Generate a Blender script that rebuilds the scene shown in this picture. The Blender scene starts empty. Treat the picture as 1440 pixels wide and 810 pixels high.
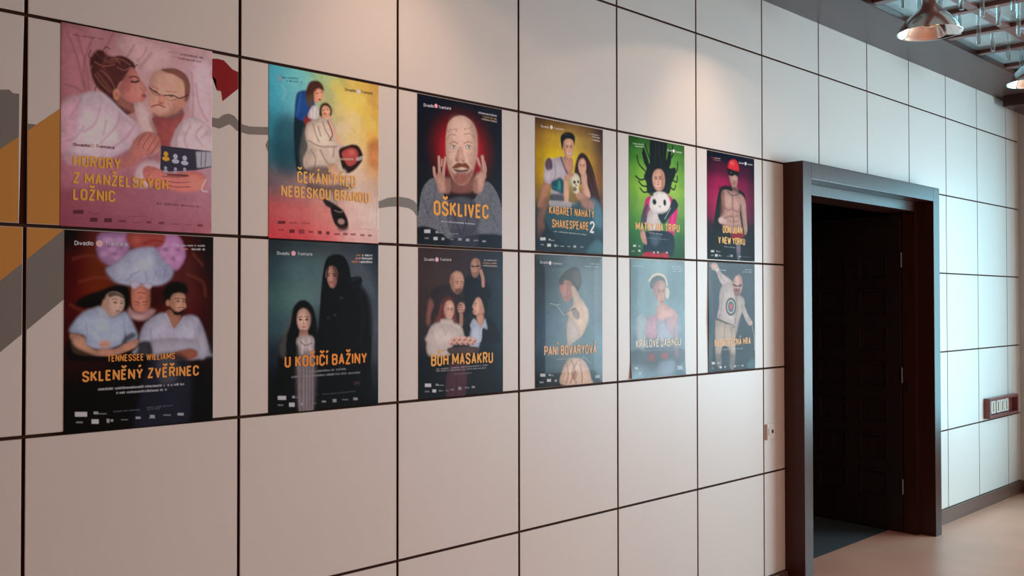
import bpy, bmesh, math, random
import numpy as np
from mathutils import Vector, Matrix

SC = bpy.context.scene
COL = SC.collection

# ------------------------------------------------------------------ camera
cam_d = bpy.data.cameras.new('camera')
cam = bpy.data.objects.new('camera', cam_d)
COL.objects.link(cam)
YAW, PITCH, ROLL = 0.7833, 0.015316, -0.001272
cam_d.sensor_width = 36.0
cam_d.lens = 1363.244 / 1440.0 * 36.0
cam_d.clip_start = 0.05
_f = Vector((math.sin(YAW) * math.cos(PITCH), math.cos(YAW) * math.cos(PITCH), math.sin(PITCH)))
_r0 = Vector((math.cos(YAW), -math.sin(YAW), 0))
_u0 = _r0.cross(_f)
_r = math.cos(ROLL) * _r0 + math.sin(ROLL) * _u0
_u = -math.sin(ROLL) * _r0 + math.cos(ROLL) * _u0
cam.matrix_world = Matrix(((_r.x, _u.x, -_f.x, -0.9613), (_r.y, _u.y, -_f.y, -2.9215), (_r.z, _u.z, -_f.z, 1.678), (0, 0, 0, 1)))
SC.camera = cam

# ------------------------------------------------------------------ light, world, exposure
SC.view_settings.view_transform = 'Standard'
SC.view_settings.look = 'None'
SC.view_settings.gamma = 1.0
SC.view_settings.use_curve_mapping = False
SC.view_settings.exposure = 0.0
SC.cycles.use_denoising = True
SC.cycles.max_bounces = 8
SC.cycles.caustics_reflective = False
SC.cycles.caustics_refractive = False
SC.cycles.sample_clamp_indirect = 6.0

world = bpy.data.worlds.new('overcast_sky')
SC.world = world
world.use_nodes = True
world.node_tree.nodes['Background'].inputs['Color'].default_value = (0.80, 0.93, 1.0, 1)
world.node_tree.nodes['Background'].inputs['Strength'].default_value = 1.0

SKY_RGB = (0.66, 0.90, 1.0)


def area_light(name, loc, target, sx, sy, watts, rgb):
    d = bpy.data.lights.new(name, 'AREA')
    d.shape = 'RECTANGLE'
    d.size, d.size_y = sx, sy
    d.energy = watts
    d.color = rgb
    o = bpy.data.objects.new(name, d)
    COL.objects.link(o)
    o.location = loc
    o.rotation_euler = (Vector(target) - Vector(loc)).to_track_quat('-Z', 'Y').to_euler()
    return o


# daylight entering by the tall window in the end wall
WIN_Y0, WIN_Y1, WIN_Z0, WIN_Z1 = -5.8, -0.65, 0.45, 2.85
for _y0, _y1, _w, _c in ((WIN_Y0, -2.3, 440, SKY_RGB), (-2.1, WIN_Y1, 78, (0.26, 0.80, 1.0))):
    area_light('window_daylight', (8.62, (_y0 + _y1) / 2, (WIN_Z0 + WIN_Z1) / 2), (0, (_y0 + _y1) / 2, (WIN_Z0 + WIN_Z1) / 2),
               _y1 - _y0, WIN_Z1 - WIN_Z0, _w, _c)
# warm fill lights added out of view, shining down to warm the wall
for _x, _y, _w in ((-1.6, -3.4, 12), (2.2, -3.2, 51)):
    area_light('warm_fill_light', (_x, _y, 3.36), (_x, _y, 0), 0.9, 0.9, _w, (1.0, 0.52, 0.33))


# ------------------------------------------------------------------ helpers
def mat(name, rgb, rough=0.5, metal=0.0, spec=0.5, noise=None, bump=None, attr=None, coat=0.0):
    """noise = (scale, amount, stretch xyz): gentle procedural colour variation; bump = (scale, strength)"""
    m = bpy.data.materials.new(name)
    m.use_nodes = True
    nt = m.node_tree
    b = nt.nodes['Principled BSDF']
    b.inputs['Base Color'].default_value = (*rgb, 1)
    b.inputs['Roughness'].default_value = rough
    b.inputs['Metallic'].default_value = metal
    b.inputs['Specular IOR Level'].default_value = spec
    b.inputs['Coat Weight'].default_value = coat
    tc = nt.nodes.new('ShaderNodeTexCoord')
    if noise:
        sc, amt, st = noise
        mp = nt.nodes.new('ShaderNodeMapping')
        mp.inputs['Scale'].default_value = st
        nt.links.new(tc.outputs['Object'], mp.inputs['Vector'])
        n = nt.nodes.new('ShaderNodeTexNoise')
        n.inputs['Scale'].default_value = sc
        n.inputs['Detail'].default_value = 5
        nt.links.new(mp.outputs['Vector'], n.inputs['Vector'])
        cr = nt.nodes.new('ShaderNodeValToRGB')
        cr.color_ramp.elements[0].position = 0.3
        cr.color_ramp.elements[1].position = 0.7
        cr.color_ramp.elements[0].color = (*[max(0, c * (1 - amt)) for c in rgb], 1)
        cr.color_ramp.elements[1].color = (*[min(1, c * (1 + amt)) for c in rgb], 1)
        nt.links.new(n.outputs['Fac'], cr.inputs['Fac'])
        nt.links.new(cr.outputs['Color'], b.inputs['Base Color'])
    if attr:
        a = nt.nodes.new('ShaderNodeAttribute')
        a.attribute_name = attr
        nt.links.new(a.outputs['Color'], b.inputs['Base Color'])
    if bump:
        sc, st = bump
        n = nt.nodes.new('ShaderNodeTexNoise')
        n.inputs['Scale'].default_value = sc
        n.inputs['Detail'].default_value = 4
        nt.links.new(tc.outputs['Object'], n.inputs['Vector'])
        bp = nt.nodes.new('ShaderNodeBump')
        bp.inputs['Strength'].default_value = st
        bp.inputs['Distance'].default_value = 0.01
        nt.links.new(n.outputs['Fac'], bp.inputs['Height'])
        nt.links.new(bp.outputs['Normal'], b.inputs['Normal'])
    return m


def lin(rgb):
    """sRGB 0..255 to linear"""
    out = []
    for v in rgb:
        c = v / 255
        out.append(c / 12.92 if c <= 0.04045 else ((c + 0.055) / 1.055) ** 2.4)
    return tuple(out)


def obj(name, bm, mats, parent=None, smooth=False):
    me = bpy.data.meshes.new(name)
    bmesh.ops.recalc_face_normals(bm, faces=bm.faces[:])
    bm.to_mesh(me)
    bm.free()
    if not isinstance(mats, (list, tuple)):
        mats = [mats]
    for m in mats:
        me.materials.append(m)
    if smooth:
        for p in me.polygons:
            p.use_smooth = True
    o = bpy.data.objects.new(name, me)
    COL.objects.link(o)
    if parent:
        o.parent = parent
    return o


def empty(name, loc=(0, 0, 0)):
    o = bpy.data.objects.new(name, None)
    o.empty_display_size = 0.1
    COL.objects.link(o)
    o.location = loc
    return o


def tag(o, label=None, cat=None, group=None, kind=None):
    if label: o['label'] = label
    if cat: o['category'] = cat
    if group: o['group'] = group
    if kind: o['kind'] = kind
    return o


def box(bm, x0, x1, y0, y1, z0, z1, bevel=0.0, mi=0):
    r = bmesh.ops.create_cube(bm, size=1.0)
    vs = r['verts']
    for v in vs:
        v.co = Vector(((x0 + x1) / 2 + v.co.x * (x1 - x0), (y0 + y1) / 2 + v.co.y * (y1 - y0), (z0 + z1) / 2 + v.co.z * (z1 - z0)))
    fs = list({f for v in vs for f in v.link_faces})
    for f in fs: f.material_index = mi
    if bevel > 0:
        es = list({e for v in vs for e in v.link_edges})
        rb = bmesh.ops.bevel(bm, geom=es, offset=bevel, segments=2, affect='EDGES', profile=0.7)
        for f in rb['faces']: f.material_index = mi
    return vs


def lathe(bm, prof, seg=48, center=(0, 0, 0), closed_top=False):
    rings = []
    for r, z in prof:
        if r < 1e-6:
            rings.append([bm.verts.new((center[0], center[1], center[2] + z))])
        else:
            rings.append([bm.verts.new((center[0] + r * math.cos(2 * math.pi * i / seg), center[1] + r * math.sin(2 * math.pi * i / seg), center[2] + z)) for i in range(seg)])
    for a, b in zip(rings, rings[1:]):
        if len(a) == 1 and len(b) == 1: continue
        for i in range(seg):
            j = (i + 1) % seg
            if len(a) == 1: bm.faces.new((a[0], b[i], b[j]))
            elif len(b) == 1: bm.faces.new((a[i], a[j], b[0]))
            else: bm.faces.new((a[i], a[j], b[j], b[i]))


# ------------------------------------------------------------------ materials
M = {}
M['laminate'] = mat('cream_laminate', (0.75, 0.71, 0.67), 0.42, noise=(1.3, 0.015, (1, 1, 1)))
M['groove'] = mat('dark_groove', (0.075, 0.026, 0.016), 0.7, spec=0.1)
M['plaster'] = mat('grey_plaster', (0.52, 0.50, 0.47), 0.7, noise=(3, 0.03, (1, 1, 1)))
M['paint_yellow'] = mat('mural_yellow', (0.60, 0.26, 0.035), 0.45)
M['paint_grey'] = mat('mural_grey', (0.20, 0.185, 0.165), 0.45)
M['paint_red'] = mat('mural_red', (0.30, 0.008, 0.014), 0.5, spec=0.15)
M['wood'] = mat('dark_stained_wood', (0.045, 0.013, 0.009), 0.32, spec=0.28, noise=(3.0, 0.18, (14, 14, 0.7)))
M['leaf'] = mat('dark_door_wood', (0.030, 0.019, 0.016), 0.36, noise=(3.0, 0.15, (12, 12, 0.8)))
M['soffit'] = mat('brown_soffit_board', (0.068, 0.033, 0.027), 0.32, spec=0.15, noise=(1.5, 0.12, (0.6, 6, 1)))
M['bar'] = mat('reddish_wood_bar', (0.16, 0.055, 0.045), 0.35, noise=(3, 0.2, (1, 1, 1)))
M['mirror'] = mat('bluish_mirror_panel', (0.36, 0.45, 0.47), 0.12, metal=0.35)
M['chrome'] = mat('chrome', (0.86, 0.84, 0.82), 0.12, metal=1.0)
M['copper'] = mat('copper_lining', (0.75, 0.30, 0.14), 0.22, metal=1.0)
M['steel'] = mat('brushed_steel', (0.22, 0.20, 0.19), 0.28, metal=1.0)
M['floor'] = mat('beige_floor_covering', (0.72, 0.36, 0.25), 0.34, noise=(2.2, 0.10, (1, 1, 1)))
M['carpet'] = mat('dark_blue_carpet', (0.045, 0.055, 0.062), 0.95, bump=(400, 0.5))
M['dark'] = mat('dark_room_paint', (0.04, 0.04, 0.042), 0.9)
M['base'] = mat('brown_baseboard', (0.15, 0.085, 0.068), 0.35, noise=(3, 0.1, (0.5, 4, 8)))
M['switch'] = mat('white_switch_plastic', (0.78, 0.77, 0.72), 0.3)
M['beige_plastic'] = mat('beige_plate_plastic', (0.62, 0.52, 0.43), 0.4)
M['hole'] = mat('black_socket_hole', (0.008, 0.006, 0.005), 0.8)
M['red_frame'] = mat('red_brown_frame', (0.20, 0.05, 0.045), 0.3)
M['winframe'] = mat('grey_window_frame', (0.25, 0.25, 0.25), 0.4)
M['bulb'] = mat('lamp_glass', (0.9, 0.85, 0.75), 0.2)
m = mat('clear_glass_rod', (0.85, 0.95, 0.95), 0.05)
m.node_tree.nodes['Principled BSDF'].inputs['Transmission Weight'].default_value = 0.75
M['glass'] = m
m = bpy.data.materials.new('window_glass')
m.use_nodes = True
nt = m.node_tree
nt.nodes.clear()
_o = nt.nodes.new('ShaderNodeOutputMaterial'); _mx = nt.nodes.new('ShaderNodeMixShader')
_t = nt.nodes.new('ShaderNodeBsdfTransparent'); _g = nt.nodes.new('ShaderNodeBsdfGlossy')
_g.inputs['Roughness'].default_value = 0.02
_mx.inputs[0].default_value = 0.06
nt.links.new(_t.outputs[0], _mx.inputs[1]); nt.links.new(_g.outputs[0], _mx.inputs[2]); nt.links.new(_mx.outputs[0], _o.inputs[0])
M['pane'] = m

# ------------------------------------------------------------------ the setting
XC = 8.305          # end wall
ZT = 3.42           # soffit underside
COLX = [-4.655, -3.99, -3.325, -2.66, -1.995, -1.33, -0.667, -0.002, 0.669, 1.334, 1.99, 2.658, 3.318, 3.978, 4.651, 5.322, 5.991, 6.667, 7.315, 7.996, 8.315]
ROWZ = [0.105, 0.70, 1.30, 1.90, 2.50, 3.10, 3.43]
G = 0.005
DX0, DX1, DZ1 = 4.21, 6.205, 2.505     # outer edges of the portal


def prism(bm, pts, y0, y1, ch=0.0015, mi=0):
    """front polygon (x,z list) at y0 chamfered by ch, running back to y1"""
    cx = sum(p[0] for p in pts) / len(pts); cz = sum(p[1] for p in pts) / len(pts)
    def ins(p): return (p[0] - math.copysign(ch, p[0] - cx), p[1] - math.copysign(ch, p[1] - cz))
    f = [bm.verts.new((ins(p)[0], y0, ins(p)[1])) for p in pts]
    g = [bm.verts.new((p[0], y0 + ch, p[1])) for p in pts]
    h = [bm.verts.new((p[0], y1, p[1])) for p in pts]
    n = len(pts)
    fs = [bm.faces.new(f)]
    for i in range(n):
        j = (i + 1) % n
        fs.append(bm.faces.new((f[i], f[j], g[j], g[i])))
        fs.append(bm.faces.new((g[i], g[j], h[j], h[i])))
    for n_, q in enumerate(fs): q.material_index = 1 if n_ and n_ % 2 == 0 else mi


panels = []
bm = bmesh.new()
for i in range(len(COLX) - 1):
    for j in range(len(ROWZ) - 1):
        x0, x1, z0, z1 = COLX[i] + G, COLX[i + 1] - G, ROWZ[j] + G, ROWZ[j + 1] - G
        pieces = []
        if j < 4 and x1 > DX0 and x0 < DX1:
            if x0 < DX0: pieces.append([(x0, z0), (DX0 + 0.03, z0), (DX0 + 0.03, z1), (x0, z1)])
            if x1 > DX1: pieces.append([(DX1 - 0.03, z0), (x1, z0), (x1, z1), (DX1 - 0.03, z1)])
        else:
            br = 0.011 if (i == 6 and j == 3) else 0.0      # one panel whose lower corner is cut short
            pieces.append([(x0, z0), (x1 - br, z0), (x1, z1), (x0, z1)])
        for p in pieces:
            prism(bm, p, 0.0, 0.012)
            panels.append(p)
# backing board seen in the grooves, around the doorway
box(bm, -4.7, DX0 + 0.06, 0.0115, 0.20, 0.0, 3.62, mi=1)
box(bm, DX1 - 0.06, XC + 0.3, 0.0115, 0.20, 0.0, 3.62, mi=1)
box(bm, DX0 + 0.06, DX1 - 0.06, 0.0115, 0.20, DZ1 - 0.06, 3.62, mi=1)
wall_back = tag(obj('wall_back', bm, [M['laminate'], M['groove']]), kind='structure')


def clip_rect(poly, x0, x1, z0, z1):
    def cut(ps, ins, inter):
        out = []
        for a, b in zip(ps, ps[1:] + ps[:1]):
            if ins(a):
                out.append(a)
                if not ins(b): out.append(inter(a, b))
            elif ins(b): out.append(inter(a, b))
        return out
    def ix(v): return lambda a, b: (v, a[1] + (b[1] - a[1]) * (v - a[0]) / (b[0] - a[0]))
    def iz(v): return lambda a, b: (a[0] + (b[0] - a[0]) * (v - a[1]) / (b[1] - a[1]), v)
    for ins, it in ((lambda p: p[0] >= x0, ix(x0)), (lambda p: p[0] <= x1, ix(x1)), (lambda p: p[1] >= z0, iz(z0)), (lambda p: p[1] <= z1, iz(z1))):
        if not poly: return poly
        poly = cut(poly, ins, it)
    return poly


MURAL = [
    ('g', [(-0.0696, 2.2754), (-0.0456, 2.2792), (-0.0363, 2.2706), (-0.0175, 2.2714), (-0.0115, 2.2197), (-0.0075, 2.1899), (0.025, 2.1901), (0.025, 2.1799), (-0.0685, 2.0884), (-0.1047, 2.0747), (-0.1405, 2.0808), (-0.1417, 2.2643)]),
    ('y', [(-0.1751, 2.0191), (-0.0686, 2.1083), (0.0953, 2.2469), (0.1133, 2.262), (0.1153, 1.8996), (0.0737, 1.8653), (-0.0663, 1.741), (-0.1726, 1.6527)]),
    ('g', [(-0.1726, 1.6508), (-0.0663, 1.7404), (0.0737, 1.8649), (0.1253, 1.9127), (0.1265, 1.7085), (0.1045, 1.6887), (-0.065, 1.5419), (-0.1712, 1.4506)]),
    ('r', [(0.5483, 2.473), (0.568, 2.4753), (0.5883, 2.4785), (0.6104, 2.4775), (0.624, 2.4664), (0.642, 2.4523), (0.6644, 2.4471), (0.6759, 2.4456), (0.676, 2.4028), (0.663, 2.392), (0.6065, 2.3417), (0.6013, 2.3739), (0.5862, 2.3746), (0.5823, 2.4102), (0.5684, 2.4184), (0.5485, 2.4198)]),
    ('g', [(0.549, 2.2856), (0.5689, 2.2836), (0.5915, 2.282), (0.6108, 2.2979), (0.6297, 2.3041), (0.6488, 2.2991), (0.6634, 2.2838), (0.6791, 2.2746), (0.7066, 2.271), (0.7744, 2.278), (0.8113, 2.2844), (0.8114, 2.255), (0.7745, 2.251), (0.7003, 2.2439), (0.6763, 2.2481), (0.6598, 2.2508), (0.6427, 2.2638), (0.6324, 2.2698), (0.6196, 2.2632), (0.5952, 2.2498), (0.569, 2.2544), (0.5491, 2.2532)]),
    ('g', [(0.7976, 2.2436), (0.7757, 2.2337), (0.7662, 2.2156), (0.7758, 2.1948), (0.7977, 2.1948)]),
    ('g', [(1.2189, 2.0547), (1.2469, 2.0594), (1.2853, 2.0743), (1.3362, 2.0836), (1.3881, 2.0807), (1.4127, 2.0729), (1.4339, 2.0565), (1.4553, 2.0497), (1.4553, 2.0108), (1.4289, 2.0147), (1.4091, 2.0355), (1.3881, 2.0434), (1.3362, 2.0469), (1.2853, 2.0407), (1.247, 2.0335), (1.219, 2.0308)])]
mur_mats = {'g': 0, 'y': 1, 'r': 2}
bm = bmesh.new()
for n, (k, pts) in enumerate(MURAL):
    for p in panels:
        xs = [q[0] for q in p]; zs = [q[1] for q in p]
        c = clip_rect([tuple(q) for q in pts], min(xs) + 0.0015, min(max(xs), p[1][0] if p[1][0] > p[0][0] else 9) - 0.0015, min(zs) + 0.0015, max(zs) - 0.0015)
        cc = []
        for q in c:
            if not cc or (abs(q[0] - cc[-1][0]) + abs(q[1] - cc[-1][1])) > 1e-5: cc.append(q)
        if len(cc) > 2:
            f = bm.faces.new([bm.verts.new((q[0], -0.0004 - 0.0001 * n, q[1])) for q in cc])
            f.material_index = mur_mats[k]
bmesh.ops.triangulate(bm, faces=bm.faces[:])
tag(obj('mural', bm, [M['paint_grey'], M['paint_yellow'], M['paint_red']], wall_back), label='grey, yellow and red painted mural shapes')

# floor of the room and of the dark room behind the doorway
bm = bmesh.new()
box(bm, -4.7, XC + 0.3, -7.2, 0.0, -0.1, 0.0)
box(bm, DX0 + 0.06, DX1 - 0.06, 0.0, 0.205, -0.1, 0.0)
tag(obj('floor', bm, M['floor']), kind='structure')
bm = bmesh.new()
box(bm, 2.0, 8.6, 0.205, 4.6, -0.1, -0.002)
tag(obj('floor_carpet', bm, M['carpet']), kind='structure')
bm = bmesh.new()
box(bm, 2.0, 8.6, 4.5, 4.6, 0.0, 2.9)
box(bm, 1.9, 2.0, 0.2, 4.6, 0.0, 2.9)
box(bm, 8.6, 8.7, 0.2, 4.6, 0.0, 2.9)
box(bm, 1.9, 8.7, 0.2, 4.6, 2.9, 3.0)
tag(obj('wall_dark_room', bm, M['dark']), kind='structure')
# end wall with its tall window, and the walls behind the camera
bm = bmesh.new()
box(bm, XC, XC + 0.18, WIN_Y1, 0.0115, 0.0, 3.62)
box(bm, XC, XC + 0.18, -7.2, WIN_Y0, 0.0, 3.62)
box(bm, XC, XC + 0.18, WIN_Y0, WIN_Y1, 0.0, WIN_Z0)
box(bm, XC, XC + 0.18, WIN_Y0, WIN_Y1, WIN_Z1, 3.62)
tag(obj('wall_right', bm, M['plaster']), kind='structure')
bm = bmesh.new()
box(bm, -4.8, XC + 0.3, -7.3, -7.2, 0.0, 3.62)
tag(obj('wall_front', bm, M['plaster']), kind='structure')
bm = bmesh.new()
box(bm, -4.8, -4.7, -7.2, 0.2, 0.0, 3.62)
tag(obj('wall_left', bm, M['plaster']), kind='structure')
win = tag(empty('window_1', (XC + 0.09, WIN_Y1, WIN_Z0)), kind='structure')
bm = bmesh.new()
N = 4
for k in range(N + 1):
    y = (WIN_Y1 - WIN_Y0) * -k / N
    box(bm, -0.03, 0.03, max(y - 0.035, WIN_Y0 - WIN_Y1), min(y + 0.035, 0), 0, WIN_Z1 - WIN_Z0, 0.004)
box(bm, -0.03, 0.03, WIN_Y0 - WIN_Y1, 0, 0, 0.07, 0.004)
box(bm, -0.03, 0.03, WIN_Y0 - WIN_Y1, 0, WIN_Z1 - WIN_Z0 - 0.07, WIN_Z1 - WIN_Z0, 0.004)
obj('window_frame', bm, M['winframe'], win)
for k in range(N):
    bm = bmesh.new()
    y1 = (WIN_Y1 - WIN_Y0) * -k / N - 0.035; y0 = (WIN_Y1 - WIN_Y0) * -(k + 1) / N + 0.035
    box(bm, -0.003, 0.003, y0, y1, 0.07, WIN_Z1 - WIN_Z0 - 0.07)
    obj('pane', bm, M['pane'], win)

# baseboards
bm = bmesh.new()
box(bm, DX1, XC, -0.018, 0.012, 0.0, 0.105, 0.003)
tag(obj('baseboard_right', bm, M['base']), kind='structure')
bm = bmesh.new()
box(bm, -4.7, DX0, -0.018, 0.012, 0.0, 0.105, 0.003)
tag(obj('baseboard_left', bm, M['base']), kind='structure')
bm = bmesh.new()
box(bm, XC - 0.018, XC, WIN_Y1, -0.018, 0.0, 0.105, 0.003)
tag(obj('baseboard_end', bm, M['base']), kind='structure')

# ------------------------------------------------------------------ ceiling: soffit, mirror panels between wooden bars
ZM, ZB = 3.462, 3.436
SY = -0.40
bm = bmesh.new()
box(bm, -4.7, XC + 0.3, -7.2, 0.0, ZM, ZM + 0.09)
tag(obj('ceiling', bm, M['mirror']), kind='structure')
bm = bmesh.new()
box(bm, -4.7, XC, SY, -0.0005, ZT, ZM, 0.004)
tag(obj('trim_1', bm, M['soffit']), kind='structure')
bm = bmesh.new()
box(bm, 7.0, XC - 0.001, -7.2, SY - 0.0005, ZT + 0.002, ZM, 0.004)
tag(obj('trim_2', bm, M['soffit']), kind='structure')
bm = bmesh.new()
box(bm, 7.75, XC - 0.002, -7.2, -0.06, 3.33, ZT, 0.004)
tag(obj('trim_3', bm, M['wood']), kind='structure')
bm = bmesh.new()
BW = 0.030
xs = [4.57 + 0.556 * k for k in range(-16, 5)]
ys = [-0.77 - 0.44 * k for k in range(0, 15)]
for x in xs:
    if x < 7.0: box(bm, x - BW, x + BW, -7.2, SY, ZB, ZM, 0.003)
for y in ys:
    box(bm, -4.7, 7.0, y - BW, y + BW, ZB + 0.002, ZM, 0.003)
tag(obj('trim_4', bm, M['bar']), kind='structure')

# ------------------------------------------------------------------ doorway: projecting portal, inner frame and the open leaf
door = tag(empty('door_1', (DX0, 0, 0)), kind='structure')


def dobj(name, parts, m, bevel=0.004, label=None, parent=door):
    bm = bmesh.new()
    for p in parts: box(bm, p[0] - DX0, p[1] - DX0, *p[2:], bevel)
    o = obj(name, bm, m, parent)
    if label: o['label'] = label
    return o


PY = -0.128
dobj('portal_jamb', [(DX0, DX0 + 0.10, PY, 0.20, 0, DZ1)], M['wood'])
dobj('portal_jamb', [(DX1 - 0.105, DX1, PY, 0.20, 0, DZ1)], M['wood'])
dobj('portal_header', [(DX0 + 0.10, DX1 - 0.105, PY, 0.20, DZ1 - 0.10, DZ1)], M['wood'])
dobj('frame_jamb', [(DX0 + 0.10, DX0 + 0.145, -0.012, 0.205, 0, DZ1 - 0.10)], M['wood'], 0.003)
dobj('frame_jamb', [(DX1 - 0.15, DX1 - 0.105, -0.012, 0.085, 0, DZ1 - 0.10), (DX1 - 0.135, DX1 - 0.105, 0.085, 0.205, 0, DZ1 - 0.10)], M['wood'], 0.003)
dobj('frame_head', [(DX0 + 0.145, DX1 - 0.15, -0.012, 0.205, DZ1 - 0.168, DZ1 - 0.10)], M['wood'], 0.003)

# the leaf, modelled along local +x from its hinge, thickness on local -y .. 0
LW, LH, LT = 0.84, 2.315, 0.045
bm = bmesh.new()
colsx = [(0.105, 0.345), (0.445, 0.70)]
rows = [(0.225 + 0.268 * k, 0.225 + 0.268 * k + 0.205) for k in range(7)]
stx = [0.0] + [v for c in colsx for v in c] + [LW]
for a, b in ((0, 0.105), (0.345, 0.445), (0.70, LW)):
    box(bm, a, b, -LT, 0, 0, LH, 0.003)
zz = [0.0] + [v for r in rows for v in r] + [LH]
for a, b in zip(zz[0::2], zz[1::2]):
    for c in colsx: box(bm, c[0], c[1], -LT + 0.001, -0.001, a, b, 0.002)
for c in colsx:
    for r in rows:
        box(bm, c[0], c[1], -LT + 0.016, -0.016, r[0], r[1])
        # raised moulding ring around each sunken field, on both faces
        w = 0.018
        for y0, y1 in ((-LT - 0.005, -LT + 0.016), (-0.016, 0.005)):
            box(bm, c[0], c[1], y0, y1, r[0], r[0] + w, 0.004)
            box(bm, c[0], c[1], y0, y1, r[1] - w, r[1], 0.004)
            box(bm, c[0], c[0] + w, y0, y1, r[0], r[1], 0.004)
            box(bm, c[1] - w, c[1], y0, y1, r[0], r[1], 0.004)
leaf = obj('door_leaf', bm, M['leaf'], door)
leaf['label'] = 'dark panelled door leaf standing open'
leaf.location = (6.045 - DX0, 0.095, 0.008)
leaf.rotation_euler = (0, 0, math.radians(83))
for z in (0.33, 1.14, 1.98):
    bm = bmesh.new()
    lathe(bm, [(0, -0.055), (0.008, -0.055), (0.0095, -0.05), (0.0095, -0.002), (0.008, 0), (0.0095, 0.002), (0.0095, 0.05), (0.008, 0.055), (0, 0.055)], 16, (-0.012, 0.010, z))
    box(bm, -0.010, 0.0, 0.0, 0.012, z - 0.05, z + 0.05)
    obj('hinge', bm, M['steel'], leaf, smooth=False)
dobj('strike_plate', [(DX1 - 0.152, DX1 - 0.149, 0.04, 0.062, 1.02, 1.10)], M['steel'], 0.0008)

# ------------------------------------------------------------------ small fittings on the wall
t = tag(empty('wall_socket', (4.035, 0, 0.935)), 'small beige wall socket plate with dark hole beside the doorway', 'socket')
bm = bmesh.new()
box(bm, -0.042, 0.042, -0.011, 0.0, -0.045, 0.045, 0.003)
obj('plate', bm, M['beige_plastic'], t)
bm = bmesh.new()
box(bm, -0.040, -0.034, -0.016, -0.010, -0.043, 0.043, 0.0015)
obj('plate_rim', bm, M['switch'], t)
bm = bmesh.new()
box(bm, 0.012, 0.030, -0.0125, -0.010, -0.010, 0.010, 0.002)
obj('socket_hole', bm, M['hole'], t)
bm = bmesh.new()
box(bm, -0.022, -0.008, -0.0145, -0.010, -0.020, 0.020, 0.002)
obj('toggle', bm, M['beige_plastic'], t)

t = tag(empty('switch_panel', (7.42, 0, 0.72)), 'red-brown framed row of white switches on the wall near the corner', 'switch')
W, H = 0.685, 0.165
bm = bmesh.new()
f = 0.022
box(bm, 0, W, -0.050, 0.0, 0, f, 0.003); box(bm, 0, W, -0.050, 0.0, H - f, H, 0.003)
box(bm, 0, f, -0.050, 0.0, f, H - f, 0.003); box(bm, W - f, W, -0.050, 0.0, f, H - f, 0.003)
box(bm, f, W - f, -0.006, 0.0, f, H - f)
obj('frame', bm, M['red_frame'], t)
for k in range(5):
    bm = bmesh.new()
    x0 = 0.035 + 0.098 * k + (0.018 if k > 1 else 0)
    box(bm, x0, x0 + 0.088, -0.018, -0.006, 0.030, H - 0.030, 0.004)
    sw = obj('switch_plate', bm, M['switch'], t)
    bm = bmesh.new()
    vs = box(bm, x0 + 0.024, x0 + 0.064, -0.027, -0.017, 0.045, H - 0.045, 0.003)
    obj('rocker', bm, M['beige_plastic'], sw)


# ------------------------------------------------------------------ ceiling lamps: chrome bells on short necks
def make_lamp():
    root = empty('ceiling_lamp')
    bm = bmesh.new()
    R = 0.175
    outer = [(0.039, 0.205), (0.041, 0.180), (0.047, 0.158), (0.064, 0.132), (0.094, 0.106), (0.124, 0.078), (0.150, 0.046), (0.167, 0.018), (R, 0.0)]
    inner = [(r - 0.004, z - 0.003) for r, z in outer[::-1]]
    inner[0] = (R - 0.003, -0.002)
    lathe(bm, outer + [(R + 0.001, -0.003)] + inner, 64)
    obj('shade', bm, M['chrome'], root, True)
    bm = bmesh.new()
    lathe(bm, [(0, 0.130), (0.034, 0.130), (0.038, 0.135), (0.038, 0.243), (0.0, 0.243)], 40)
    obj('neck', bm, M['bronze'], root, True)
    bm = bmesh.new()
    lathe(bm, [(0.0, 0.030), (0.030, 0.032), (0.052, 0.040), (0.062, 0.058), (0.056, 0.082), (0.040, 0.105), (0.034, 0.132)], 40)
    obj('bulb', bm, M['copper'], root, True)
    return root


M['bronze'] = mat('bronze_neck', (0.30, 0.20, 0.15), 0.3, metal=1.0)
LZ, LY = 3.218, -0.70
lamps = []
proto = make_lamp()
for k, (lx, lab) in enumerate(((4.62, 'chrome bell ceiling lamp with copper inside, hanging whole in view above the doorway'),
                               (6.43, 'chrome bell ceiling lamp cut by the picture edge, near the far corner'),
                               (3.3, 'lit chrome bell ceiling lamp above the rightmost posters'),
                               (1.25, 'lit chrome bell ceiling lamp above the middle posters'))):
    if k == 0: root = proto
    else:
        root = proto.copy(); COL.objects.link(root)
        for ch in proto.children:
            c = ch.copy(); COL.objects.link(c); c.parent = root
    root.location = (lx, LY, LZ)
    tag(root, lab, 'lamp', 'bell lamps along the soffit')
    if k > 1:
        # wide spill cut off by the shade's rim, and the reflector's narrower beam on the wall
        for watts, cone, blend, aim in ((9.5, 146, 0.12, (0, 0, -1)), (15, 74, 1.0, (0.06, 0.70, -0.85))):
            d = bpy.data.lights.new('lamp_spot', 'SPOT')
            d.energy = watts
            d.color = (1.0, 0.63, 0.44)
            d.spot_size = math.radians(cone)
            d.spot_blend = blend
            d.shadow_soft_size = 0.02
            o = bpy.data.objects.new('lamp_spot', d)
            COL.objects.link(o)
            o.location = (lx, LY, LZ + 0.03 if cone > 100 else LZ - 0.02)
            o.rotation_euler = Vector(aim).to_track_quat('-Z', 'Y').to_euler()

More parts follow.
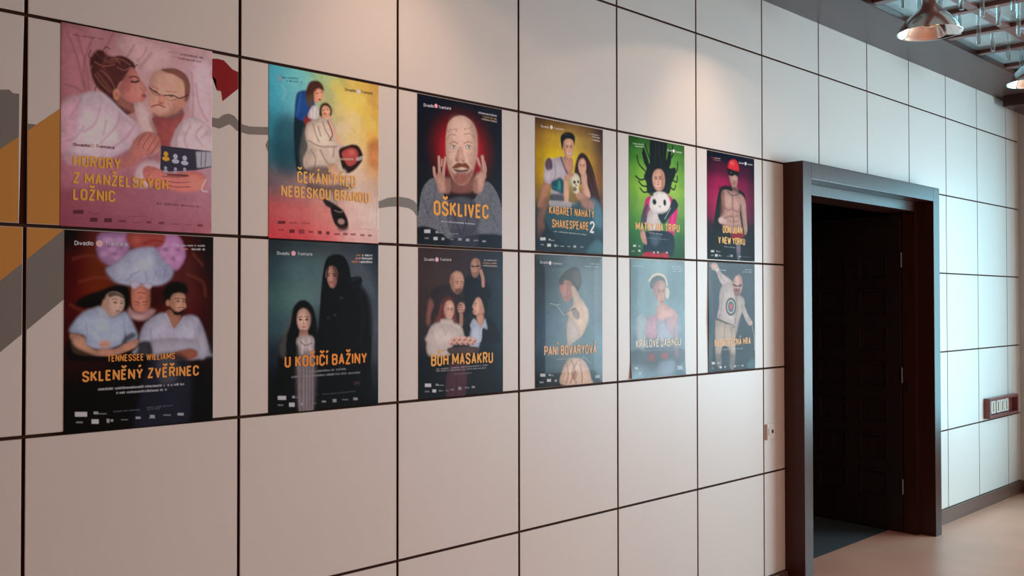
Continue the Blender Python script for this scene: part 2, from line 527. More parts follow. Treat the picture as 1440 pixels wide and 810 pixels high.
# ------------------------------------------------------------------ glass rods hanging from the mirror ceiling
RODS = [(4.457, -0.61, 1), (4.679, -0.615, 1), (4.73, -0.719, 1), (4.956, -0.869, 1), (5.211, -0.874, 1), (5.582, -0.629, 1), (5.547, -0.879, 1), (5.859, -0.622, 0.9), (6.201, -0.608, 0.9), (6.417, -0.623, 1), (5.237, -0.636, 1), (4.959, -1.035, 1), (4.724, -0.838, 1)]
proto = None
for (rx, ry, ln) in RODS:
    bm = bmesh.new()
    if proto is None:
        lathe(bm, [(0, 0), (0.013, 0), (0.013, -0.118), (0.011, -0.120), (0, -0.120)], 20)
        proto = o = obj('glass_rod', bm, M['glass'], None, False)
    else:
        bm.free()
        o = proto.copy(); COL.objects.link(o)
    o.location = (rx, ry, ZM - 0.0005)
    o.scale = (1, 1, ln)
    tag(o, 'short clear glass rod hanging from the mirrored ceiling', 'glass rod', 'glass rods under the mirrored ceiling')


# ------------------------------------------------------------------ posters: printed sheets with raised-ink lettering
# Every sheet is a fine, slightly wavy grid; its print is painted into a colour attribute from the shape lists below.
# Coordinates are millimetres from the sheet's upper left corner, colours are sRGB, 0 to 255: print, with glare painted into the shiny sheets.
# g: colour grid   s: smooth closed outline   p: straight outline   e: ellipse   l: soft stroke
# m: line of tiny unreadable print   k: speckled outline   t: lettering   d: logo disc
ART = [
 {'x0': 0.0933, 'z1': 2.4994, 'w': 475.0, 'h': 595.8, 'label': 'pink theatre poster of a couple in bed, the woman kissing a bald man in glasses', 'wave': 0.0005, 'gloss': False, 'pitch': 1.6, 'seed': 3, 'curl': [], 'spec': 0.12,
  'ops': [
   ('g',[[(182,120,133),(205,148,161),(221,166,177),(228,184,195),(237,197,208)],[(188,120,133),(214,157,170),(243,200,208),(237,194,205),(243,212,223)],[(205,133,145),(220,160,170),(237,194,202),(228,178,192),(244,218,230)],[(211,139,155),(225,166,180),(205,145,152),(220,166,180),(237,209,223)],[(200,129,148),(211,145,164),(205,139,155),(211,148,167),(225,181,202)],[(174,99,120),(188,114,136),(197,126,148),(205,139,161),(211,151,170)],[(162,84,105),(176,99,120),(182,108,130),(191,120,142),(202,128,148)]]),
   ('s',[(0.3,15.1),(56.3,12.2),(89.2,39.3),(81.4,128.7),(65.4,198.1),(9.5,247.7)],(211,145,161),6,0.8),
   ('l',[(16.2,24.3),(44.6,93.4),(65.3,181.5)],7.6,(162,99,111),4.8,0.43),
   ('l',[(44.2,27.1),(69.0,105.8),(81.7,187.3)],7.7,(162,99,111),4.8,0.43),
   ('l',[(89.1,35.1),(65.0,114.8),(71.9,197.1)],7.9,(162,99,111),4.8,0.43),
   ('l',[(9.1,182.0),(41.1,185.3),(73.6,205.2)],7.7,(162,99,111),4.8,0.43),
   ('s',[(168.9,6.9),(324.5,7.8),(324.8,78.7),(261.3,111.4),(225.7,78.3),(182.0,60.2)],(249,209,217),7,0.8),
   ('l',[(156.0,-3.4),(135.0,43.3),(131.0,69.5)],6.9,(159,111,120),3.2,0.43),
   ('l',[(216.7,28.0),(190.7,75.8)],7.0,(174,120,130),4.8,0.43),
   ('l',[(270.0,44.3),(234.6,94.2)],10.8,(165,120,130),6.4,0.36),
   ('l',[(256.5,29.2),(243.3,57.8),(225.7,74.0)],6.0,(174,120,130),4.8,0.36),
   ('s',[(395.0,57.7),(472.4,35.1),(473.3,282.6),(410.1,245.0)],(251,221,236),6,0.9),
   ('l',[(419.1,117.0),(429.0,179.0),(458.4,229.6)],8.9,(205,169,183),4.8,0.43),
   ('l',[(404.6,83.2),(409.7,163.7),(408.1,227.2)],7.5,(182,136,145),4.8,0.36),
   ('s',[(82.9,99.1),(97.6,68.8),(118.3,60.8),(143.7,75.7),(177.8,67.9),(208.1,77.1),(220.5,94.8),(208.4,126.3),(189.3,143.1),(172.2,151.9),(161.2,192.1),(184.5,222.9),(208.9,232.3),(191.6,247.6),(161.4,226.2),(131.6,196.5),(106.4,176.7),(89.7,148.3)],(93,47,50),2,1.0),
   ('l',[(101.7,74.8),(135.3,94.2),(165.0,84.7)],10.2,(159,96,92),3.2,0.43),
   ('l',[(131.0,77.9),(122.8,113.3),(144.0,147.9)],9.1,(150,87,81),3.2,0.36),
   ('l',[(106.2,133.0),(131.4,162.6),(152.7,184.8)],9.0,(159,96,92),3.2,0.43),
   ('e',(110.1,85.9,16.8,15.1,0),(67,30,36),3,0.7),
   ('l',[(89.4,85.4),(104.2,64.2),(126.7,63.5),(135.2,77.2)],4.2,(185,120,111),1.4,0.5),
   ('l',[(126.8,70.2),(152.1,74.2),(173.6,91.7)],4.2,(185,120,111),1.4,0.5),
   ('l',[(97.7,100.7),(122.8,109.0),(156.5,99.0)],4.2,(185,120,111),1.4,0.5),
   ('l',[(143.7,84.2),(173.5,78.9),(203.8,90.8)],4.2,(185,120,111),1.4,0.5),
   ('l',[(114.5,123.1),(139.8,140.1),(156.8,167.1)],4.2,(185,120,111),1.4,0.5),
   ('l',[(97.9,138.5),(118.9,164.6),(144.2,186.1)],4.2,(185,120,111),1.4,0.5),
   ('l',[(89.6,114.7),(81.5,141.3),(94.0,168.6)],4.1,(185,120,111),1.4,0.5),
   ('l',[(165.1,106.0),(186.6,110.9),(203.9,99.4)],4.3,(185,120,111),1.4,0.5),
   ('l',[(89.4,93.8),(79.5,87.2),(86.0,67.6)],3.3,(93,47,50),1.4,0.8),
   ('l',[(122.5,60.8),(130.9,49.1),(142.7,53.7)],3.4,(93,47,50),1.4,0.8),
   ('l',[(217.0,95.4),(227.5,86.7)],3.5,(93,47,50),1.4,0.8),
   ('l',[(102.3,171.5),(98.2,193.1),(110.8,208.1)],3.3,(93,47,50),1.4,0.8),
   ('s',[(155.2,171.7),(184.4,197.1),(226.3,212.6),(217.7,237.2),(189.8,235.0),(161.3,209.1)],(185,120,114),2,1.0),
   ('s',[(180.7,146.3),(192.7,122.8),(206.5,99.0),(220.5,103.5),(229.4,117.6),(236.5,130.3),(249.0,145.7),(258.0,160.0),(250.9,173.3),(254.5,183.3),(243.9,200.5),(217.5,207.8),(193.1,202.7),(175.8,186.4),(168.8,167.0)],(237,154,148),1.5,1.0),
   ('s',[(180.7,146.3),(195.3,122.4),(212.8,128.1),(204.2,168.3),(184.4,184.3),(170.5,169.3)],(185,111,108),5,0.6),
   ('s',[(217.2,140.4),(233.0,133.5),(248.1,151.1),(243.8,179.6),(221.8,191.6)],(252,178,168),4,0.6),
   ('e',(162.1,188.5,9.3,17.0,0),(252,179,145),2,0.9),
   ('e',(162.9,190.1,4.3,9.3,0),(205,120,102),2,0.8),
   ('l',[(204.0,129.6),(218.9,124.5),(231.2,129.5)],4.3,(90,44,45),1,0.8),
   ('l',[(208.4,141.8),(220.7,141.6),(231.2,136.4)],6.1,(73,35,36),1,0.9),
   ('e',(248.3,179.0,8.0,6.1,0),(182,75,89),2,0.8),
   ('l',[(236.6,156.4),(246.4,166.2)],5.9,(185,105,102),3.2,0.36),
   ('l',[(174.2,224.3),(204.5,237.3)],9.3,(93,50,52),3.2,0.5),
   ('s',[(275.7,108.2),(306.5,87.2),(343.3,80.0),(378.0,89.4),(395.2,116.3),(395.4,152.3),(384.1,181.0),(366.3,210.4),(336.5,232.4),(303.5,240.4),(276.2,229.1),(263.6,204.6),(259.0,175.6),(263.3,141.7)],(252,196,178),1.5,1.0),
   ('s',[(275.7,108.2),(306.5,90.7),(343.3,88.9),(364.0,106.1),(369.8,151.7),(343.6,137.9),(306.6,130.4),(272.3,144.7),(263.3,154.8)],(252,204,184),6,0.7),
   ('s',[(304.6,88.4),(345.2,77.9),(380.9,88.9),(399.0,120.2),(394.5,166.0),(381.2,178.7),(381.1,139.2),(371.5,112.0),(345.2,98.4),(320.3,95.5)],(150,87,80),2,0.9),
   ('s',[(343.7,173.5),(388.8,166.8),(371.9,205.2),(334.7,232.6),(302.6,239.6),(334.6,210.4)],(223,154,130),5,0.6),
   ('s',[(276.2,227.4),(307.1,239.0),(353.2,218.5),(371.9,200.7),(376.7,222.5),(344.0,249.2),(289.0,247.6)],(113,56,58),3,0.7),
   ('e',(371.6,131.7,7.5,21.6,0),(252,219,169),4,0.6),
   ('l',[(265.1,151.9),(290.4,165.6),(308.7,171.6)],3.6,(90,59,64),0.6,1.0),
   ('l',[(308.7,169.9),(343.7,164.6),(364.2,170.5),(392.5,155.5)],3.6,(90,59,64),0.6,1.0),
   ('l',[(268.7,156.6),(281.4,170.5),(299.5,173.0)],1.8,(113,81,83),0.5,0.8),
   ('l',[(316.0,174.1),(332.6,182.3),(354.9,173.6)],1.8,(113,81,83),0.5,0.8),
   ('l',[(275.9,146.8),(293.1,151.1)],4.4,(205,139,120),1,0.6),
   ('l',[(320.5,153.9),(352.9,152.5)],4.5,(205,139,120),1,0.6),
   ('e',(285.0,161.1,7.2,3.5,0),(90,56,58),1,0.8),
   ('e',(336.3,167.5,8.3,3.6,0),(90,56,58),1,0.8),
   ('s',[(302.2,163.8),(316.0,177.6),(311.5,196.0),(293.3,194.2)],(249,172,148),2,0.8),
   ('e',(303.3,195.4,10.0,4.4,0),(205,126,111),1.5,0.7),
   ('l',[(272.6,210.3),(292.4,201.4),(314.3,205.3)],5.3,(185,96,95),1.3,0.85),
   ('l',[(325.3,189.6),(334.6,206.0)],6.1,(205,133,117),3.2,0.36),
   ('s',[(281.7,240.6),(344.0,237.6),(379.5,213.1),(364.6,259.9),(344.4,333.6),(300.3,338.5),(282.0,296.7),(271.0,263.1)],(201,110,111),2,1.0),
   ('s',[(289.0,244.9),(334.7,244.2),(325.9,326.8),(303.0,329.4)],(179,88,92),5,0.6),
   ('s',[(405.2,225.8),(443.8,231.5),(473.3,264.3),(473.6,342.1),(344.4,338.1),(344.2,289.2),(370.2,245.7)],(252,232,244),2,1.0),
   ('l',[(372.1,250.0),(355.4,287.8),(353.7,332.6)],8.6,(205,172,186),4.8,0.43),
   ('l',[(400.5,255.3),(381.7,293.6),(391.3,328.4)],8.8,(205,172,186),4.8,0.43),
   ('l',[(439.0,250.4),(419.8,280.0),(444.1,313.4)],8.9,(205,172,186),4.8,0.43),
   ('l',[(458.6,266.1),(439.1,286.7)],9.0,(205,172,186),4.8,0.43),
   ('s',[(217.5,207.8),(251.1,204.7),(272.7,247.1),(293.8,304.1),(300.3,336.8),(262.5,368.9),(218.3,364.9),(231.1,302.9),(226.5,260.2)],(249,218,220),2,1.0),
   ('s',[(261.9,238.1),(296.5,303.8),(300.3,338.5),(282.0,296.7)],(185,123,120),3,0.7),
   ('s',[(5.5,241.7),(49.2,207.2),(106.5,187.7),(144.3,204.8),(184.6,240.0),(228.3,270.4),(233.8,304.3),(211.1,339.9),(174.9,369.6),(115.9,394.5),(42.3,416.9),(6.3,391.8)],(250,232,252),2.5,1.0),
   ('s',[(5.5,241.7),(53.3,208.3),(45.7,292.3),(26.1,369.1),(6.3,379.5)],(252,190,216),7,0.7),
   ('s',[(174.4,250.0),(228.4,273.0),(231.2,307.3),(200.7,341.0),(170.4,318.9)],(249,218,239),6,0.7),
   ('l',[(57.4,216.0),(41.4,251.5),(25.6,278.5)],6.6,(205,160,189),4.8,0.43),
   ('l',[(115.0,232.7),(98.7,285.5),(66.0,314.7)],6.8,(205,160,189),4.8,0.43),
   ('l',[(174.3,241.4),(161.7,285.8),(115.6,342.3)],7.0,(205,160,189),4.8,0.43),
   ('l',[(132.0,272.7),(123.8,316.0)],6.8,(205,160,189),4.8,0.43),
   ('l',[(217.8,278.6),(191.9,316.3),(149.3,355.4)],7.1,(205,160,189),4.8,0.43),
   ('l',[(66.0,298.0),(41.9,334.2),(18.0,345.3)],6.7,(205,160,189),4.8,0.43),
   ('l',[(119.0,194.2),(152.9,218.9),(209.0,262.5)],5.7,(250,241,252),3.2,0.43),
   ('s',[(6.3,379.5),(115.9,392.8),(218.2,347.7),(289.5,366.1),(244.9,414.2),(133.0,458.6),(6.9,486.0)],(223,151,170),10,0.6),
   ('s',[(214.6,323.9),(248.8,292.1),(280.1,290.0),(298.3,303.6),(300.2,329.7),(280.4,356.5),(244.7,370.8),(205.4,405.1),(162.4,415.2),(179.3,386.2),(205.1,357.7)],(234,154,148),2,1.0),
   ('l',[(253.3,295.9),(235.6,319.7),(228.7,337.9)],2.6,(174,96,95),1,0.8),
   ('l',[(271.2,296.3),(253.4,322.0),(244.6,343.0)],2.7,(174,96,95),1,0.8),
   ('l',[(287.4,301.4),(271.3,328.7),(260.6,348.2)],2.7,(174,96,95),1,0.8),
   ('l',[(296.5,317.0),(282.2,340.6),(271.4,355.7)],2.7,(174,96,95),1,0.8),
   ('s',[(227.2,402.9),(258.1,378.1),(303.2,382.3),(308.0,425.8),(254.0,465.5),(218.7,451.2)],(252,223,237),3,1.0),
   ('p',[(303.9,327.6),(473.5,326.6),(476.7,378.5),(420.2,393.9),(300.6,410.7)],(61,64,86),0.5,1.0),
   ('p',[(420.0,334.3),(474.5,328.3),(474.7,375.9),(424.1,386.3)],(205,212,233),1,1.0),
   ('l',[(439.3,335.8),(437.6,377.8)],3.8,(136,142,164),0.5,1.0),
   ('l',[(454.9,334.1),(451.2,376.4)],3.8,(136,142,164),0.5,1.0),
   ('e',(319.5,352.3,7.4,8.0,0),(252,196,73),0.6,1.0),
   ('e',(319.6,367.3,12.0,7.1,0),(252,196,73),0.6,1.0),
   ('e',(351.0,356.9,7.4,8.0,0),(215,225,252),0.6,1.0),
   ('e',(351.1,372.1,12.1,7.1,0),(215,225,252),0.6,1.0),
   ('e',(382.0,359.0,7.5,8.1,0),(215,225,252),0.6,1.0),
   ('e',(382.0,374.3,12.3,7.1,0),(215,225,252),0.6,1.0),
   ('e',(318.8,396.6,5.2,5.5,0),(191,203,227),0.6,1.0),
   ('e',(318.9,407.1,8.3,4.9,0),(191,203,227),0.6,1.0),
   ('e',(351.2,397.0,5.2,5.6,0),(191,203,227),0.6,1.0),
   ('e',(351.2,407.6,8.6,5.0,0),(191,203,227),0.6,1.0),
   ('e',(382.1,394.9,5.3,5.7,0),(191,203,227),0.6,1.0),
   ('e',(382.2,405.6,8.6,5.0,0),(191,203,227),0.6,1.0),
   ('s',[(244.9,412.5),(262.6,395.1),(300.6,401.9),(326.2,413.6),(401.1,399.4),(444.4,402.5),(456.3,430.6),(439.8,454.7),(373.0,468.2),(308.1,459.3),(258.4,447.8)],(249,154,148),2,1.0),
   ('l',[(307.9,424.1),(354.1,421.7),(396.4,414.2)],3.6,(174,93,92),1,0.8),
   ('l',[(312.6,436.0),(354.2,439.5),(401.3,433.6)],3.6,(174,93,92),1,0.8),
   ('l',[(319.0,449.6),(358.9,453.3),(401.3,448.9)],3.6,(174,93,92),1,0.8),
   ('l',[(326.3,417.1),(391.7,413.7)],6.3,(81,47,52),1.5,0.8),
   ('e',(420.4,433.7,28.8,19.8,0),(252,169,156),5,0.6),
   ('l',[(454.3,421.7),(439.8,454.7),(459.3,459.5)],5.6,(252,233,244),1.5,0.8),
   ('t', [(36.0, 418.8), (176.9, 415.9)], 33.6, 'HORORY', (252, 193, 87), 'title_lettering'),
   ('t', [(36.3, 468.1), (326.6, 465.3)], 32.2, 'Z MANŽELSKÝCH', (252, 193, 87), 'title_lettering'),
   ('t', [(36.5, 516.9), (160.0, 514.9)], 33.0, 'LOŽNIC', (252, 193, 87), 'title_lettering'),
   ('t', [(36.5, 358.9), (83.6, 357.3)], 8.4, 'Divadlo', (127, 65, 77), 'logo_lettering'),
   ('t', [(102.8, 356.3), (157.7, 355.2)], 8.7, 'Tramtarie', (127, 65, 77), 'logo_lettering'),
   ('d',(91.2,352.4,6.1),(252,207,225)),
   ('m',[(33.8,34.1),(122.4,30.4)],5.7,(136,71,83),0.8),
   ('m',[(324.6,30.8),(363.7,29.1)],5.3,(205,145,158),0.8),
   ('m',[(365.5,32.3),(443.0,31.2)],8.1,(113,62,70),0.8),
   ('m',[(329.3,45.1),(357.2,44.6)],5.3,(205,145,158),0.8),
   ('m',[(358.1,46.2),(438.2,44.8)],7.1,(113,62,70),0.8),
   ('m',[(290.2,513.4),(443.9,513.4)],7.0,(119,65,77),0.8),
   ('p',[(36.7,547.2),(66.5,545.2),(66.6,556.8),(36.8,558.7)],(81,41,52),0.4,0.85),
   ('p',[(86.2,567.0),(107.5,565.7),(107.6,578.1),(86.3,579.3)],(81,41,52),0.4,0.85),
   ('p',[(127.6,566.0),(150.9,564.6),(150.9,577.1),(127.6,578.5)],(81,41,52),0.4,0.85),
   ('p',[(171.3,569.0),(193.6,567.7),(193.6,574.0),(171.4,575.3)],(127,62,80),0.4,0.85),
   ('p',[(256.8,567.2),(273.3,566.2),(273.3,573.3),(256.8,574.2)],(127,62,80),0.4,0.85),
   ('p',[(296.6,567.1),(315.1,566.0),(315.2,573.5),(296.7,574.5)],(127,62,80),0.4,0.85),
   ('p',[(426.1,567.2),(444.0,566.2),(444.0,574.3),(426.2,575.3)],(127,62,80),0.4,0.85),
   ('p',[(37.7,571.5),(65.1,569.8),(65.1,572.3),(37.7,573.9)],(136,71,89),0.4,0.7),
   ('p',[(214.4,572.8),(237.1,571.5),(237.2,574.1),(214.5,575.4)],(136,71,89),0.4,0.7),
   ('p',[(337.3,570.6),(364.7,569.1),(364.8,572.4),(337.3,573.9)],(136,71,89),0.4,0.7),
   ('p',[(383.9,571.0),(406.7,569.7),(406.7,572.3),(383.9,573.6)],(136,71,89),0.4,0.7),
   ('p',[(81.6,550.3),(91.6,549.7),(91.6,552.8),(81.6,553.4)],(136,71,89),0.4,0.7),
   ('p',[(91.6,554.6),(115.2,553.1),(115.2,555.0),(91.6,556.5)],(136,71,89),0.4,0.7),
   ('p',[(198.3,555.4),(246.9,552.4),(246.9,554.3),(198.3,557.3)],(136,71,89),0.4,0.7),
  ]},
 {'x0': 0.1066, 'z1': 1.893, 'w': 468.4, 'h': 594.5, 'label': 'dark theatre poster of three people lying head to head, one upside down in pink ruffles', 'wave': 0.0005, 'gloss': False, 'pitch': 1.6, 'seed': 4, 'curl': [], 'spec': 0.12,
  'ops': [
   ('g',[[(0,0,0),(97,32,26),(123,59,66),(113,54,46),(68,0,0),(0,0,0)],[(68,0,0),(117,44,16),(123,54,40),(117,44,40),(90,32,34),(30,0,0)],[(76,0,0),(123,44,0),(100,24,0),(90,14,0),(97,32,34),(56,0,0)],[(68,0,0),(97,0,0),(68,0,0),(56,0,0),(79,0,0),(47,0,0)],[(36,0,0),(36,0,0),(0,0,0),(0,0,0),(30,0,0),(23,0,0)],[(0,0,0),(0,0,0),(0,0,0),(0,0,0),(0,0,0),(0,0,0)],[(0,0,0),(0,0,0),(0,0,0),(0,0,0),(0,0,0),(0,0,0)]]),
   ('l',[(25.3,84.1),(78.6,73.3),(119.6,104.2)],7.2,(154,80,57),9.6,0.36),
   ('l',[(43.3,151.4),(97.0,136.9),(142.9,145.4)],7.3,(154,80,57),9.6,0.36),
   ('l',[(17.3,219.2),(52.6,237.4)],7.2,(154,80,57),9.6,0.36),
   ('l',[(378.2,122.1),(430.8,145.8),(441.6,190.4)],8.2,(154,80,57),9.6,0.36),
   ('l',[(398.8,57.7),(430.6,91.3)],8.2,(154,80,57),9.6,0.36),
   ('s',[(103.1,5.8),(193.9,3.6),(189.4,50.8),(161.3,89.2),(133.4,101.5),(105.8,86.2),(92.9,56.8)],(186,143,199),4,1.0),
   ('s',[(276.4,-2.8),(346.8,1.0),(372.8,58.6),(347.3,108.1),(316.8,104.0),(281.7,71.3)],(210,153,215),4,1.0),
   ('e',(119.2,25.8,12.0,8.3,0),(236,199,252),4,0.5),
   ('e',(137.8,52.8,12.0,8.3,0),(236,199,252),4,0.5),
   ('e',(114.9,67.5,11.7,8.3,0),(236,199,252),4,0.5),
   ('e',(151.9,75.5,12.0,8.3,0),(236,199,252),4,0.5),
   ('e',(133.0,25.2,12.2,8.3,0),(236,199,252),4,0.5),
   ('e',(161.0,23.9,12.0,8.5,0),(236,199,252),4,0.5),
   ('e',(301.4,32.1,13.0,8.6,0),(236,199,252),4,0.5),
   ('e',(326.7,55.3,13.3,8.6,0),(236,199,252),4,0.5),
   ('e',(347.1,74.0,13.5,8.8,0),(236,199,252),4,0.5),
   ('e',(316.7,84.7,13.3,8.6,0),(236,199,252),4,0.5),
   ('e',(336.8,30.6,13.3,8.8,0),(236,199,252),4,0.5),
   ('e',(296.6,61.2,13.0,8.6,0),(236,199,252),4,0.5),
   ('e',(128.5,41.6,7.4,5.5,0),(123,87,132),4,0.6),
   ('e',(147.2,66.4,7.4,5.5,0),(123,87,132),4,0.6),
   ('e',(165.8,47.0,7.5,5.6,0),(123,87,132),4,0.6),
   ('e',(161.3,91.5,7.5,5.6,0),(123,87,132),4,0.6),
   ('e',(306.5,46.4,8.0,5.8,0),(123,87,132),4,0.6),
   ('e',(331.9,74.5,8.0,5.9,0),(123,87,132),4,0.6),
   ('e',(347.0,44.8,8.2,5.9,0),(123,87,132),4,0.6),
   ('s',[(186.8,1.7),(296.3,-3.8),(298.9,32.2),(256.9,45.9),(198.9,43.4)],(178,80,75),4,1.0),
   ('l',[(237.3,30.0),(266.6,19.2),(296.4,22.7)],6.5,(123,14,0),4.8,0.5),
   ('e',(213.1,21.6,14.4,11.7,0),(214,119,110),6,0.6),
   ('s',[(194.2,53.0),(237.4,41.9),(274.1,43.8),(299.2,82.8),(329.5,106.1),(322.0,138.7),(282.1,160.0),(237.9,155.7),(194.7,159.6),(152.2,150.8),(120.6,113.4),(147.3,96.5),(177.6,70.0)],(197,214,252),2.5,1.0),
   ('s',[(271.7,52.5),(296.7,85.2),(326.9,108.6),(317.0,137.8),(287.0,143.1),(276.9,100.2)],(163,175,215),8,0.7),
   ('s',[(128.9,115.5),(180.1,79.3),(194.6,149.2),(156.9,147.5)],(204,221,252),10,0.6),
   ('l',[(194.5,130.5),(213.6,120.7),(223.2,115.7)],3.8,(126,136,176),4.8,0.5),
   ('l',[(247.6,143.7),(242.6,120.1)],3.9,(126,136,176),4.8,0.5),
   ('l',[(180.4,144.8),(199.3,135.1)],3.8,(126,136,176),4.8,0.5),
   ('l',[(267.2,143.4),(276.9,114.5)],3.9,(126,136,176),4.8,0.5),
   ('l',[(306.8,109.1),(301.9,133.3)],4.0,(126,136,176),4.8,0.5),
   ('s',[(200.4,165.6),(228.2,155.9),(256.0,165.0),(258.6,191.2),(255.8,219.8),(248.0,238.8),(228.6,244.3),(207.0,236.1),(199.7,214.9),(197.7,186.8)],(220,149,128),2,1.0),
   ('s',[(237.9,162.8),(257.5,167.4),(256.7,219.8),(243.2,238.7),(243.0,196.0)],(175,105,87),5,0.6),
   ('s',[(193.7,149.3),(213.7,146.6),(228.2,157.3),(247.6,150.9),(264.8,157.8),(253.6,171.2),(228.2,159.2),(204.3,171.7)],(219,223,252),2,1.0),
   ('l',[(210.2,210.3),(223.7,214.0)],2.8,(97,14,0),1.5,0.8),
   ('l',[(235.7,211.2),(250.3,208.4)],2.9,(97,14,0),1.5,0.8),
   ('l',[(208.3,218.7),(223.7,221.6)],1.9,(123,54,34),1.5,0.7),
   ('l',[(234.3,219.7),(251.8,217.9)],1.9,(123,54,34),1.5,0.7),
   ('e',(228.4,197.0,5.8,4.7,0),(175,98,79),3,0.7),
   ('l',[(218.7,184.3),(228.3,181.9),(240.5,184.6)],3.3,(172,72,71),1.5,0.8),
   ('l',[(228.4,200.8),(227.5,215.0)],3.9,(240,175,162),4.8,0.43),
   ('s',[(189.3,219.6),(199.8,234.7),(228.6,245.2),(257.8,231.7),(275.0,238.9),(250.6,262.5),(223.9,267.9),(204.7,262.0),(188.0,250.1)],(202,162,166),3,1.0),
   ('e',(219.1,257.4,19.2,5.6,0),(240,213,218),4,0.6),
   ('s',[(257.5,172.2),(297.0,167.0),(307.2,215.1),(277.4,229.4),(262.6,219.8)],(47,0,0),5,0.8),
   ('s',[(30.4,214.7),(56.8,192.1),(97.2,178.2),(133.8,164.0),(156.9,158.2),(187.6,165.7),(194.9,200.9),(185.5,233.7),(147.9,219.5),(106.5,224.0),(70.4,230.7),(43.7,226.1)],(0,0,0),3,1.0),
   ('l',[(39.2,201.2),(79.2,196.5),(115.5,191.8)],4.8,(36,0,0),4.8,0.43),
   ('s',[(116.5,205.6),(126.9,184.9),(150.1,180.1),(171.2,191.6),(176.9,212.6),(172.3,233.6),(157.4,249.8),(143.5,256.6),(127.3,256.4),(108.9,233.2),(110.1,214.8)],(229,201,185),2,1.0),
   ('s',[(116.5,205.6),(127.0,191.8),(134.0,214.9),(134.2,247.2),(120.4,249.4),(109.3,228.6)],(181,143,116),5,0.6),
   ('s',[(126.9,184.9),(147.7,180.6),(171.2,191.6),(175.0,200.9),(152.5,191.7),(131.6,197.3)],(0,0,0),2,0.8),
   ('l',[(138.6,203.8),(147.8,201.0),(157.2,203.7)],2.8,(97,44,16),1.6,0.7),
   ('l',[(163.7,205.6),(173.1,207.4)],2.3,(97,44,16),1.6,0.7),
   ('e',(149.3,212.1,8.0,4.1,0),(172,123,103),2,0.6),
   ('e',(168.0,214.0,5.6,3.7,0),(172,123,103),2,0.6),
   ('e',(149.3,212.6,5.2,2.3,0),(36,0,0),1.3,0.85),
   ('e',(168.0,214.4,3.8,2.3,0),(36,0,0),1.3,0.85),
   ('e',(163.8,226.5,4.2,3.8,0),(181,130,107),2,0.7),
   ('e',(159.1,222.3,2.8,7.5,0),(252,221,205),2.5,0.6),
   ('e',(157.3,238.6,8.9,2.8,0),(175,89,87),1.3,0.85),
   ('e',(155.1,246.5,11.0,2.8,0),(178,133,114),3,0.5),
   ('e',(116.5,209.3,4.6,6.4,0),(214,169,144),2,0.8),
   ('s',[(16.0,297.8),(30.7,266.6),(57.1,239.7),(90.7,228.5),(106.5,226.3),(122.7,249.4),(143.5,256.6),(176.1,240.6),(192.8,257.1),(218.4,318.7),(183.7,332.8),(177.3,294.3),(180.3,329.4),(120.9,353.0),(64.3,339.7),(59.7,310.1)],(191,216,252),2.5,1.0),
   ('s',[(90.7,228.5),(108.8,228.6),(134.2,256.5),(129.6,261.0),(102.1,251.5)],(204,226,252),3,0.8),
   ('l',[(134.3,263.4),(134.5,321.2)],2.5,(163,183,218),3.2,0.36),
   ('l',[(61.7,273.8),(66.4,310.2),(62.1,337.4)],4.3,(151,169,205),4.8,0.5),
   ('l',[(176.2,261.6),(177.4,299.0)],4.4,(151,169,205),4.8,0.5),
   ('l',[(88.7,292.5),(116.2,320.7)],5.0,(175,198,231),6.4,0.29),
   ('s',[(20.0,302.4),(57.5,314.5),(66.5,337.5),(102.7,361.5),(134.8,372.0),(66.7,370.2),(26.8,358.7),(17.9,327.0)],(214,169,144),2,1.0),
   ('s',[(217.0,323.4),(218.5,344.6),(181.4,362.1),(134.8,372.9),(93.6,365.8),(102.6,350.1),(148.6,351.7),(183.7,334.2)],(220,166,145),2,1.0),
   ('e',(118.5,336.8,17.5,11.0,0),(240,182,162),3,1.0),
   ('l',[(102.6,338.6),(130.0,337.2)],1.8,(172,109,91),1.5,0.6),
   ('l',[(104.9,345.6),(134.7,345.2)],1.8,(172,109,91),1.5,0.6),
   ('s',[(178.9,317.7),(200.1,304.2),(214.5,313.9),(186.0,331.9),(167.2,336.0)],(0,0,0),3,0.8),
   ('s',[(297.1,176.6),(312.0,154.8),(342.3,144.7),(373.2,154.0),(382.6,176.0),(375.9,185.8),(352.7,182.0),(333.4,190.9),(327.4,207.8),(309.8,215.1),(301.2,200.6)],(0,0,0),2.5,1.0),
   ('s',[(322.3,207.8),(331.3,187.0),(355.3,182.0),(371.8,190.7),(371.3,210.3),(376.1,225.0),(368.3,234.7),(362.2,249.3),(340.2,248.1),(323.4,229.6)],(220,175,152),2,1.0),
   ('s',[(322.3,207.8),(329.8,190.9),(340.0,200.6),(340.2,239.4),(327.5,234.5)],(175,126,103),4,0.6),
   ('s',[(323.4,224.8),(333.6,236.9),(350.4,241.4),(370.9,232.8),(366.3,249.3),(350.5,257.0),(332.6,251.4),(322.4,236.8)],(36,0,0),2,1.0),
   ('l',[(346.8,229.7),(358.0,227.8),(368.3,229.8)],2.5,(36,0,0),1.5,0.8),
   ('l',[(338.5,200.6),(353.8,199.6)],3.0,(30,0,0),1.2,0.9),
   ('l',[(362.0,200.5),(371.3,202.4)],3.0,(30,0,0),1.2,0.9),
   ('e',(348.7,208.3,6.1,2.9,0),(36,0,0),1.5,0.9),
   ('e',(365.7,209.3,4.1,2.9,0),(36,0,0),1.5,0.9),
   ('l',[(362.1,211.2),(366.2,222.0)],3.4,(175,119,95),3.2,0.43),
   ('l',[(351.9,236.5),(364.2,235.6)],2.0,(172,95,87),1,0.8),
   ('e',(315.3,214.1,7.0,9.8,0),(202,153,125),2,1.0),
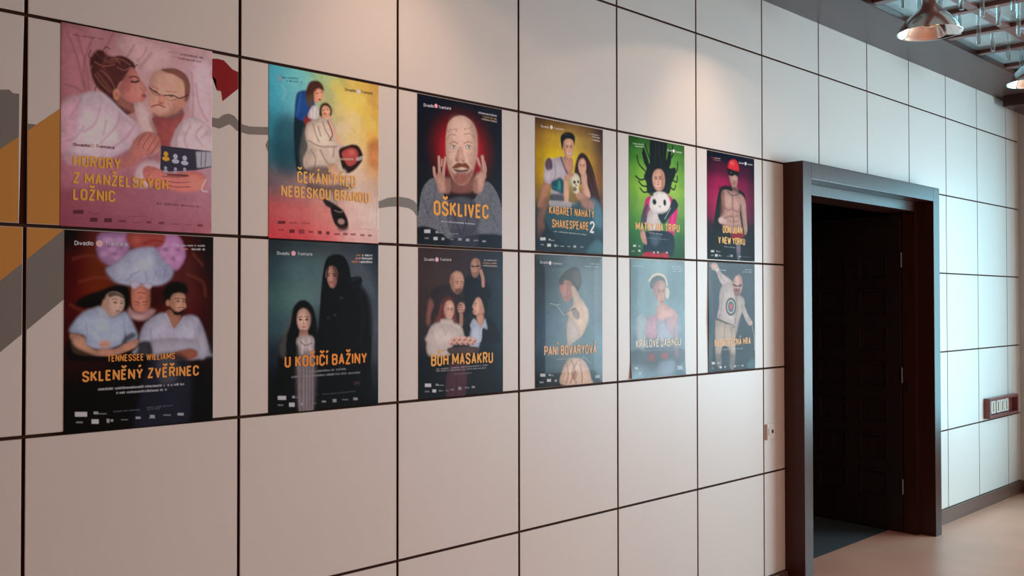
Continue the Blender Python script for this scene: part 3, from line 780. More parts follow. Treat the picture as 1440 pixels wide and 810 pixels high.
   ('s',[(304.9,246.4),(323.4,234.4),(337.7,251.5),(360.7,255.1),(348.0,278.3),(333.8,299.9),(317.6,273.0)],(187,133,110),2,1.0),
   ('s',[(218.7,376.2),(221.9,342.4),(231.3,295.4),(257.9,262.6),(307.4,246.4),(333.8,298.4),(369.5,257.2),(411.1,258.6),(434.0,299.5),(455.6,374.6),(457.3,385.6)],(204,213,244),2.5,1.0),
   ('l',[(307.4,248.8),(322.6,277.9),(333.8,299.9)],5.3,(218,228,252),3.2,0.5),
   ('l',[(369.5,257.2),(353.1,278.4),(333.8,299.9)],5.4,(217,226,252),3.2,0.5),
   ('l',[(333.8,299.9),(338.2,379.9)],2.7,(148,156,185),3.2,0.43),
   ('l',[(258.1,295.9),(263.1,334.1),(258.4,372.1)],5.9,(142,149,189),6.4,0.43),
   ('l',[(405.0,298.9),(407.8,338.4),(415.8,378.0)],6.1,(142,149,189),6.4,0.43),
   ('l',[(287.7,315.7),(307.8,345.1)],6.0,(142,149,189),6.4,0.43),
   ('l',[(368.7,327.5),(389.6,367.2)],6.1,(142,149,189),6.4,0.43),
   ('s',[(420.7,279.5),(458.3,369.7),(457.3,385.6),(426.4,384.4),(410.4,328.6)],(151,159,189),6,0.6),
   ('s',[(261.0,328.4),(425.2,333.0),(439.0,367.4),(420.9,392.1),(358.5,393.7),(263.8,387.3)],(186,193,218),3,1.0),
   ('s',[(332.2,371.9),(384.9,358.7),(416.3,370.8),(402.9,393.0),(340.9,393.0)],(166,102,79),3,1.0),
   ('s',[(420.5,299.0),(449.9,359.2),(439.1,392.8),(416.3,383.5)],(189,196,221),3,1.0),
   ('s',[(17.6,313.9),(32.8,341.4),(94.1,370.8),(133.3,384.2),(25.5,383.5),(2.9,351.9)],(0,0,0),4,0.9),
   ('s',[(221.9,335.4),(259.4,336.5),(263.9,393.8),(214.1,423.9),(141.2,388.5),(165.1,377.6),(213.8,367.4)],(0,0,0),4,0.9),
   ('s',[(263.8,387.3),(376.1,386.1),(394.4,508.7),(368.2,615.4),(215.0,605.2),(222.8,521.2)],(33,38,57),7,0.9),
   ('s',[(280.7,388.0),(340.9,390.5),(341.2,463.6),(289.5,460.5)],(97,102,117),9,0.6),
   ('t', [(125.8, 390.6), (337.7, 391.2)], 21.0, 'TENNESSEE WILLIAMS', (252, 171, 80), 'title_lettering'),
   ('t', [(52.2, 446.7), (418.7, 445.9)], 31.3, 'SKLENĚNÝ ZVĚŘINEC', (252, 177, 92), 'title_lettering'),
   ('m',[(98.4,474.4),(369.6,474.6)],7.0,(220,229,244),0.75),
   ('m',[(153.1,488.3),(315.4,488.4)],6.6,(220,229,244),0.75),
   ('t', [(28.0, 43.6), (82.3, 42.5)], 12.3, 'Divadlo', (235, 241, 252), 'logo_lettering'),
   ('t', [(118.4, 41.6), (185.3, 41.6)], 13.2, 'Tramtarie', (235, 241, 252), 'logo_lettering'),
   ('d',(100.5,36.2,10.1),(252,208,208)),
   ('m',[(344.8,34.5),(439.4,31.5)],5.0,(235,240,252),0.8),
   ('m',[(357.6,44.7),(385.5,44.2)],4.8,(240,182,145),0.7),
   ('m',[(392.5,45.0),(439.4,43.8)],6.0,(235,240,252),0.8),
   ('p',[(32.4,532.9),(66.9,535.7),(66.9,549.7),(32.5,546.9)],(228,241,252),0.4,0.85),
   ('p',[(80.2,558.6),(101.1,560.4),(101.1,573.7),(80.3,571.8)],(228,241,252),0.4,0.85),
   ('p',[(86.1,536.3),(99.5,537.4),(99.5,545.2),(86.1,544.1)],(196,207,221),0.4,0.85),
   ('p',[(125.1,561.0),(133.3,561.7),(133.4,573.5),(125.2,572.8)],(196,207,221),0.4,0.85),
   ('p',[(137.3,563.5),(144.9,564.2),(144.9,570.9),(137.3,570.2)],(196,207,221),0.4,0.85),
   ('p',[(213.8,562.0),(229.0,563.3),(229.0,570.1),(213.8,568.8)],(196,207,221),0.4,0.85),
   ('p',[(258.4,560.4),(273.3,561.6),(273.3,570.1),(258.5,568.9)],(196,207,221),0.4,0.85),
   ('p',[(348.3,561.4),(368.5,563.1),(368.6,571.1),(348.3,569.4)],(196,207,221),0.4,0.85),
   ('p',[(90.5,541.5),(125.0,544.3),(125.1,547.3),(90.6,544.5)],(154,162,176),0.4,0.8),
   ('p',[(167.9,566.1),(190.3,568.0),(190.3,570.5),(167.9,568.6)],(154,162,176),0.4,0.8),
   ('p',[(254.6,567.9),(275.6,569.7),(275.6,572.8),(254.6,571.0)],(154,162,176),0.4,0.8),
   ('p',[(301.7,562.4),(326.5,564.4),(326.6,568.3),(301.7,566.2)],(154,162,176),0.4,0.8),
   ('p',[(35.5,561.3),(55.3,563.1),(55.3,567.8),(35.5,566.1)],(154,162,176),0.4,0.8),
   ('m',[(144.8,542.8),(227.3,543.3)],3.7,(123,130,142),0.7),
   ('m',[(248.0,538.7),(333.1,538.2)],3.7,(123,130,142),0.7),
   ('m',[(249.7,544.4),(290.2,544.1)],3.7,(123,130,142),0.7),
  ]},
 {'x0': 0.7771, 'z1': 2.4942, 'w': 464.7, 'h': 593.8, 'label': 'blue-to-gold theatre poster of a woman leaning over a seated friend, big black sandal below', 'wave': 0.0005, 'gloss': False, 'pitch': 1.8, 'seed': 5, 'curl': [], 'spec': 0.12,
  'ops': [
   ('g',[[(79,210,244),(126,230,241),(186,221,161),(227,210,115),(216,178,93)],[(72,201,238),(122,224,244),(202,213,155),(252,235,131),(227,190,99)],[(54,164,196),(99,178,202),(216,211,182),(252,234,159),(248,219,115)],[(45,123,149),(75,126,143),(227,219,205),(252,239,209),(237,178,112)],[(125,111,124),(166,143,149),(216,190,179),(243,224,211),(229,204,185)],[(216,105,109),(227,123,127),(243,161,155),(251,224,217),(248,236,232)],[(227,80,90),(237,93,103),(248,129,136),(252,205,204),(248,213,211)]]),
   ('e',(306.6,65.1,34.3,28.9,0),(252,238,123),6,0.55),
   ('e',(368.4,73.0,41.6,34.4,0),(252,242,125),6,0.55),
   ('e',(276.2,35.9,30.0,25.5,0),(243,233,115),6,0.55),
   ('e',(399.9,103.0,37.8,31.0,0),(252,225,110),6,0.55),
   ('e',(296.5,117.4,28.3,23.8,0),(252,238,163),6,0.55),
   ('e',(421.1,152.1,32.1,25.8,0),(252,232,116),6,0.55),
   ('e',(347.7,144.5,37.4,30.6,0),(252,240,183),6,0.55),
   ('e',(389.2,18.2,31.8,26.1,0),(237,207,90),6,0.55),
   ('e',(306.8,183.8,34.3,28.9,0),(252,243,208),6,0.55),
   ('e',(442.6,227.6,32.1,26.1,0),(227,143,83),6,0.55),
   ('e',(431.8,194.1,26.7,21.8,0),(252,198,92),6,0.55),
   ('e',(453.2,104.3,21.6,17.4,0),(248,207,83),6,0.55),
   ('s',[(421.2,230.1),(469.5,198.3),(469.6,303.3),(421.3,299.4)],(216,138,83),9,0.7),
   ('s',[(19.3,204.0),(102.0,177.1),(125.9,353.5),(37.9,361.9)],(8,80,103),14,0.7),
   ('l',[(50.8,63.2),(64.6,85.2),(55.5,110.8)],11.5,(154,238,252),8.0,0.36),
   ('s',[(101.9,156.8),(144.4,171.5),(163.6,218.3),(183.1,339.8),(121.2,362.1),(102.3,298.9)],(0,45,62),2.5,1.0),
   ('s',[(139.7,196.7),(166.5,218.0),(188.0,331.1),(135.3,352.6),(121.0,296.9)],(110,114,115),4,0.8),
   ('s',[(108.3,90.7),(128.0,72.2),(158.5,69.2),(179.7,92.4),(185.6,128.8),(177.9,160.4),(144.4,176.4),(111.3,171.8),(101.9,152.7)],(22,84,167),2,1.0),
   ('l',[(125.2,84.1),(118.7,125.9),(111.3,159.6)],10.7,(52,120,214),4.8,0.5),
   ('l',[(153.7,79.8),(163.4,119.5),(158.7,161.3)],9.6,(0,47,112),4.8,0.5),
   ('s',[(147.0,74.2),(160.3,39.2),(179.6,27.9),(202.9,27.5),(218.6,41.6),(220.6,59.7),(197.1,79.8),(175.9,101.2),(154.7,97.7)],(75,43,37),1.8,1.0),
   ('s',[(179.7,72.5),(197.1,53.3),(216.6,57.8),(220.6,71.3),(208.9,93.1),(191.4,103.9),(177.8,96.0)],(252,185,156),1.2,1.0),
   ('s',[(149.0,84.6),(179.7,75.9),(177.8,109.2),(163.4,127.8),(149.0,113.4)],(96,80,60),2.5,0.8),
   ('l',[(187.4,73.0),(199.1,69.6)],2.7,(96,43,37),0.8,0.8),
   ('l',[(206.9,65.1),(216.6,65.3)],2.7,(96,43,37),0.8,0.8),
   ('e',(204.0,92.1,6.9,2.9,0),(186,58,60),0.8,0.9),
   ('e',(210.8,77.8,3.9,3.3,0),(252,198,170),1.5,0.7),
   ('s',[(137.7,172.3),(156.8,151.7),(179.8,158.5),(187.6,174.0),(163.6,190.3),(144.4,189.5)],(150,54,63),2,1.0),
   ('s',[(154.9,157.7),(170.1,123.5),(187.5,116.1),(200.1,125.9),(199.2,157.5),(183.7,167.9),(170.2,166.4)],(238,241,252),1.5,1.0),
   ('l',[(177.8,125.7),(176.0,163.1)],2.7,(186,184,196),1,0.7),
   ('l',[(190.4,125.6),(189.5,158.8)],2.7,(186,184,196),1,0.7),
   ('s',[(203.1,142.9),(208.9,111.3),(231.5,98.9),(250.3,108.8),(257.3,127.9),(248.4,147.6),(214.9,155.4)],(48,15,4),1.5,1.0),
   ('s',[(212.8,124.9),(222.6,111.0),(238.4,110.5),(249.3,122.3),(246.4,139.5),(232.6,151.4),(214.8,143.8)],(252,198,165),1.2,1.0),
   ('l',[(216.8,130.2),(226.6,123.8)],2.7,(96,58,45),0.8,0.8),
   ('l',[(232.5,121.3),(242.4,123.3)],2.7,(96,58,45),0.8,0.8),
   ('e',(226.6,138.9,6.9,2.9,0),(191,80,74),0.8,0.9),
   ('s',[(212.9,147.4),(246.4,141.2),(252.4,161.3),(221.8,169.5)],(243,193,164),1.5,1.0),
   ('s',[(147.4,212.1),(154.9,182.4),(197.3,161.1),(248.4,156.0),(271.4,188.3),(286.6,237.0),(329.3,247.4),(298.8,265.2),(281.7,315.1),(246.8,326.9),(188.0,355.9),(144.8,343.5),(136.2,311.7),(154.2,268.7)],(231,219,208),2,1.0),
   ('s',[(149.2,203.7),(197.3,172.7),(238.5,174.0),(258.5,223.5),(222.0,262.8),(163.7,255.3),(147.4,236.7)],(252,242,228),3,0.8),
   ('l',[(178.0,183.5),(187.7,215.4),(202.3,242.6)],7.2,(140,126,118),3.2,0.54),
   ('l',[(216.9,170.2),(231.7,201.6),(256.5,232.1)],7.3,(140,126,118),3.2,0.54),
   ('l',[(158.9,243.5),(207.3,258.6),(276.6,250.8)],7.2,(140,126,118),3.2,0.54),
   ('l',[(168.5,275.4),(187.9,306.3),(178.3,348.5)],7.2,(140,126,118),3.2,0.54),
   ('l',[(207.3,271.1),(226.9,302.2),(246.7,321.1)],7.3,(140,126,118),3.2,0.54),
   ('l',[(266.5,256.1),(261.6,290.2)],7.5,(140,126,118),3.2,0.54),
   ('l',[(197.4,189.3),(209.1,221.0)],7.3,(140,126,118),3.2,0.54),
   ('l',[(244.5,170.7),(264.4,201.7),(291.6,238.1)],11.9,(252,208,181),1.5,1.0),
   ('l',[(238.5,163.1),(258.5,206.7),(246.6,233.3)],5.5,(119,61,63),1.5,0.8),
   ('s',[(286.6,264.0),(317.0,245.4),(349.9,234.8),(376.9,242.0),(393.8,278.0),(372.9,312.8),(342.8,337.1),(313.1,344.1),(298.9,320.1)],(45,21,28),2,1.0),
   ('s',[(298.8,271.1),(332.4,250.4),(360.3,250.7),(372.8,269.9),(362.4,301.0),(332.5,316.8),(313.1,301.8)],(199,90,87),2,1.0),
   ('e',(342.7,264.6,14.4,10.3,0),(248,138,133),3,0.6),
   ('l',[(286.7,296.0),(347.9,289.7)],7.5,(237,219,196),3.2,0.43),
   ('l',[(368.7,287.5),(394.8,277.9)],12.8,(251,252,249),3.2,0.5),
   ('s',[(149.6,343.1),(188.0,331.1),(246.8,326.9),(286.8,342.4),(298.9,362.4),(188.0,372.4),(144.8,359.9)],(99,80,80),5,0.8),
   ('s',[(238.8,324.4),(272.7,314.3),(288.8,346.4),(296.9,375.2),(261.8,378.3),(249.8,350.1)],(237,196,167),2,1.0),
   ('s',[(286.8,329.8),(319.2,335.1),(313.1,356.9),(291.8,354.6)],(237,236,232),3,0.8),
   ('s',[(149.7,392.2),(237.0,393.0),(327.5,381.0),(348.1,396.3),(246.9,421.4),(168.9,423.5)],(75,54,60),6,0.7),
   ('s',[(232.1,426.7),(268.8,423.9),(285.0,473.1),(259.0,483.3),(247.0,467.3)],(191,175,173),2,1.0),
   ('s',[(217.4,444.5),(247.0,450.6),(276.9,465.3),(266.9,478.5),(232.2,468.4)],(45,35,41),2.5,1.0),
   ('s',[(251.0,479.6),(266.9,464.3),(292.0,470.9),(309.3,484.1),(325.6,512.8),(327.7,536.4),(311.4,549.1),(285.1,544.6),(265.0,524.8)],(34,18,25),1.8,1.0),
   ('l',[(269.0,482.6),(292.1,487.8),(305.2,480.2)],4.6,(142,129,133),1,0.8),
   ('e',(297.2,521.2,14.1,10.2,0),(199,167,161),2.5,0.9),
   ('l',[(272.0,507.6),(297.1,501.8),(319.5,513.1)],6.4,(0,0,0),1,0.9),
   ('s',[(282.1,544.8),(327.7,538.1),(319.6,553.8),(287.1,555.5)],(96,54,63),3,0.7),
   ('t', [(111.9, 396.3), (360.5, 391.9)], 41.0, 'ČEKÁNÍ PŘED', (252, 200, 117), 'title_lettering'),
   ('t', [(49.1, 448.3), (421.5, 445.6)], 38.4, 'NEBESKOU BRÁNOU', (252, 200, 117), 'title_lettering'),
   ('t', [(312.6, 43.8), (360.0, 42.5)], 11.0, 'Divadlo', (117, 108, 71), 'logo_lettering'),
   ('t', [(385.1, 41.3), (435.9, 39.6)], 11.2, 'Tramtarie', (117, 108, 71), 'logo_lettering'),
   ('d',(372.5,37.2,8.5),(229,234,252)),
   ('m',[(51.6,40.5),(116.6,34.0)],6.4,(16,80,99),0.8),
   ('m',[(33.4,40.3),(49.8,40.8)],6.4,(216,152,173),0.7),
   ('m',[(66.3,49.4),(131.8,44.6)],6.5,(16,80,99),0.8),
   ('m',[(33.4,49.9),(62.7,48.4)],6.4,(216,152,173),0.7),
   ('m',[(369.0,544.4),(434.4,546.2)],4.3,(216,152,155),0.7),
   ('l',[(456.8,430.9),(456.9,526.7)],1.9,(186,161,155),0.5,0.6),
   ('p',[(35.6,534.1),(65.8,532.3),(65.8,542.7),(35.7,544.5)],(72,26,37),0.4,0.85),
   ('p',[(81.5,561.2),(102.9,560.1),(102.9,572.2),(81.6,573.3)],(72,26,37),0.4,0.85),
   ('p',[(198.1,560.1),(213.7,559.2),(213.8,570.9),(198.2,571.6)],(72,26,37),0.4,0.85),
   ('p',[(232.4,560.0),(247.2,559.2),(247.2,570.9),(232.4,571.6)],(72,26,37),0.4,0.85),
   ('p',[(119.8,559.2),(142.5,558.0),(142.5,572.7),(119.8,573.8)],(142,58,67),0.4,0.8),
   ('p',[(159.6,562.0),(178.8,561.0),(178.8,568.5),(159.6,569.4)],(142,58,67),0.4,0.8),
   ('p',[(267.1,564.9),(292.2,563.6),(292.2,570.4),(267.1,571.6)],(142,58,67),0.4,0.8),
   ('p',[(305.4,561.3),(325.7,560.3),(325.7,569.6),(305.4,570.6)],(142,58,67),0.4,0.8),
   ('p',[(338.0,562.2),(360.7,561.1),(360.8,567.9),(338.0,569.0)],(142,58,67),0.4,0.8),
   ('p',[(381.6,562.6),(400.5,561.7),(400.5,568.6),(381.6,569.5)],(142,58,67),0.4,0.8),
   ('p',[(416.3,562.6),(434.4,561.7),(434.4,568.7),(416.3,569.5)],(142,58,67),0.4,0.8),
   ('p',[(79.6,536.3),(112.2,534.4),(112.2,538.5),(79.6,540.4)],(142,58,67),0.4,0.6),
   ('p',[(131.0,535.0),(164.3,533.1),(164.3,537.2),(131.0,539.1)],(142,58,67),0.4,0.6),
   ('p',[(36.6,562.0),(61.3,560.7),(61.3,567.1),(36.6,568.4)],(142,58,67),0.4,0.6),
  ]},
 {'x0': 0.7786, 'z1': 1.8948, 'w': 463.0, 'h': 594.2, 'label': 'dark green theatre poster of a tall hooded figure beside a girl in white', 'wave': 0.0005, 'gloss': False, 'pitch': 1.8, 'seed': 6, 'curl': [], 'spec': 0.12,
  'ops': [
   ('g',[[(37,49,60),(51,70,76),(62,75,81),(56,68,81),(26,39,53)],[(48,78,87),(83,120,130),(89,123,130),(80,99,112),(46,58,74)],[(62,108,110),(95,140,142),(97,129,139),(89,108,127),(62,78,93)],[(53,90,103),(74,108,118),(56,71,81),(71,84,100),(80,93,106)],[(26,43,57),(31,43,53),(15,26,37),(31,39,53),(68,81,93)],[(0,4,18),(0,4,14),(0,0,0),(0,4,21),(31,39,49)],[(0,0,0),(0,0,0),(0,0,0),(0,0,0),(0,4,14)]]),
   ('s',[(349.3,66.9),(442.3,115.2),(452.9,242.8),(431.9,208.8),(380.0,141.6)],(92,108,124),12,0.6),
   ('s',[(226.9,127.4),(240.3,70.0),(271.5,46.1),(311.1,51.4),(335.3,118.9),(380.0,124.8),(384.1,148.3),(411.0,185.1),(429.8,234.2),(434.1,319.0),(429.0,437.4),(413.6,626.3),(198.2,608.8),(191.1,378.5),(200.4,289.8),(207.9,208.9)],(0,0,0),2,1.0),
   ('s',[(207.9,208.9),(216.3,119.5),(230.6,62.1),(257.8,43.2),(295.2,43.6),(325.2,69.2),(337.3,125.5),(319.3,183.9),(284.5,175.9),(250.3,217.0),(221.3,208.9)],(0,0,0),2,1.0),
   ('l',[(371.8,145.9),(411.0,185.1),(427.7,242.6),(432.0,335.9)],15.1,(42,49,60),8.0,0.65),
   ('l',[(380.1,183.6),(390.5,267.6),(380.3,368.2)],17.6,(15,20,32),9.6,0.58),
   ('s',[(337.3,127.2),(380.0,119.8),(388.2,143.2),(359.6,165.3),(331.3,158.9)],(4,4,21),2,1.0),
   ('l',[(339.3,133.8),(374.9,126.6)],6.2,(46,49,60),3.2,0.58),
   ('s',[(233.6,102.8),(245.2,86.2),(264.7,84.1),(277.5,101.9),(277.6,134.8),(264.9,161.3),(248.3,158.1),(238.5,139.5),(230.8,123.3)],(194,149,139),1.6,1.0),
   ('s',[(257.9,85.9),(279.5,101.8),(277.6,138.9),(263.9,161.3),(259.9,126.9)],(117,81,77),3,0.7),
   ('l',[(236.5,112.6),(248.2,110.7)],3.5,(42,0,0),1,0.9),
   ('l',[(259.9,112.1),(273.6,113.5)],3.6,(42,0,0),1,0.9),
   ('e',(242.4,119.0,5.8,2.5,0),(8,0,0),0.8,0.9),
   ('e',(267.7,119.3,5.9,2.5,0),(8,0,0),0.8,0.9),
   ('l',[(251.1,120.5),(250.2,133.6)],3.6,(238,188,171),1.2,0.7),
   ('e',(252.1,142.6,8.8,3.2,0),(181,51,57),1,0.9),
   ('l',[(240.4,90.4),(232.7,135.5),(229.0,184.4)],5.4,(0,0,0),1.5,0.9),
   ('l',[(261.8,81.7),(274.6,110.2),(284.5,151.2)],8.5,(0,0,0),3.2,0.58),
   ('e',(296.4,198.1,6.0,2.5,0),(71,78,90),1,0.9),
   ('e',(269.9,259.7,5.9,2.5,0),(71,78,90),1,0.9),
   ('e',(240.7,270.1,5.8,2.4,0),(71,78,90),1,0.9),
   ('s',[(40.2,349.8),(63.4,326.9),(90.5,296.0),(113.5,352.0),(114.1,598.0),(19.6,590.3),(35.1,420.0)],(0,0,0),3,1.0),
   ('s',[(40.2,349.8),(67.9,295.6),(88.6,240.6),(101.4,272.4),(86.1,351.2),(63.7,405.5),(41.2,389.0)],(97,102,103),6,0.55),
   ('s',[(88.6,272.2),(97.6,231.1),(125.2,207.3),(156.8,212.1),(183.2,247.6),(194.8,322.0),(187.3,394.5),(79.9,390.4),(70.7,335.0),(81.5,303.7)],(0,0,0),2,1.0),
   ('s',[(111.5,268.5),(117.9,244.7),(138.2,234.5),(158.7,249.0),(166.3,279.6),(155.1,311.5),(136.5,322.3),(119.9,306.0),(112.4,288.4)],(228,194,180),1.5,1.0),
   ('s',[(143.8,236.9),(166.3,257.1),(166.3,285.3),(153.3,313.1),(150.4,273.0)],(178,140,127),3,0.6),
   ('l',[(117.9,266.2),(130.8,264.0)],2.6,(71,31,21),0.8,0.9),
   ('l',[(143.8,264.1),(157.8,265.9)],2.6,(71,31,21),0.8,0.9),
   ('e',(125.3,274.3,6.5,3.2,0),(39,0,0),0.8,0.95),
   ('e',(151.3,274.6,6.6,3.2,0),(39,0,0),0.8,0.95),
   ('l',[(138.3,276.0),(138.3,287.2)],3.5,(183,140,124),1,0.6),
   ('e',(138.3,289.6,5.6,2.0,0),(157,102,90),0.8,0.7),
   ('e',(139.3,300.0,8.4,2.4,0),(178,82,84),0.8,0.9),
   ('s',[(123.6,312.5),(151.4,313.1),(157.1,341.2),(123.6,340.3)],(178,140,124),2,1.0),
   ('s',[(112.6,337.7),(145.9,328.9),(179.6,339.4),(185.4,394.4),(179.9,458.5),(174.6,604.4),(124.3,600.4),(114.7,463.2),(109.0,383.6)],(194,190,197),2.5,1.0),
   ('s',[(112.7,407.5),(185.5,410.5),(176.5,604.6),(122.4,600.2)],(117,111,121),8,0.75),
   ('l',[(136.6,344.7),(133.0,392.4)],7.0,(248,249,252),3.2,0.5),
   ('l',[(159.9,341.3),(166.6,393.7)],7.0,(245,244,246),3.2,0.5),
   ('l',[(131.2,424.2),(130.5,519.7),(131.6,599.4)],4.7,(71,65,74),3.2,0.5),
   ('l',[(146.1,424.9),(145.4,520.7),(146.5,600.6)],4.7,(71,65,74),3.2,0.5),
   ('l',[(159.1,425.4),(158.4,521.5),(159.5,601.6)],4.7,(71,65,74),3.2,0.5),
   ('l',[(170.4,425.9),(169.7,522.2),(170.8,602.5)],4.7,(71,65,74),3.2,0.5),
   ('l',[(127.3,352.4),(145.9,364.9),(172.1,357.7)],4.3,(111,102,106),1.5,0.7),
   ('s',[(70.8,374.3),(113.5,359.9),(118.3,423.6),(77.2,421.8)],(0,0,0),4,0.9),
   ('s',[(181.6,362.0),(204.4,354.6),(200.7,427.3),(183.6,426.5)],(0,0,0),4,0.9),
   ('t', [(62.1, 438.4), (409.5, 438.7)], 39.0, 'U KOČIČÍ BAŽINY', (252, 163, 73), 'title_lettering'),
   ('m',[(149.7,461.3),(318.4,458.7)],7.0,(152,160,174),0.8),
   ('m',[(89.6,476.0),(379.7,474.9)],7.0,(152,160,174),0.8),
   ('p',[(36.0,534.2),(68.5,536.4),(68.6,550.0),(36.1,547.7)],(217,230,243),0.4,0.85),
   ('p',[(80.6,560.4),(102.7,562.1),(102.7,576.4),(80.7,574.7)],(217,230,243),0.4,0.85),
   ('p',[(92.7,537.4),(104.4,538.2),(104.5,547.2),(92.7,546.3)],(172,181,197),0.4,0.85),
   ('p',[(126.8,564.8),(138.0,565.6),(138.0,574.3),(126.8,573.4)],(172,181,197),0.4,0.85),
   ('p',[(214.8,563.4),(231.5,564.6),(231.5,570.5),(214.8,569.3)],(172,181,197),0.4,0.85),
   ('p',[(260.0,560.7),(276.6,561.9),(276.6,573.2),(260.1,572.0)],(172,181,197),0.4,0.85),
   ('p',[(349.8,561.7),(369.5,563.1),(369.5,572.5),(349.8,571.1)],(172,181,197),0.4,0.85),
   ('p',[(104.5,542.1),(126.7,543.6),(126.7,546.8),(104.5,545.3)],(136,143,157),0.4,0.8),
   ('p',[(171.9,567.8),(191.0,569.2),(191.0,572.1),(171.9,570.7)],(136,143,157),0.4,0.8),
   ('p',[(300.5,563.9),(328.7,565.9),(328.7,569.6),(300.5,567.6)],(136,143,157),0.4,0.8),
   ('p',[(36.1,563.1),(57.7,564.8),(57.7,569.8),(36.1,568.2)],(136,143,157),0.4,0.8),
   ('p',[(214.0,566.0),(229.5,567.1),(229.5,569.1),(214.0,567.9)],(136,143,157),0.4,0.8),
   ('m',[(217.8,542.7),(361.2,541.0)],3.3,(114,120,133),0.7),
   ('m',[(166.2,542.4),(198.6,541.4)],2.6,(92,96,109),0.6),
   ('l',[(355.0,503.2),(355.1,516.7)],2.2,(117,84,96),1,0.8),
   ('e',(366.1,509.6,6.6,5.4,0),(92,65,77),1.5,0.8),
   ('l',[(377.6,506.2),(376.8,516.3)],1.9,(117,84,96),1,0.8),
   ('t', [(31.6, 50.7), (79.7, 50.6)], 11.0, 'Divadlo', (221, 241, 252), 'logo_lettering'),
   ('t', [(112.7, 50.0), (172.8, 49.5)], 11.0, 'Tramtarie', (221, 241, 252), 'logo_lettering'),
   ('d',(96.6,43.8,8.8),(252,200,217)),
   ('m',[(362.0,44.5),(390.3,43.9)],7.3,(217,169,106),0.8),
   ('m',[(390.3,43.9),(435.1,42.9)],7.6,(232,244,252),0.85),
   ('m',[(353.8,55.9),(375.3,55.8)],7.3,(217,154,130),0.8),
   ('m',[(376.0,55.8),(435.1,55.1)],7.6,(232,244,252),0.85),
   ('m',[(342.3,68.7),(378.6,68.3)],7.3,(217,143,106),0.8),
   ('m',[(380.3,68.8),(435.1,67.8)],7.6,(232,244,252),0.85),
  ]},
 {'x0': 1.4289, 'z1': 2.4929, 'w': 459.1, 'h': 586.6, 'label': 'theatre poster of a bald moustached man holding hands by his face before a red glow', 'wave': 0.0005, 'gloss': False, 'pitch': 1.9, 'seed': 7, 'curl': [], 'spec': 0.12,
  'ops': [
   ('g',[[(0,0,27),(0,0,27),(0,0,22),(0,0,27),(0,0,27)],[(0,0,22),(19,0,19),(32,0,12),(19,0,12),(0,0,27)],[(0,0,22),(39,0,12),(61,0,16),(43,0,8),(0,0,27)],[(0,0,22),(24,0,8),(43,0,4),(28,0,4),(0,0,25)],[(0,0,22),(0,0,12),(0,0,16),(0,0,16),(0,0,25)],[(0,0,22),(0,0,16),(0,0,25),(0,0,27),(0,0,32)]]),
   ('e',(232.2,190.4,156.6,138.6,0),(120,0,8),26,0.85),
   ('e',(232.2,198.9,118.9,107.5,0),(185,0,36),18,0.9),
   ('k',[(10.4,450.1),(29.0,368.2),(78.4,325.1),(117.9,352.7),(148.2,403.7),(225.4,389.6),(293.4,397.2),(365.4,314.8),(422.4,348.8),(456.0,420.1),(457.1,528.8),(316.2,533.1),(148.2,557.8),(4.2,522.7)],(158,169,185),1,1.0),
   ('k',[(10.4,450.1),(29.0,368.2),(78.4,325.1),(117.9,352.7),(148.2,403.7),(225.4,389.6),(293.4,397.2),(365.4,314.8),(422.4,348.8),(456.0,420.1),(457.1,528.8),(316.2,533.1),(148.2,557.8),(4.2,522.7)],(95,102,118),1,0.8),
   ('l',[(94.4,346.5),(83.7,412.6),(52.0,463.5)],11.3,(82,88,105),6.4,0.43),
   ('l',[(398.5,355.0),(386.5,424.7),(434.2,490.9)],12.3,(82,88,105),6.4,0.43),
   ('l',[(31.1,416.5),(62.6,479.0)],11.1,(82,88,105),6.4,0.43),
   ('l',[(115.8,410.2),(115.8,475.8),(137.3,540.2)],11.4,(82,88,105),6.4,0.43),
   ('s',[(154.7,415.6),(225.4,385.5),(304.8,398.0),(333.7,462.4),(293.2,532.5),(214.2,548.9),(164.5,522.3)],(81,83,102),3,0.9),
   ('l',[(181.0,422.0),(197.6,479.1),(225.3,535.8)],10.4,(39,42,61),4.8,0.5),
   ('l',[(281.9,406.5),(264.8,466.6),(236.5,535.3)],10.6,(39,42,61),4.8,0.5),
   ('l',[(170.0,439.3),(170.0,513.8)],9.0,(125,130,151),4.8,0.43),
   ('s',[(2.1,522.8),(83.7,522.5),(153.6,557.5),(159.0,601.0),(2.2,606.9)],(0,0,16),2,1.0),
   ('s',[(322.0,532.8),(460.7,531.2),(460.6,592.1),(159.0,601.0),(170.0,559.2),(236.5,552.0)],(0,0,29),3,1.0),
   ('s',[(203.1,520.3),(316.3,505.9),(304.7,591.2),(170.0,596.4)],(58,58,82),7,0.6),
   ('s',[(198.0,296.2),(290.1,270.4),(301.7,321.2),(290.0,361.1),(175.4,370.3),(175.5,323.7)],(139,90,85),4,1.0),
   ('s',[(149.8,127.8),(159.9,93.6),(185.7,70.7),(220.9,57.4),(255.4,58.3),(290.2,74.9),(311.4,106.8),(317.2,150.5),(317.2,198.3),(304.2,245.2),(287.7,292.2),(258.6,328.4),(223.6,340.0),(193.5,328.1),(169.9,298.8),(154.2,260.2),(147.0,212.5),(145.9,166.3)],(232,202,188),1.8,1.0),
   ('s',[(278.6,68.6),(311.4,106.8),(317.2,150.5),(317.2,198.3),(304.2,245.2),(284.2,279.6),(290.1,214.2),(297.2,152.8)],(187,150,137),8,0.7),
   ('s',[(149.8,157.4),(161.5,156.0),(167.1,223.0),(175.5,281.4),(169.9,298.8),(154.2,260.2),(147.0,212.5)],(194,160,145),5,0.6),
   ('e',(223.7,90.8,45.6,19.3,0),(246,221,204),14,0.6),
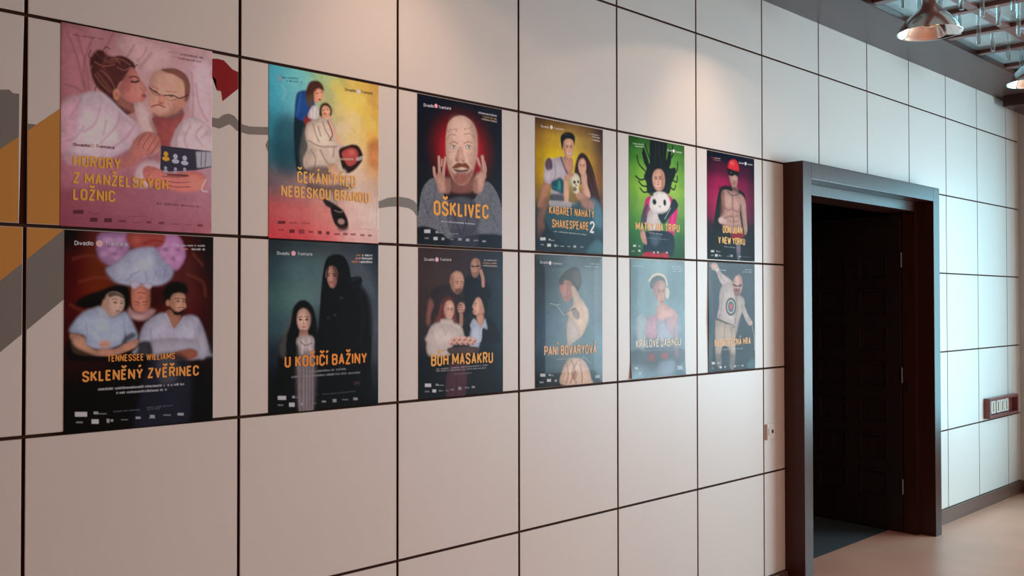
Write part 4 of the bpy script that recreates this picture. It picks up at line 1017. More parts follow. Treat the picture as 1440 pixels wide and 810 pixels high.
   ('e',(175.5,222.1,15.7,16.8,0),(240,209,196),8,0.6),
   ('e',(278.4,215.4,14.8,19.3,0),(213,178,164),8,0.6),
   ('s',[(167.6,277.9),(192.4,296.8),(209.4,288.8),(232.2,289.6),(261.0,282.6),(297.1,265.4),(286.5,296.6),(258.6,329.3),(223.6,340.8),(193.5,328.9)],(151,84,73),5,0.85),
   ('s',[(198.0,304.7),(226.4,297.9),(255.2,299.5),(243.6,317.7),(215.0,322.4)],(182,109,96),6,0.7),
   ('s',[(178.9,273.4),(198.0,255.8),(215.1,247.7),(231.1,250.4),(249.4,245.1),(265.6,252.1),(276.1,267.4),(255.2,267.7),(232.2,264.8),(204.8,272.6)],(132,73,49),2.5,1.0),
   ('s',[(185.6,277.0),(209.4,277.3),(232.2,276.8),(270.3,268.8),(259.8,279.3),(227.6,286.6),(198.0,285.2)],(36,0,0),1.5,1.0),
   ('s',[(203.7,281.2),(232.2,281.1),(255.2,276.3),(232.2,283.6)],(204,199,198),1.2,0.6),
   ('s',[(200.8,290.9),(229.3,290.8),(254.0,284.1),(243.7,295.4),(215.0,298.9)],(194,122,121),2.5,1.0),
   ('s',[(212.8,190.4),(231.1,186.2),(239.1,211.0),(250.6,231.2),(237.9,242.8),(220.8,241.2),(204.8,244.5),(195.8,236.1),(207.1,216.6)],(219,176,159),3,1.0),
   ('l',[(208.3,201.6),(204.9,223.2),(196.9,236.0)],4.6,(173,128,113),4.8,0.5),
   ('e',(206.0,241.4,7.4,3.0,0),(112,56,40),2,0.85),
   ('e',(240.2,239.2,7.5,3.0,0),(112,56,40),2,0.85),
   ('l',[(221.9,191.5),(225.3,225.3)],6.1,(251,224,209),6.4,0.5),
   ('e',(185.6,189.2,17.1,9.2,0),(194,150,132),4,0.7),
   ('e',(185.6,189.2,14.3,6.3,0),(242,250,252),1.3,1.0),
   ('e',(187.3,188.6,5.7,4.6,0),(58,76,88),1,1.0),
   ('e',(187.3,188.6,2.8,2.5,0),(0,0,0),0.6,1.0),
   ('l',[(169.9,190.1),(180.0,182.6),(192.4,181.6),(201.5,187.4)],2.4,(82,42,27),1,0.9),
   ('l',[(172.1,194.9),(185.6,196.8),(199.2,191.9)],2.0,(158,109,93),1.5,0.7),
   ('e',(269.7,179.3,17.7,9.5,0),(194,150,132),4,0.7),
   ('e',(269.7,179.3,14.8,6.4,0),(242,250,252),1.3,1.0),
   ('e',(271.5,178.7,5.8,4.7,0),(58,76,88),1,1.0),
   ('e',(271.5,178.7,2.9,2.6,0),(0,0,0),0.6,1.0),
   ('l',[(253.5,180.2),(264.0,172.6),(276.7,171.6),(286.1,177.4)],2.5,(82,42,27),1,0.9),
   ('l',[(255.8,185.1),(269.7,187.0),(283.7,182.0)],2.0,(158,109,93),1.5,0.7),
   ('l',[(166.6,176.5),(186.8,167.8),(210.6,172.3)],6.0,(154,106,91),4.0,0.58),
   ('l',[(243.7,167.6),(266.9,157.6),(290.2,161.4)],6.1,(154,106,91),4.0,0.58),
   ('l',[(154.3,156.0),(169.9,139.7),(199.2,139.6)],4.6,(158,122,107),3.2,0.58),
   ('l',[(246.1,129.6),(278.5,123.9),(303.1,139.1)],4.7,(158,122,107),3.2,0.58),
   ('l',[(157.6,131.1),(175.5,118.3),(200.9,116.4)],1.5,(112,76,70),0.8,0.75),
   ('l',[(249.5,109.4),(272.7,101.7),(290.2,112.5)],1.5,(112,76,70),0.8,0.75),
   ('l',[(167.1,115.1),(175.5,126.8)],1.5,(112,76,70),0.8,0.75),
   ('l',[(169.9,159.2),(192.4,167.2)],1.5,(112,76,70),0.8,0.75),
   ('l',[(157.6,212.2),(195.2,206.4)],1.5,(112,76,70),0.8,0.75),
   ('l',[(261.0,204.4),(272.6,229.0),(284.3,245.0)],1.5,(112,76,70),0.8,0.75),
   ('l',[(290.1,196.9),(278.4,215.4)],1.5,(112,76,70),0.8,0.75),
   ('l',[(198.1,113.3),(204.9,118.8)],1.5,(112,76,70),0.8,0.75),
   ('l',[(204.9,112.4),(198.1,119.7)],1.5,(112,76,70),0.8,0.75),
   ('l',[(244.9,106.5),(251.8,112.5)],1.5,(112,76,70),0.8,0.75),
   ('l',[(251.9,105.7),(244.9,113.4)],1.5,(112,76,70),0.8,0.75),
   ('l',[(156.0,125.0),(161.5,132.7)],1.4,(112,76,70),0.8,0.75),
   ('l',[(284.4,93.8),(272.7,99.6)],1.5,(112,76,70),0.8,0.75),
   ('l',[(283.2,145.8),(297.2,152.8)],1.5,(112,76,70),0.8,0.75),
   ('l',[(266.8,238.2),(284.2,247.2)],1.5,(112,76,70),0.8,0.75),
   ('l',[(117.2,337.3),(112.2,287.5),(110.0,238.3)],16.7,(158,111,102),3.2,0.72),
   ('l',[(117.2,337.3),(112.2,287.5),(110.0,238.3)],12.2,(230,191,180),4.8,0.72),
   ('l',[(132.0,327.6),(135.4,281.0),(144.2,238.1)],17.0,(158,111,102),3.2,0.72),
   ('l',[(132.0,327.6),(135.4,281.0),(144.2,238.1)],12.4,(230,191,180),4.8,0.72),
   ('l',[(103.5,334.3),(88.2,310.6),(83.9,282.7)],15.9,(158,111,102),3.2,0.72),
   ('l',[(103.5,334.3),(88.2,310.6),(83.9,282.7)],11.4,(230,191,180),4.8,0.72),
   ('l',[(122.7,269.7),(126.5,246.2)],11.7,(158,111,102),3.2,0.72),
   ('l',[(122.7,269.7),(126.5,246.2)],7.1,(230,191,180),4.8,0.72),
   ('s',[(92.6,314.4),(119.9,295.1),(144.8,318.0),(168.7,314.2),(171.0,332.6),(164.2,372.0),(111.7,376.2),(100.7,347.0)],(204,163,148),3,1.0),
   ('s',[(142.0,322.5),(169.9,315.8),(169.8,371.6),(147.5,373.3)],(142,95,88),5,0.8),
   ('l',[(119.9,303.5),(122.7,336.8)],3.2,(158,114,102),3.2,0.43),
   ('l',[(356.3,290.3),(352.8,251.2),(345.7,211.8)],20.6,(158,111,102),3.2,0.72),
   ('l',[(356.3,290.3),(352.8,251.2),(345.7,211.8)],15.8,(234,197,185),4.8,0.72),
   ('l',[(346.8,282.4),(331.3,249.0),(318.3,220.7)],16.5,(158,111,102),3.2,0.72),
   ('l',[(346.8,282.4),(331.3,249.0),(318.3,220.7)],11.7,(234,197,185),4.8,0.72),
   ('l',[(361.1,281.1),(366.0,258.7),(356.4,229.0)],12.3,(158,111,102),3.2,0.72),
   ('l',[(361.1,281.1),(366.0,258.7),(356.4,229.0)],7.5,(234,197,185),4.8,0.72),
   ('s',[(313.5,285.5),(337.3,265.8),(365.9,280.6),(356.3,316.5),(340.1,358.0),(300.5,361.1),(294.7,321.8)],(213,173,159),3,1.0),
   ('s',[(294.7,321.8),(313.5,302.8),(319.4,359.6),(298.8,361.3)],(156,109,99),5,0.7),
   ('l',[(340.3,248.1),(325.4,275.7),(316.5,289.6)],4.1,(142,95,88),3.2,0.5),
   ('s',[(319.5,250.2),(343.2,260.9),(325.4,280.0),(310.6,268.4)],(154,0,22),4,0.8),
   ('t', [(81.6, 468.1), (379.4, 465.6)], 56.7, 'OŠKLIVEC', (252, 185, 83), 'title_lettering'),
   ('m',[(121.1,493.5),(307.0,494.5)],5.7,(221,232,252),0.8),
   ('t', [(31.1, 46.5), (82.7, 44.1)], 11.3, 'Divadlo', (226, 233, 252), 'logo_lettering'),
   ('t', [(108.3, 43.7), (172.4, 40.5)], 11.5, 'Tramtarie', (226, 233, 252), 'logo_lettering'),
   ('d',(94.4,35.9,8.4),(252,186,208)),
   ('m',[(323.7,33.8),(428.8,34.1)],7.6,(213,219,232),0.8),
   ('m',[(348.1,45.9),(428.8,47.2)],6.8,(213,171,121),0.8),
   ('m',[(342.3,56.9),(428.8,58.5)],6.9,(213,199,185),0.8),
   ('p',[(34.3,528.3),(65.7,526.7),(65.7,540.5),(34.3,542.0)],(226,238,252),0.4,0.85),
   ('p',[(81.6,555.1),(102.9,554.1),(102.9,566.4),(81.6,567.3)],(226,238,252),0.4,0.85),
   ('p',[(92.2,531.0),(107.2,530.2),(107.2,538.4),(92.2,539.2)],(180,188,209),0.4,0.85),
   ('p',[(123.3,555.6),(139.5,554.9),(139.5,564.7),(123.3,565.5)],(180,188,209),0.4,0.85),
   ('p',[(211.9,554.0),(230.9,553.1),(230.9,562.3),(211.9,563.2)],(180,188,209),0.4,0.85),
   ('p',[(253.4,553.8),(272.7,552.9),(272.7,563.8),(253.4,564.7)],(180,188,209),0.4,0.85),
   ('p',[(345.2,557.2),(365.1,556.3),(365.1,563.2),(345.2,564.0)],(180,188,209),0.4,0.85),
   ('p',[(348.8,512.7),(353.5,512.4),(353.5,515.9),(348.8,516.1)],(180,188,209),0.4,0.85),
   ('p',[(107.2,535.1),(133.0,533.8),(133.0,537.9),(107.2,539.2)],(151,158,177),0.4,0.8),
   ('p',[(36.4,558.9),(58.3,557.9),(58.3,563.5),(36.4,564.5)],(151,158,177),0.4,0.8),
   ('p',[(170.0,558.4),(186.5,557.7),(186.5,561.8),(170.0,562.5)],(151,158,177),0.4,0.8),
   ('p',[(295.5,556.9),(322.0,555.7),(322.0,560.8),(295.5,562.0)],(151,158,177),0.4,0.8),
   ('p',[(159.1,537.5),(214.2,534.7),(214.2,538.1),(159.1,540.8)],(151,158,177),0.4,0.8),
  ]},
 {'x0': 1.4342, 'z1': 1.8934, 'w': 458.5, 'h': 590.4, 'label': 'dark theatre poster of four people, the front woman holding a tray of cakes', 'wave': 0.0005, 'gloss': False, 'pitch': 1.9, 'seed': 8, 'curl': [], 'spec': 0.12,
  'ops': [
   ('g',[[(56,35,38),(59,39,42),(53,37,44),(40,39,55),(33,43,62)],[(62,39,40),(68,46,44),(56,37,44),(33,37,55),(40,56,76)],[(56,35,34),(59,39,38),(44,31,38),(14,29,46),(37,53,72)],[(40,27,34),(33,22,29),(14,16,34),(0,19,36),(20,39,57)],[(0,0,17),(0,0,9),(0,0,9),(0,0,17),(0,22,40)],[(0,0,0),(0,0,0),(0,0,0),(0,0,9),(0,0,24)]]),
   ('s',[(240.9,122.1),(275.3,105.4),(314.9,116.4),(357.0,125.7),(386.5,160.9),(383.3,197.4),(333.4,188.5),(290.4,202.1),(281.2,242.4),(248.0,277.9),(238.5,224.4)],(0,0,24),3,1.0),
   ('s',[(273.5,62.4),(283.2,39.7),(301.5,32.0),(321.2,37.7),(328.6,58.3),(326.1,80.0),(315.0,100.6),(299.6,110.4),(286.8,107.0),(277.1,86.6)],(194,155,139),1.8,1.0),
   ('s',[(305.8,33.7),(328.6,57.4),(321.1,93.7),(305.7,108.4),(308.8,71.4)],(144,102,88),4,0.6),
   ('l',[(277.1,64.1),(296.6,65.9),(324.2,62.0)],4.2,(0,0,0),1,0.95),
   ('e',(286.8,66.6,8.5,4.5,0),(29,8,0),1,0.6),
   ('e',(311.9,65.5,8.7,4.5,0),(29,8,0),1,0.6),
   ('l',[(297.8,69.5),(296.6,80.7)],4.9,(163,116,97),3.2,0.5),
   ('l',[(287.4,92.2),(299.6,94.2),(311.9,91.2)],3.1,(119,59,53),1.5,0.8),
   ('s',[(284.4,96.7),(315.0,96.1),(305.7,111.1),(291.7,109.6)],(141,100,85),4,0.6),
   ('l',[(344.6,143.1),(342.1,111.4),(331.0,83.6)],21.4,(139,94,79),3.2,0.72),
   ('l',[(344.6,143.1),(342.1,111.4),(332.2,85.3)],15.7,(217,180,166),4.8,0.72),
   ('l',[(334.7,86.6),(337.2,111.5)],2.1,(158,116,100),1.5,0.6),
   ('s',[(57.9,193.8),(73.7,161.4),(107.7,146.8),(156.6,144.5),(179.9,182.5),(236.1,191.1),(243.2,260.0),(200.4,277.3),(130.5,293.9),(55.7,292.7),(48.4,232.5)],(45,27,34),3,1.0),
   ('s',[(53.5,198.1),(69.2,202.4),(78.2,224.0),(63.5,258.4),(56.8,301.3),(40.1,296.8),(44.5,241.1)],(144,91,82),3,1.0),
   ('s',[(163.0,123.3),(170.0,101.2),(197.6,87.4),(226.6,95.7),(237.3,122.1),(232.5,148.9),(225.4,164.5),(207.6,178.3),(188.7,174.0),(170.0,154.0)],(203,160,142),2,1.0),
   ('s',[(163.0,123.3),(171.2,103.4),(182.9,114.2),(182.8,158.2),(171.1,153.9)],(151,100,85),5,0.7),
   ('e',(203.5,102.8,20.7,9.7,0),(227,191,171),6,0.6),
   ('s',[(187.5,160.4),(206.4,158.0),(227.2,156.0),(223.0,170.3),(207.6,180.1),(191.6,174.9)],(102,63,50),3,0.85),
   ('l',[(191.7,130.8),(207.6,127.9)],3.0,(81,35,17),1.5,0.85),
   ('l',[(219.4,127.7),(233.1,130.2)],3.1,(81,35,17),1.5,0.85),
   ('e',(201.7,136.0,5.9,2.2,0),(56,0,0),1.5,0.85),
   ('e',(226.6,136.5,4.7,2.2,0),(56,0,0),1.5,0.85),
   ('e',(220.6,148.1,6.6,3.6,0),(158,102,85),2.5,0.8),
   ('l',[(206.4,161.5),(223.0,159.6)],3.1,(139,66,60),1.5,0.8),
   ('e',(167.1,129.8,5.2,7.9,0),(184,134,117),2,1.0),
   ('l',[(222.9,301.9),(222.9,264.3),(218.2,242.1)],22.3,(139,94,82),3.2,0.72),
   ('l',[(222.9,301.9),(222.9,264.3)],16.7,(201,157,142),4.8,0.72),
   ('s',[(201.6,230.9),(215.8,213.7),(237.3,218.2),(243.2,237.8),(230.1,254.6),(209.3,253.1)],(213,169,155),2,1.0),
   ('l',[(211.1,223.5),(231.3,227.1)],2.5,(102,53,38),1.4,0.9),
   ('l',[(206.3,232.3),(231.3,235.5)],2.6,(102,53,38),1.4,0.9),
   ('l',[(207.5,242.0),(231.3,244.4)],2.5,(102,53,38),1.4,0.9),
   ('s',[(201.6,230.9),(215.8,214.6),(207.5,233.2),(209.9,250.9)],(144,94,82),2.5,0.7),
   ('e',(219.4,223.5,5.9,3.1,0),(14,0,0),2,0.8),
   ('s',[(111.1,228.4),(127.7,198.0),(154.8,188.3),(179.3,202.3),(189.8,233.1),(194.5,272.8),(213.4,317.3),(187.4,319.0),(176.9,294.6),(127.7,293.8),(113.3,315.3),(78.2,314.6),(83.8,275.9),(103.1,258.8)],(112,45,36),3,1.0),
   ('l',[(119.1,219.8),(107.6,258.8),(90.6,306.2)],6.7,(158,86,67),6.4,0.43),
   ('l',[(184.0,233.1),(189.8,277.2),(203.3,312.7)],5.5,(153,86,70),6.4,0.43),
   ('s',[(132.9,228.5),(145.0,208.9),(168.2,206.7),(182.8,224.3),(184.0,250.7),(176.9,270.4),(160.6,286.5),(143.2,276.6),(132.8,254.7)],(236,193,179),2,1.0),
   ('s',[(132.9,228.5),(142.1,213.2),(147.9,241.7),(145.0,272.3),(135.1,259.1)],(184,132,117),4,0.6),
   ('l',[(149.4,237.2),(154.7,235.0),(159.6,237.3)],3.2,(56,8,0),1.6,0.64),
   ('e',(154.2,241.6,5.6,4.2,0.05),(139,86,67),2,0.45),
   ('e',(154.2,242.3,3.8,2.7,0.05),(56,8,0),1.3,0.765),
   ('l',[(166.8,238.0),(172.1,235.7),(177.1,238.1)],3.2,(56,8,0),1.6,0.64),
   ('e',(171.7,242.4,5.6,4.2,0.05),(139,86,67),2,0.45),
   ('e',(171.6,243.1,3.9,2.7,0.05),(56,8,0),1.3,0.765),
   ('e',(165.3,248.1,2.3,8.4,0.05),(139,86,67),2,0.4),
   ('e',(162.4,255.7,4.2,1.8,0.05),(139,86,67),1.4,0.6),
   ('e',(161.4,264.4,7.1,2.3,0.05),(184,72,70),1.2,0.765),
   ('e',(161.1,270.0,5.6,1.8,0.05),(139,86,67),2,0.35),
   ('s',[(174.8,225.6),(183.9,240.1),(180.7,261.1),(168.9,279.9),(173.9,257.3)],(139,86,67),3.5,0.3),
   ('s',[(46.8,366.4),(52.3,333.5),(76.5,305.1),(114.5,293.6),(114.5,282.8),(174.0,283.6),(176.9,294.6),(218.1,306.3),(237.2,342.1),(243.1,372.1)],(232,226,226),3,1.0),
   ('s',[(114.5,282.8),(174.0,283.6),(175.7,303.4),(144.9,311.6),(116.2,300.2)],(219,208,208),3,0.9),
   ('l',[(68.0,327.4),(79.3,353.5)],6.6,(180,170,171),6.4,0.5),
   ('l',[(218.1,321.8),(212.2,357.0)],6.9,(180,170,171),6.4,0.5),
   ('l',[(116.8,304.5),(133.4,322.3),(154.8,325.8),(174.0,312.1)],4.5,(59,53,57),1.5,0.9),
   ('e',(137.4,331.1,8.7,5.6,0),(49,43,46),1.5,0.9),
   ('e',(152.5,325.7,8.7,5.7,0),(49,43,46),1.5,0.9),
   ('e',(168.1,331.7,8.9,5.7,0),(49,43,46),1.5,0.9),
   ('e',(142.0,339.9,8.7,5.7,0),(49,43,46),1.5,0.9),
   ('e',(160.6,341.6,8.7,5.7,0),(49,43,46),1.5,0.9),
   ('s',[(245.0,300.1),(281.2,287.2),(287.2,373.4),(236.0,371.9)],(0,0,9),3,1.0),
   ('s',[(358.1,279.2),(408.4,298.1),(443.4,377.9),(333.2,374.7),(358.1,324.6)],(0,0,24),3,1.0),
   ('s',[(295.3,202.1),(319.8,186.3),(358.2,195.2),(373.8,224.8),(364.4,256.6),(345.7,274.5),(333.3,260.8),(336.4,233.7),(317.9,202.1)],(0,0,0),2.5,1.0),
   ('s',[(294.0,212.0),(308.7,194.0),(330.9,199.8),(348.8,242.8),(345.7,260.9),(327.1,267.1),(302.5,265.0),(285.5,253.7),(290.3,242.5),(283.1,229.9)],(232,191,171),2,1.0),
   ('s',[(321.0,202.1),(348.8,242.8),(342.6,265.4),(320.9,265.2),(324.1,233.7)],(177,132,114),5,0.6),
   ('l',[(294.0,219.2),(308.7,216.5)],2.6,(56,22,0),1.2,0.9),
   ('e',(302.6,224.6,4.9,2.2,0),(33,0,0),1.2,0.9),
   ('l',[(287.9,253.7),(303.8,252.5)],3.1,(170,72,73),1.5,0.9),
   ('e',(340.7,246.4,6.8,8.1,0),(213,163,144),2,1.0),
   ('s',[(308.7,262.9),(342.6,258.6),(346.9,288.1),(330.1,324.0),(311.7,296.7)],(209,160,140),2,1.0),
   ('s',[(270.9,308.5),(284.2,285.0),(296.4,280.7),(314.8,299.0),(330.8,319.5),(350.6,282.7),(358.1,286.0),(368.1,324.8),(340.7,319.7),(330.7,374.6),(278.1,373.1),(285.4,332.1)],(204,224,252),2.2,1.0),
   ('l',[(314.8,301.2),(317.8,374.2)],5.0,(156,175,205),4.8,0.43),
   ('s',[(49.9,418.5),(53.0,323.8),(107.0,293.0),(208.4,318.9),(235.7,352.2),(165.2,390.7),(159.9,422.7)],(222,216,216),3,0.9),
   ('s',[(280.1,312.1),(325.1,304.6),(325.0,379.3),(302.4,411.7),(268.9,394.1)],(196,218,247),3,0.8),
   ('l',[(60.2,355.6),(106.9,404.7),(159.9,390.5)],31.7,(213,206,204),6.4,0.65),
   ('l',[(106.9,408.7),(159.9,396.9)],6.2,(158,150,150),3.2,0.43),
   ('s',[(159.9,393.7),(308.0,395.4),(302.4,421.6),(168.4,419.0)],(81,63,64),2,1.0),
   ('e',(167.4,374.6,15.0,10.5,0),(232,188,176),1.5,1.0),
   ('e',(164.1,371.3,6.5,4.0,0),(252,231,219),1.5,0.8),
   ('e',(171.7,379.6,7.5,4.0,0),(144,72,60),1.5,0.8),
   ('e',(194.3,372.2,15.1,10.5,0),(232,188,176),1.5,1.0),
   ('e',(191.0,368.8,6.5,4.0,0),(252,231,219),1.5,0.8),
   ('e',(198.6,377.2,7.6,4.1,0),(144,72,60),1.5,0.8),
   ('e',(222.6,374.6,15.3,10.7,0),(232,188,176),1.5,1.0),
   ('e',(219.3,371.3,6.5,4.0,0),(252,231,219),1.5,0.8),
   ('e',(226.9,379.7,7.7,4.1,0),(144,72,60),1.5,0.8),
   ('e',(251.1,375.5,15.5,10.7,0),(232,188,176),1.5,1.0),
   ('e',(247.8,372.1,6.7,4.1,0),(252,231,219),1.5,0.8),
   ('e',(255.6,380.5,7.7,4.1,0),(144,72,60),1.5,0.8),
   ('e',(281.1,378.0,15.7,10.7,0),(232,188,176),1.5,1.0),
   ('e',(277.8,374.6,6.7,4.1,0),(252,231,219),1.5,0.8),
   ('e',(285.6,383.1,7.8,4.1,0),(144,72,60),1.5,0.8),
   ('e',(181.3,360.5,15.1,10.5,0),(232,188,176),1.5,1.0),
   ('e',(178.1,357.1,6.5,4.0,0),(252,231,219),1.5,0.8),
   ('e',(185.6,365.4,7.6,4.1,0),(144,72,60),1.5,0.8),
   ('e',(209.5,359.6,15.3,10.5,0),(232,188,176),1.5,1.0),
   ('e',(206.2,356.3,6.5,4.0,0),(252,231,219),1.5,0.8),
   ('e',(213.8,364.6,7.7,4.0,0),(144,72,60),1.5,0.8),
   ('e',(237.9,360.4,15.4,10.7,0),(232,188,176),1.5,1.0),
   ('e',(234.6,357.0,6.6,4.1,0),(252,231,219),1.5,0.8),
   ('e',(242.3,365.4,7.8,4.1,0),(144,72,60),1.5,0.8),
   ('e',(266.7,362.8,15.5,10.7,0),(232,188,176),1.5,1.0),
   ('e',(263.3,359.4,6.7,4.1,0),(252,231,219),1.5,0.8),
   ('e',(271.1,367.9,7.8,4.1,0),(144,72,60),1.5,0.8),
   ('e',(293.4,368.5,15.8,10.7,0),(232,188,176),1.5,1.0),
   ('e',(290.1,365.1,6.7,4.1,0),(252,231,219),1.5,0.8),
   ('e',(297.9,373.6,7.9,4.1,0),(144,72,60),1.5,0.8),
   ('s',[(154.5,462.7),(246.7,462.9),(237.8,613.4),(149.1,607.0)],(86,46,64),4,0.85),
   ('l',[(197.5,472.8),(194.2,602.2)],7.6,(53,16,34),3.2,0.5),
   ('s',[(49.9,442.1),(149.2,446.4),(149.2,502.6),(65.3,490.3)],(7,0,0),5,0.8),
   ('t', [(63.3, 463.3), (398.4, 464.7)], 45.8, 'BŮH MASAKRU', (252, 187, 91), 'title_lettering'),
   ('m',[(90.2,478.8),(370.6,475.2)],5.6,(170,175,187),0.75),
   ('m',[(90.2,486.8),(363.7,486.5)],5.5,(170,175,187),0.75),
   ('m',[(186.7,503.0),(279.9,502.2)],4.1,(158,150,160),0.7),
   ('t', [(29.4, 50.8), (78.8, 50.1)], 11.1, 'Divadlo', (225, 226, 240), 'logo_lettering'),
   ('t', [(109.1, 48.4), (168.6, 48.3)], 11.2, 'Tramtarie', (225, 226, 240), 'logo_lettering'),
   ('d',(93.4,44.1,9.1),(252,205,218)),
   ('m',[(350.5,41.2),(425.9,40.7)],5.9,(203,203,211),0.8),
   ('m',[(343.6,53.1),(425.9,52.5)],5.9,(213,178,155),0.8),
   ('m',[(341.3,64.0),(425.9,64.4)],5.9,(213,193,187),0.8),
   ('p',[(32.5,529.4),(64.3,531.3),(64.3,544.8),(32.5,542.8)],(228,240,252),0.4,0.85),
   ('p',[(70.5,554.6),(90.2,555.9),(90.2,567.8),(70.5,566.5)],(228,240,252),0.4,0.85),
   ('p',[(88.1,533.5),(101.7,534.3),(101.7,541.5),(88.1,540.7)],(170,178,198),0.4,0.85),
   ('p',[(104.8,559.2),(113.2,559.8),(113.2,565.3),(104.8,564.8)],(170,178,198),0.4,0.85),
   ('p',[(207.2,553.6),(223.6,554.6),(223.5,566.0),(207.2,565.0)],(170,178,198),0.4,0.85),
   ('p',[(279.9,554.0),(297.8,555.1),(297.8,563.4),(279.9,562.2)],(170,178,198),0.4,0.85),
   ('p',[(96.5,538.0),(130.1,540.0),(130.1,544.0),(96.5,542.0)],(141,147,166),0.4,0.8),
   ('p',[(113.2,561.3),(127.9,562.3),(127.9,565.5),(113.2,564.5)],(141,147,166),0.4,0.8),
   ('p',[(32.5,557.7),(55.0,559.2),(55.0,564.7),(32.5,563.2)],(141,147,166),0.4,0.8),
   ('p',[(138.5,562.2),(155.5,563.3),(155.5,566.5),(138.5,565.4)],(141,147,166),0.4,0.8),
   ('p',[(165.1,559.1),(183.4,560.2),(183.4,565.1),(165.1,563.9)],(141,147,166),0.4,0.8),
   ('p',[(241.1,555.7),(266.5,557.3),(266.5,562.2),(241.1,560.6)],(141,147,166),0.4,0.8),
  ]},
 {'x0': 2.092, 'z1': 2.4902, 'w': 458.8, 'h': 584.7, 'label': 'golden theatre poster of a young couple holding a human skull', 'wave': 0.0005, 'gloss': False, 'pitch': 2.0, 'seed': 9, 'curl': [], 'spec': 0.08,
  'ops': [
   ('g',[[(84,56,24),(124,87,38),(147,107,57),(124,90,50),(60,33,29)],[(160,118,34),(217,176,46),(227,200,79),(180,147,64),(89,61,42)],[(187,150,0),(246,215,0),(246,228,60),(222,176,42),(121,81,46)],[(197,155,0),(246,210,0),(224,200,60),(222,169,42),(142,90,38)],[(144,118,46),(172,145,53),(152,129,67),(165,123,53),(108,72,50)],[(32,63,73),(60,78,85),(47,77,88),(57,81,97),(32,56,72)],[(0,17,38),(0,33,50),(0,37,57),(9,49,67),(0,28,46)],[(0,0,24),(0,9,29),(0,17,38),(0,33,50),(0,28,46)]]),
   ('s',[(256.9,216.4),(274.5,154.7),(299.1,126.6),(327.3,125.8),(355.7,146.2),(387.9,194.6),(409.4,253.9),(438.2,361.4),(351.3,367.4),(337.4,269.5),(253.2,276.6)],(60,4,0),3,1.0),
   ('l',[(366.4,182.6),(395.0,245.8),(409.2,320.0)],9.4,(98,49,46),8.0,0.43),
   ('l',[(274.4,168.5),(260.4,197.6),(267.2,229.3)],9.3,(98,49,46),8.0,0.43),
   ('l',[(351.9,221.5),(380.4,284.6),(394.6,339.9)],9.4,(98,49,46),8.0,0.43),
   ('s',[(13.2,390.9),(32.6,330.9),(55.4,275.6),(97.9,280.9),(78.0,327.3),(48.6,388.4)],(197,139,111),3,1.0),
   ('s',[(178.3,155.6),(239.8,156.0),(245.1,203.7),(225.8,233.1),(198.4,226.5),(185.0,191.3)],(209,155,131),2.5,1.0),
   ('s',[(56.1,239.9),(60.1,199.3),(78.5,172.8),(118.0,170.1),(171.5,157.2),(185.0,191.3),(215.5,234.1),(186.0,282.3),(181.7,379.2),(94.3,385.2),(103.1,289.4),(84.7,286.5),(54.7,275.7)],(207,200,213),3,1.0),
   ('s',[(64.0,190.0),(85.0,169.9),(104.7,181.3),(108.6,212.5),(84.9,229.1),(65.3,216.7)],(100,78,100),3,1.0),
   ('s',[(58.7,235.2),(101.3,222.2),(97.9,271.9),(59.9,266.3)],(227,221,234),5,0.7),
   ('l',[(124.6,197.4),(131.1,232.8),(117.7,270.1)],7.4,(137,131,152),8.0,0.5),
   ('l',[(166.1,161.4),(185.0,193.6),(205.3,225.0)],13.6,(92,53,82),4.8,0.72),
   ('l',[(179.6,164.5),(201.9,207.9)],4.5,(241,234,242),4.8,0.43),
   ('s',[(101.8,276.0),(131.0,262.2),(159.1,250.6),(186.1,268.7),(181.8,323.7),(144.2,317.6),(103.1,307.4)],(16,87,108),4,1.0),
   ('s',[(143.0,277.0),(159.1,259.7),(163.0,302.5),(147.6,303.7)],(64,187,168),4,0.8),
   ('l',[(111.0,293.2),(164.3,311.4)],5.9,(57,153,190),4.8,0.5),
   ('s',[(99.0,330.1),(181.8,328.2),(181.7,360.1),(99.0,363.8)],(0,33,53),4,0.85),
   ('s',[(104.2,365.7),(266.8,356.2),(266.7,373.3),(100.9,384.8)],(199,197,205),4,0.8),
   ('s',[(162.4,71.0),(175.2,53.5),(205.8,40.1),(240.2,40.5),(259.5,54.7),(260.8,75.3),(252.4,99.4),(245.6,74.8),(198.9,75.7),(183.9,107.1),(174.4,124.1),(166.3,97.8)],(0,0,0),2.2,1.0),
   ('e',(205.8,52.0,20.4,5.5,0),(57,45,46),5,0.6),
   ('s',[(181.2,107.4),(188.0,81.6),(216.0,70.0),(243.5,74.1),(251.0,99.5),(245.4,132.4),(227.4,158.7),(202.8,155.3),(185.1,135.7)],(241,188,160),2,1.0),
   ('s',[(182.5,107.3),(192.1,94.8),(202.2,116.5),(202.1,153.1),(186.5,136.5)],(187,131,108),5,0.6),
   ('l',[(202.0,104.1),(208.9,100.4),(215.8,102.1)],4.1,(32,0,0),1.6,0.64),
   ('e',(208.9,108.4,7.5,5.1,0),(144,87,67),2,0.45),
   ('e',(208.9,109.2,5.2,3.3,0),(32,0,0),1.3,0.765),
   ('l',[(225.6,101.4),(232.6,97.7),(239.5,99.4)],4.1,(32,0,0),1.6,0.64),
   ('e',(232.6,105.7,7.5,5.1,0),(144,87,67),2,0.45),
   ('e',(232.6,106.6,5.2,3.3,0),(32,0,0),1.3,0.765),
   ('e',(224.4,113.8,3.2,10.2,0),(144,87,67),2,0.4),
   ('e',(221.2,123.5,5.7,2.1,0),(144,87,67),1.4,0.6),
   ('e',(220.6,134.1,9.5,2.8,0),(192,96,88),1.2,0.765),
   ('e',(220.6,140.8,7.6,2.1,0),(144,87,67),2,0.35),
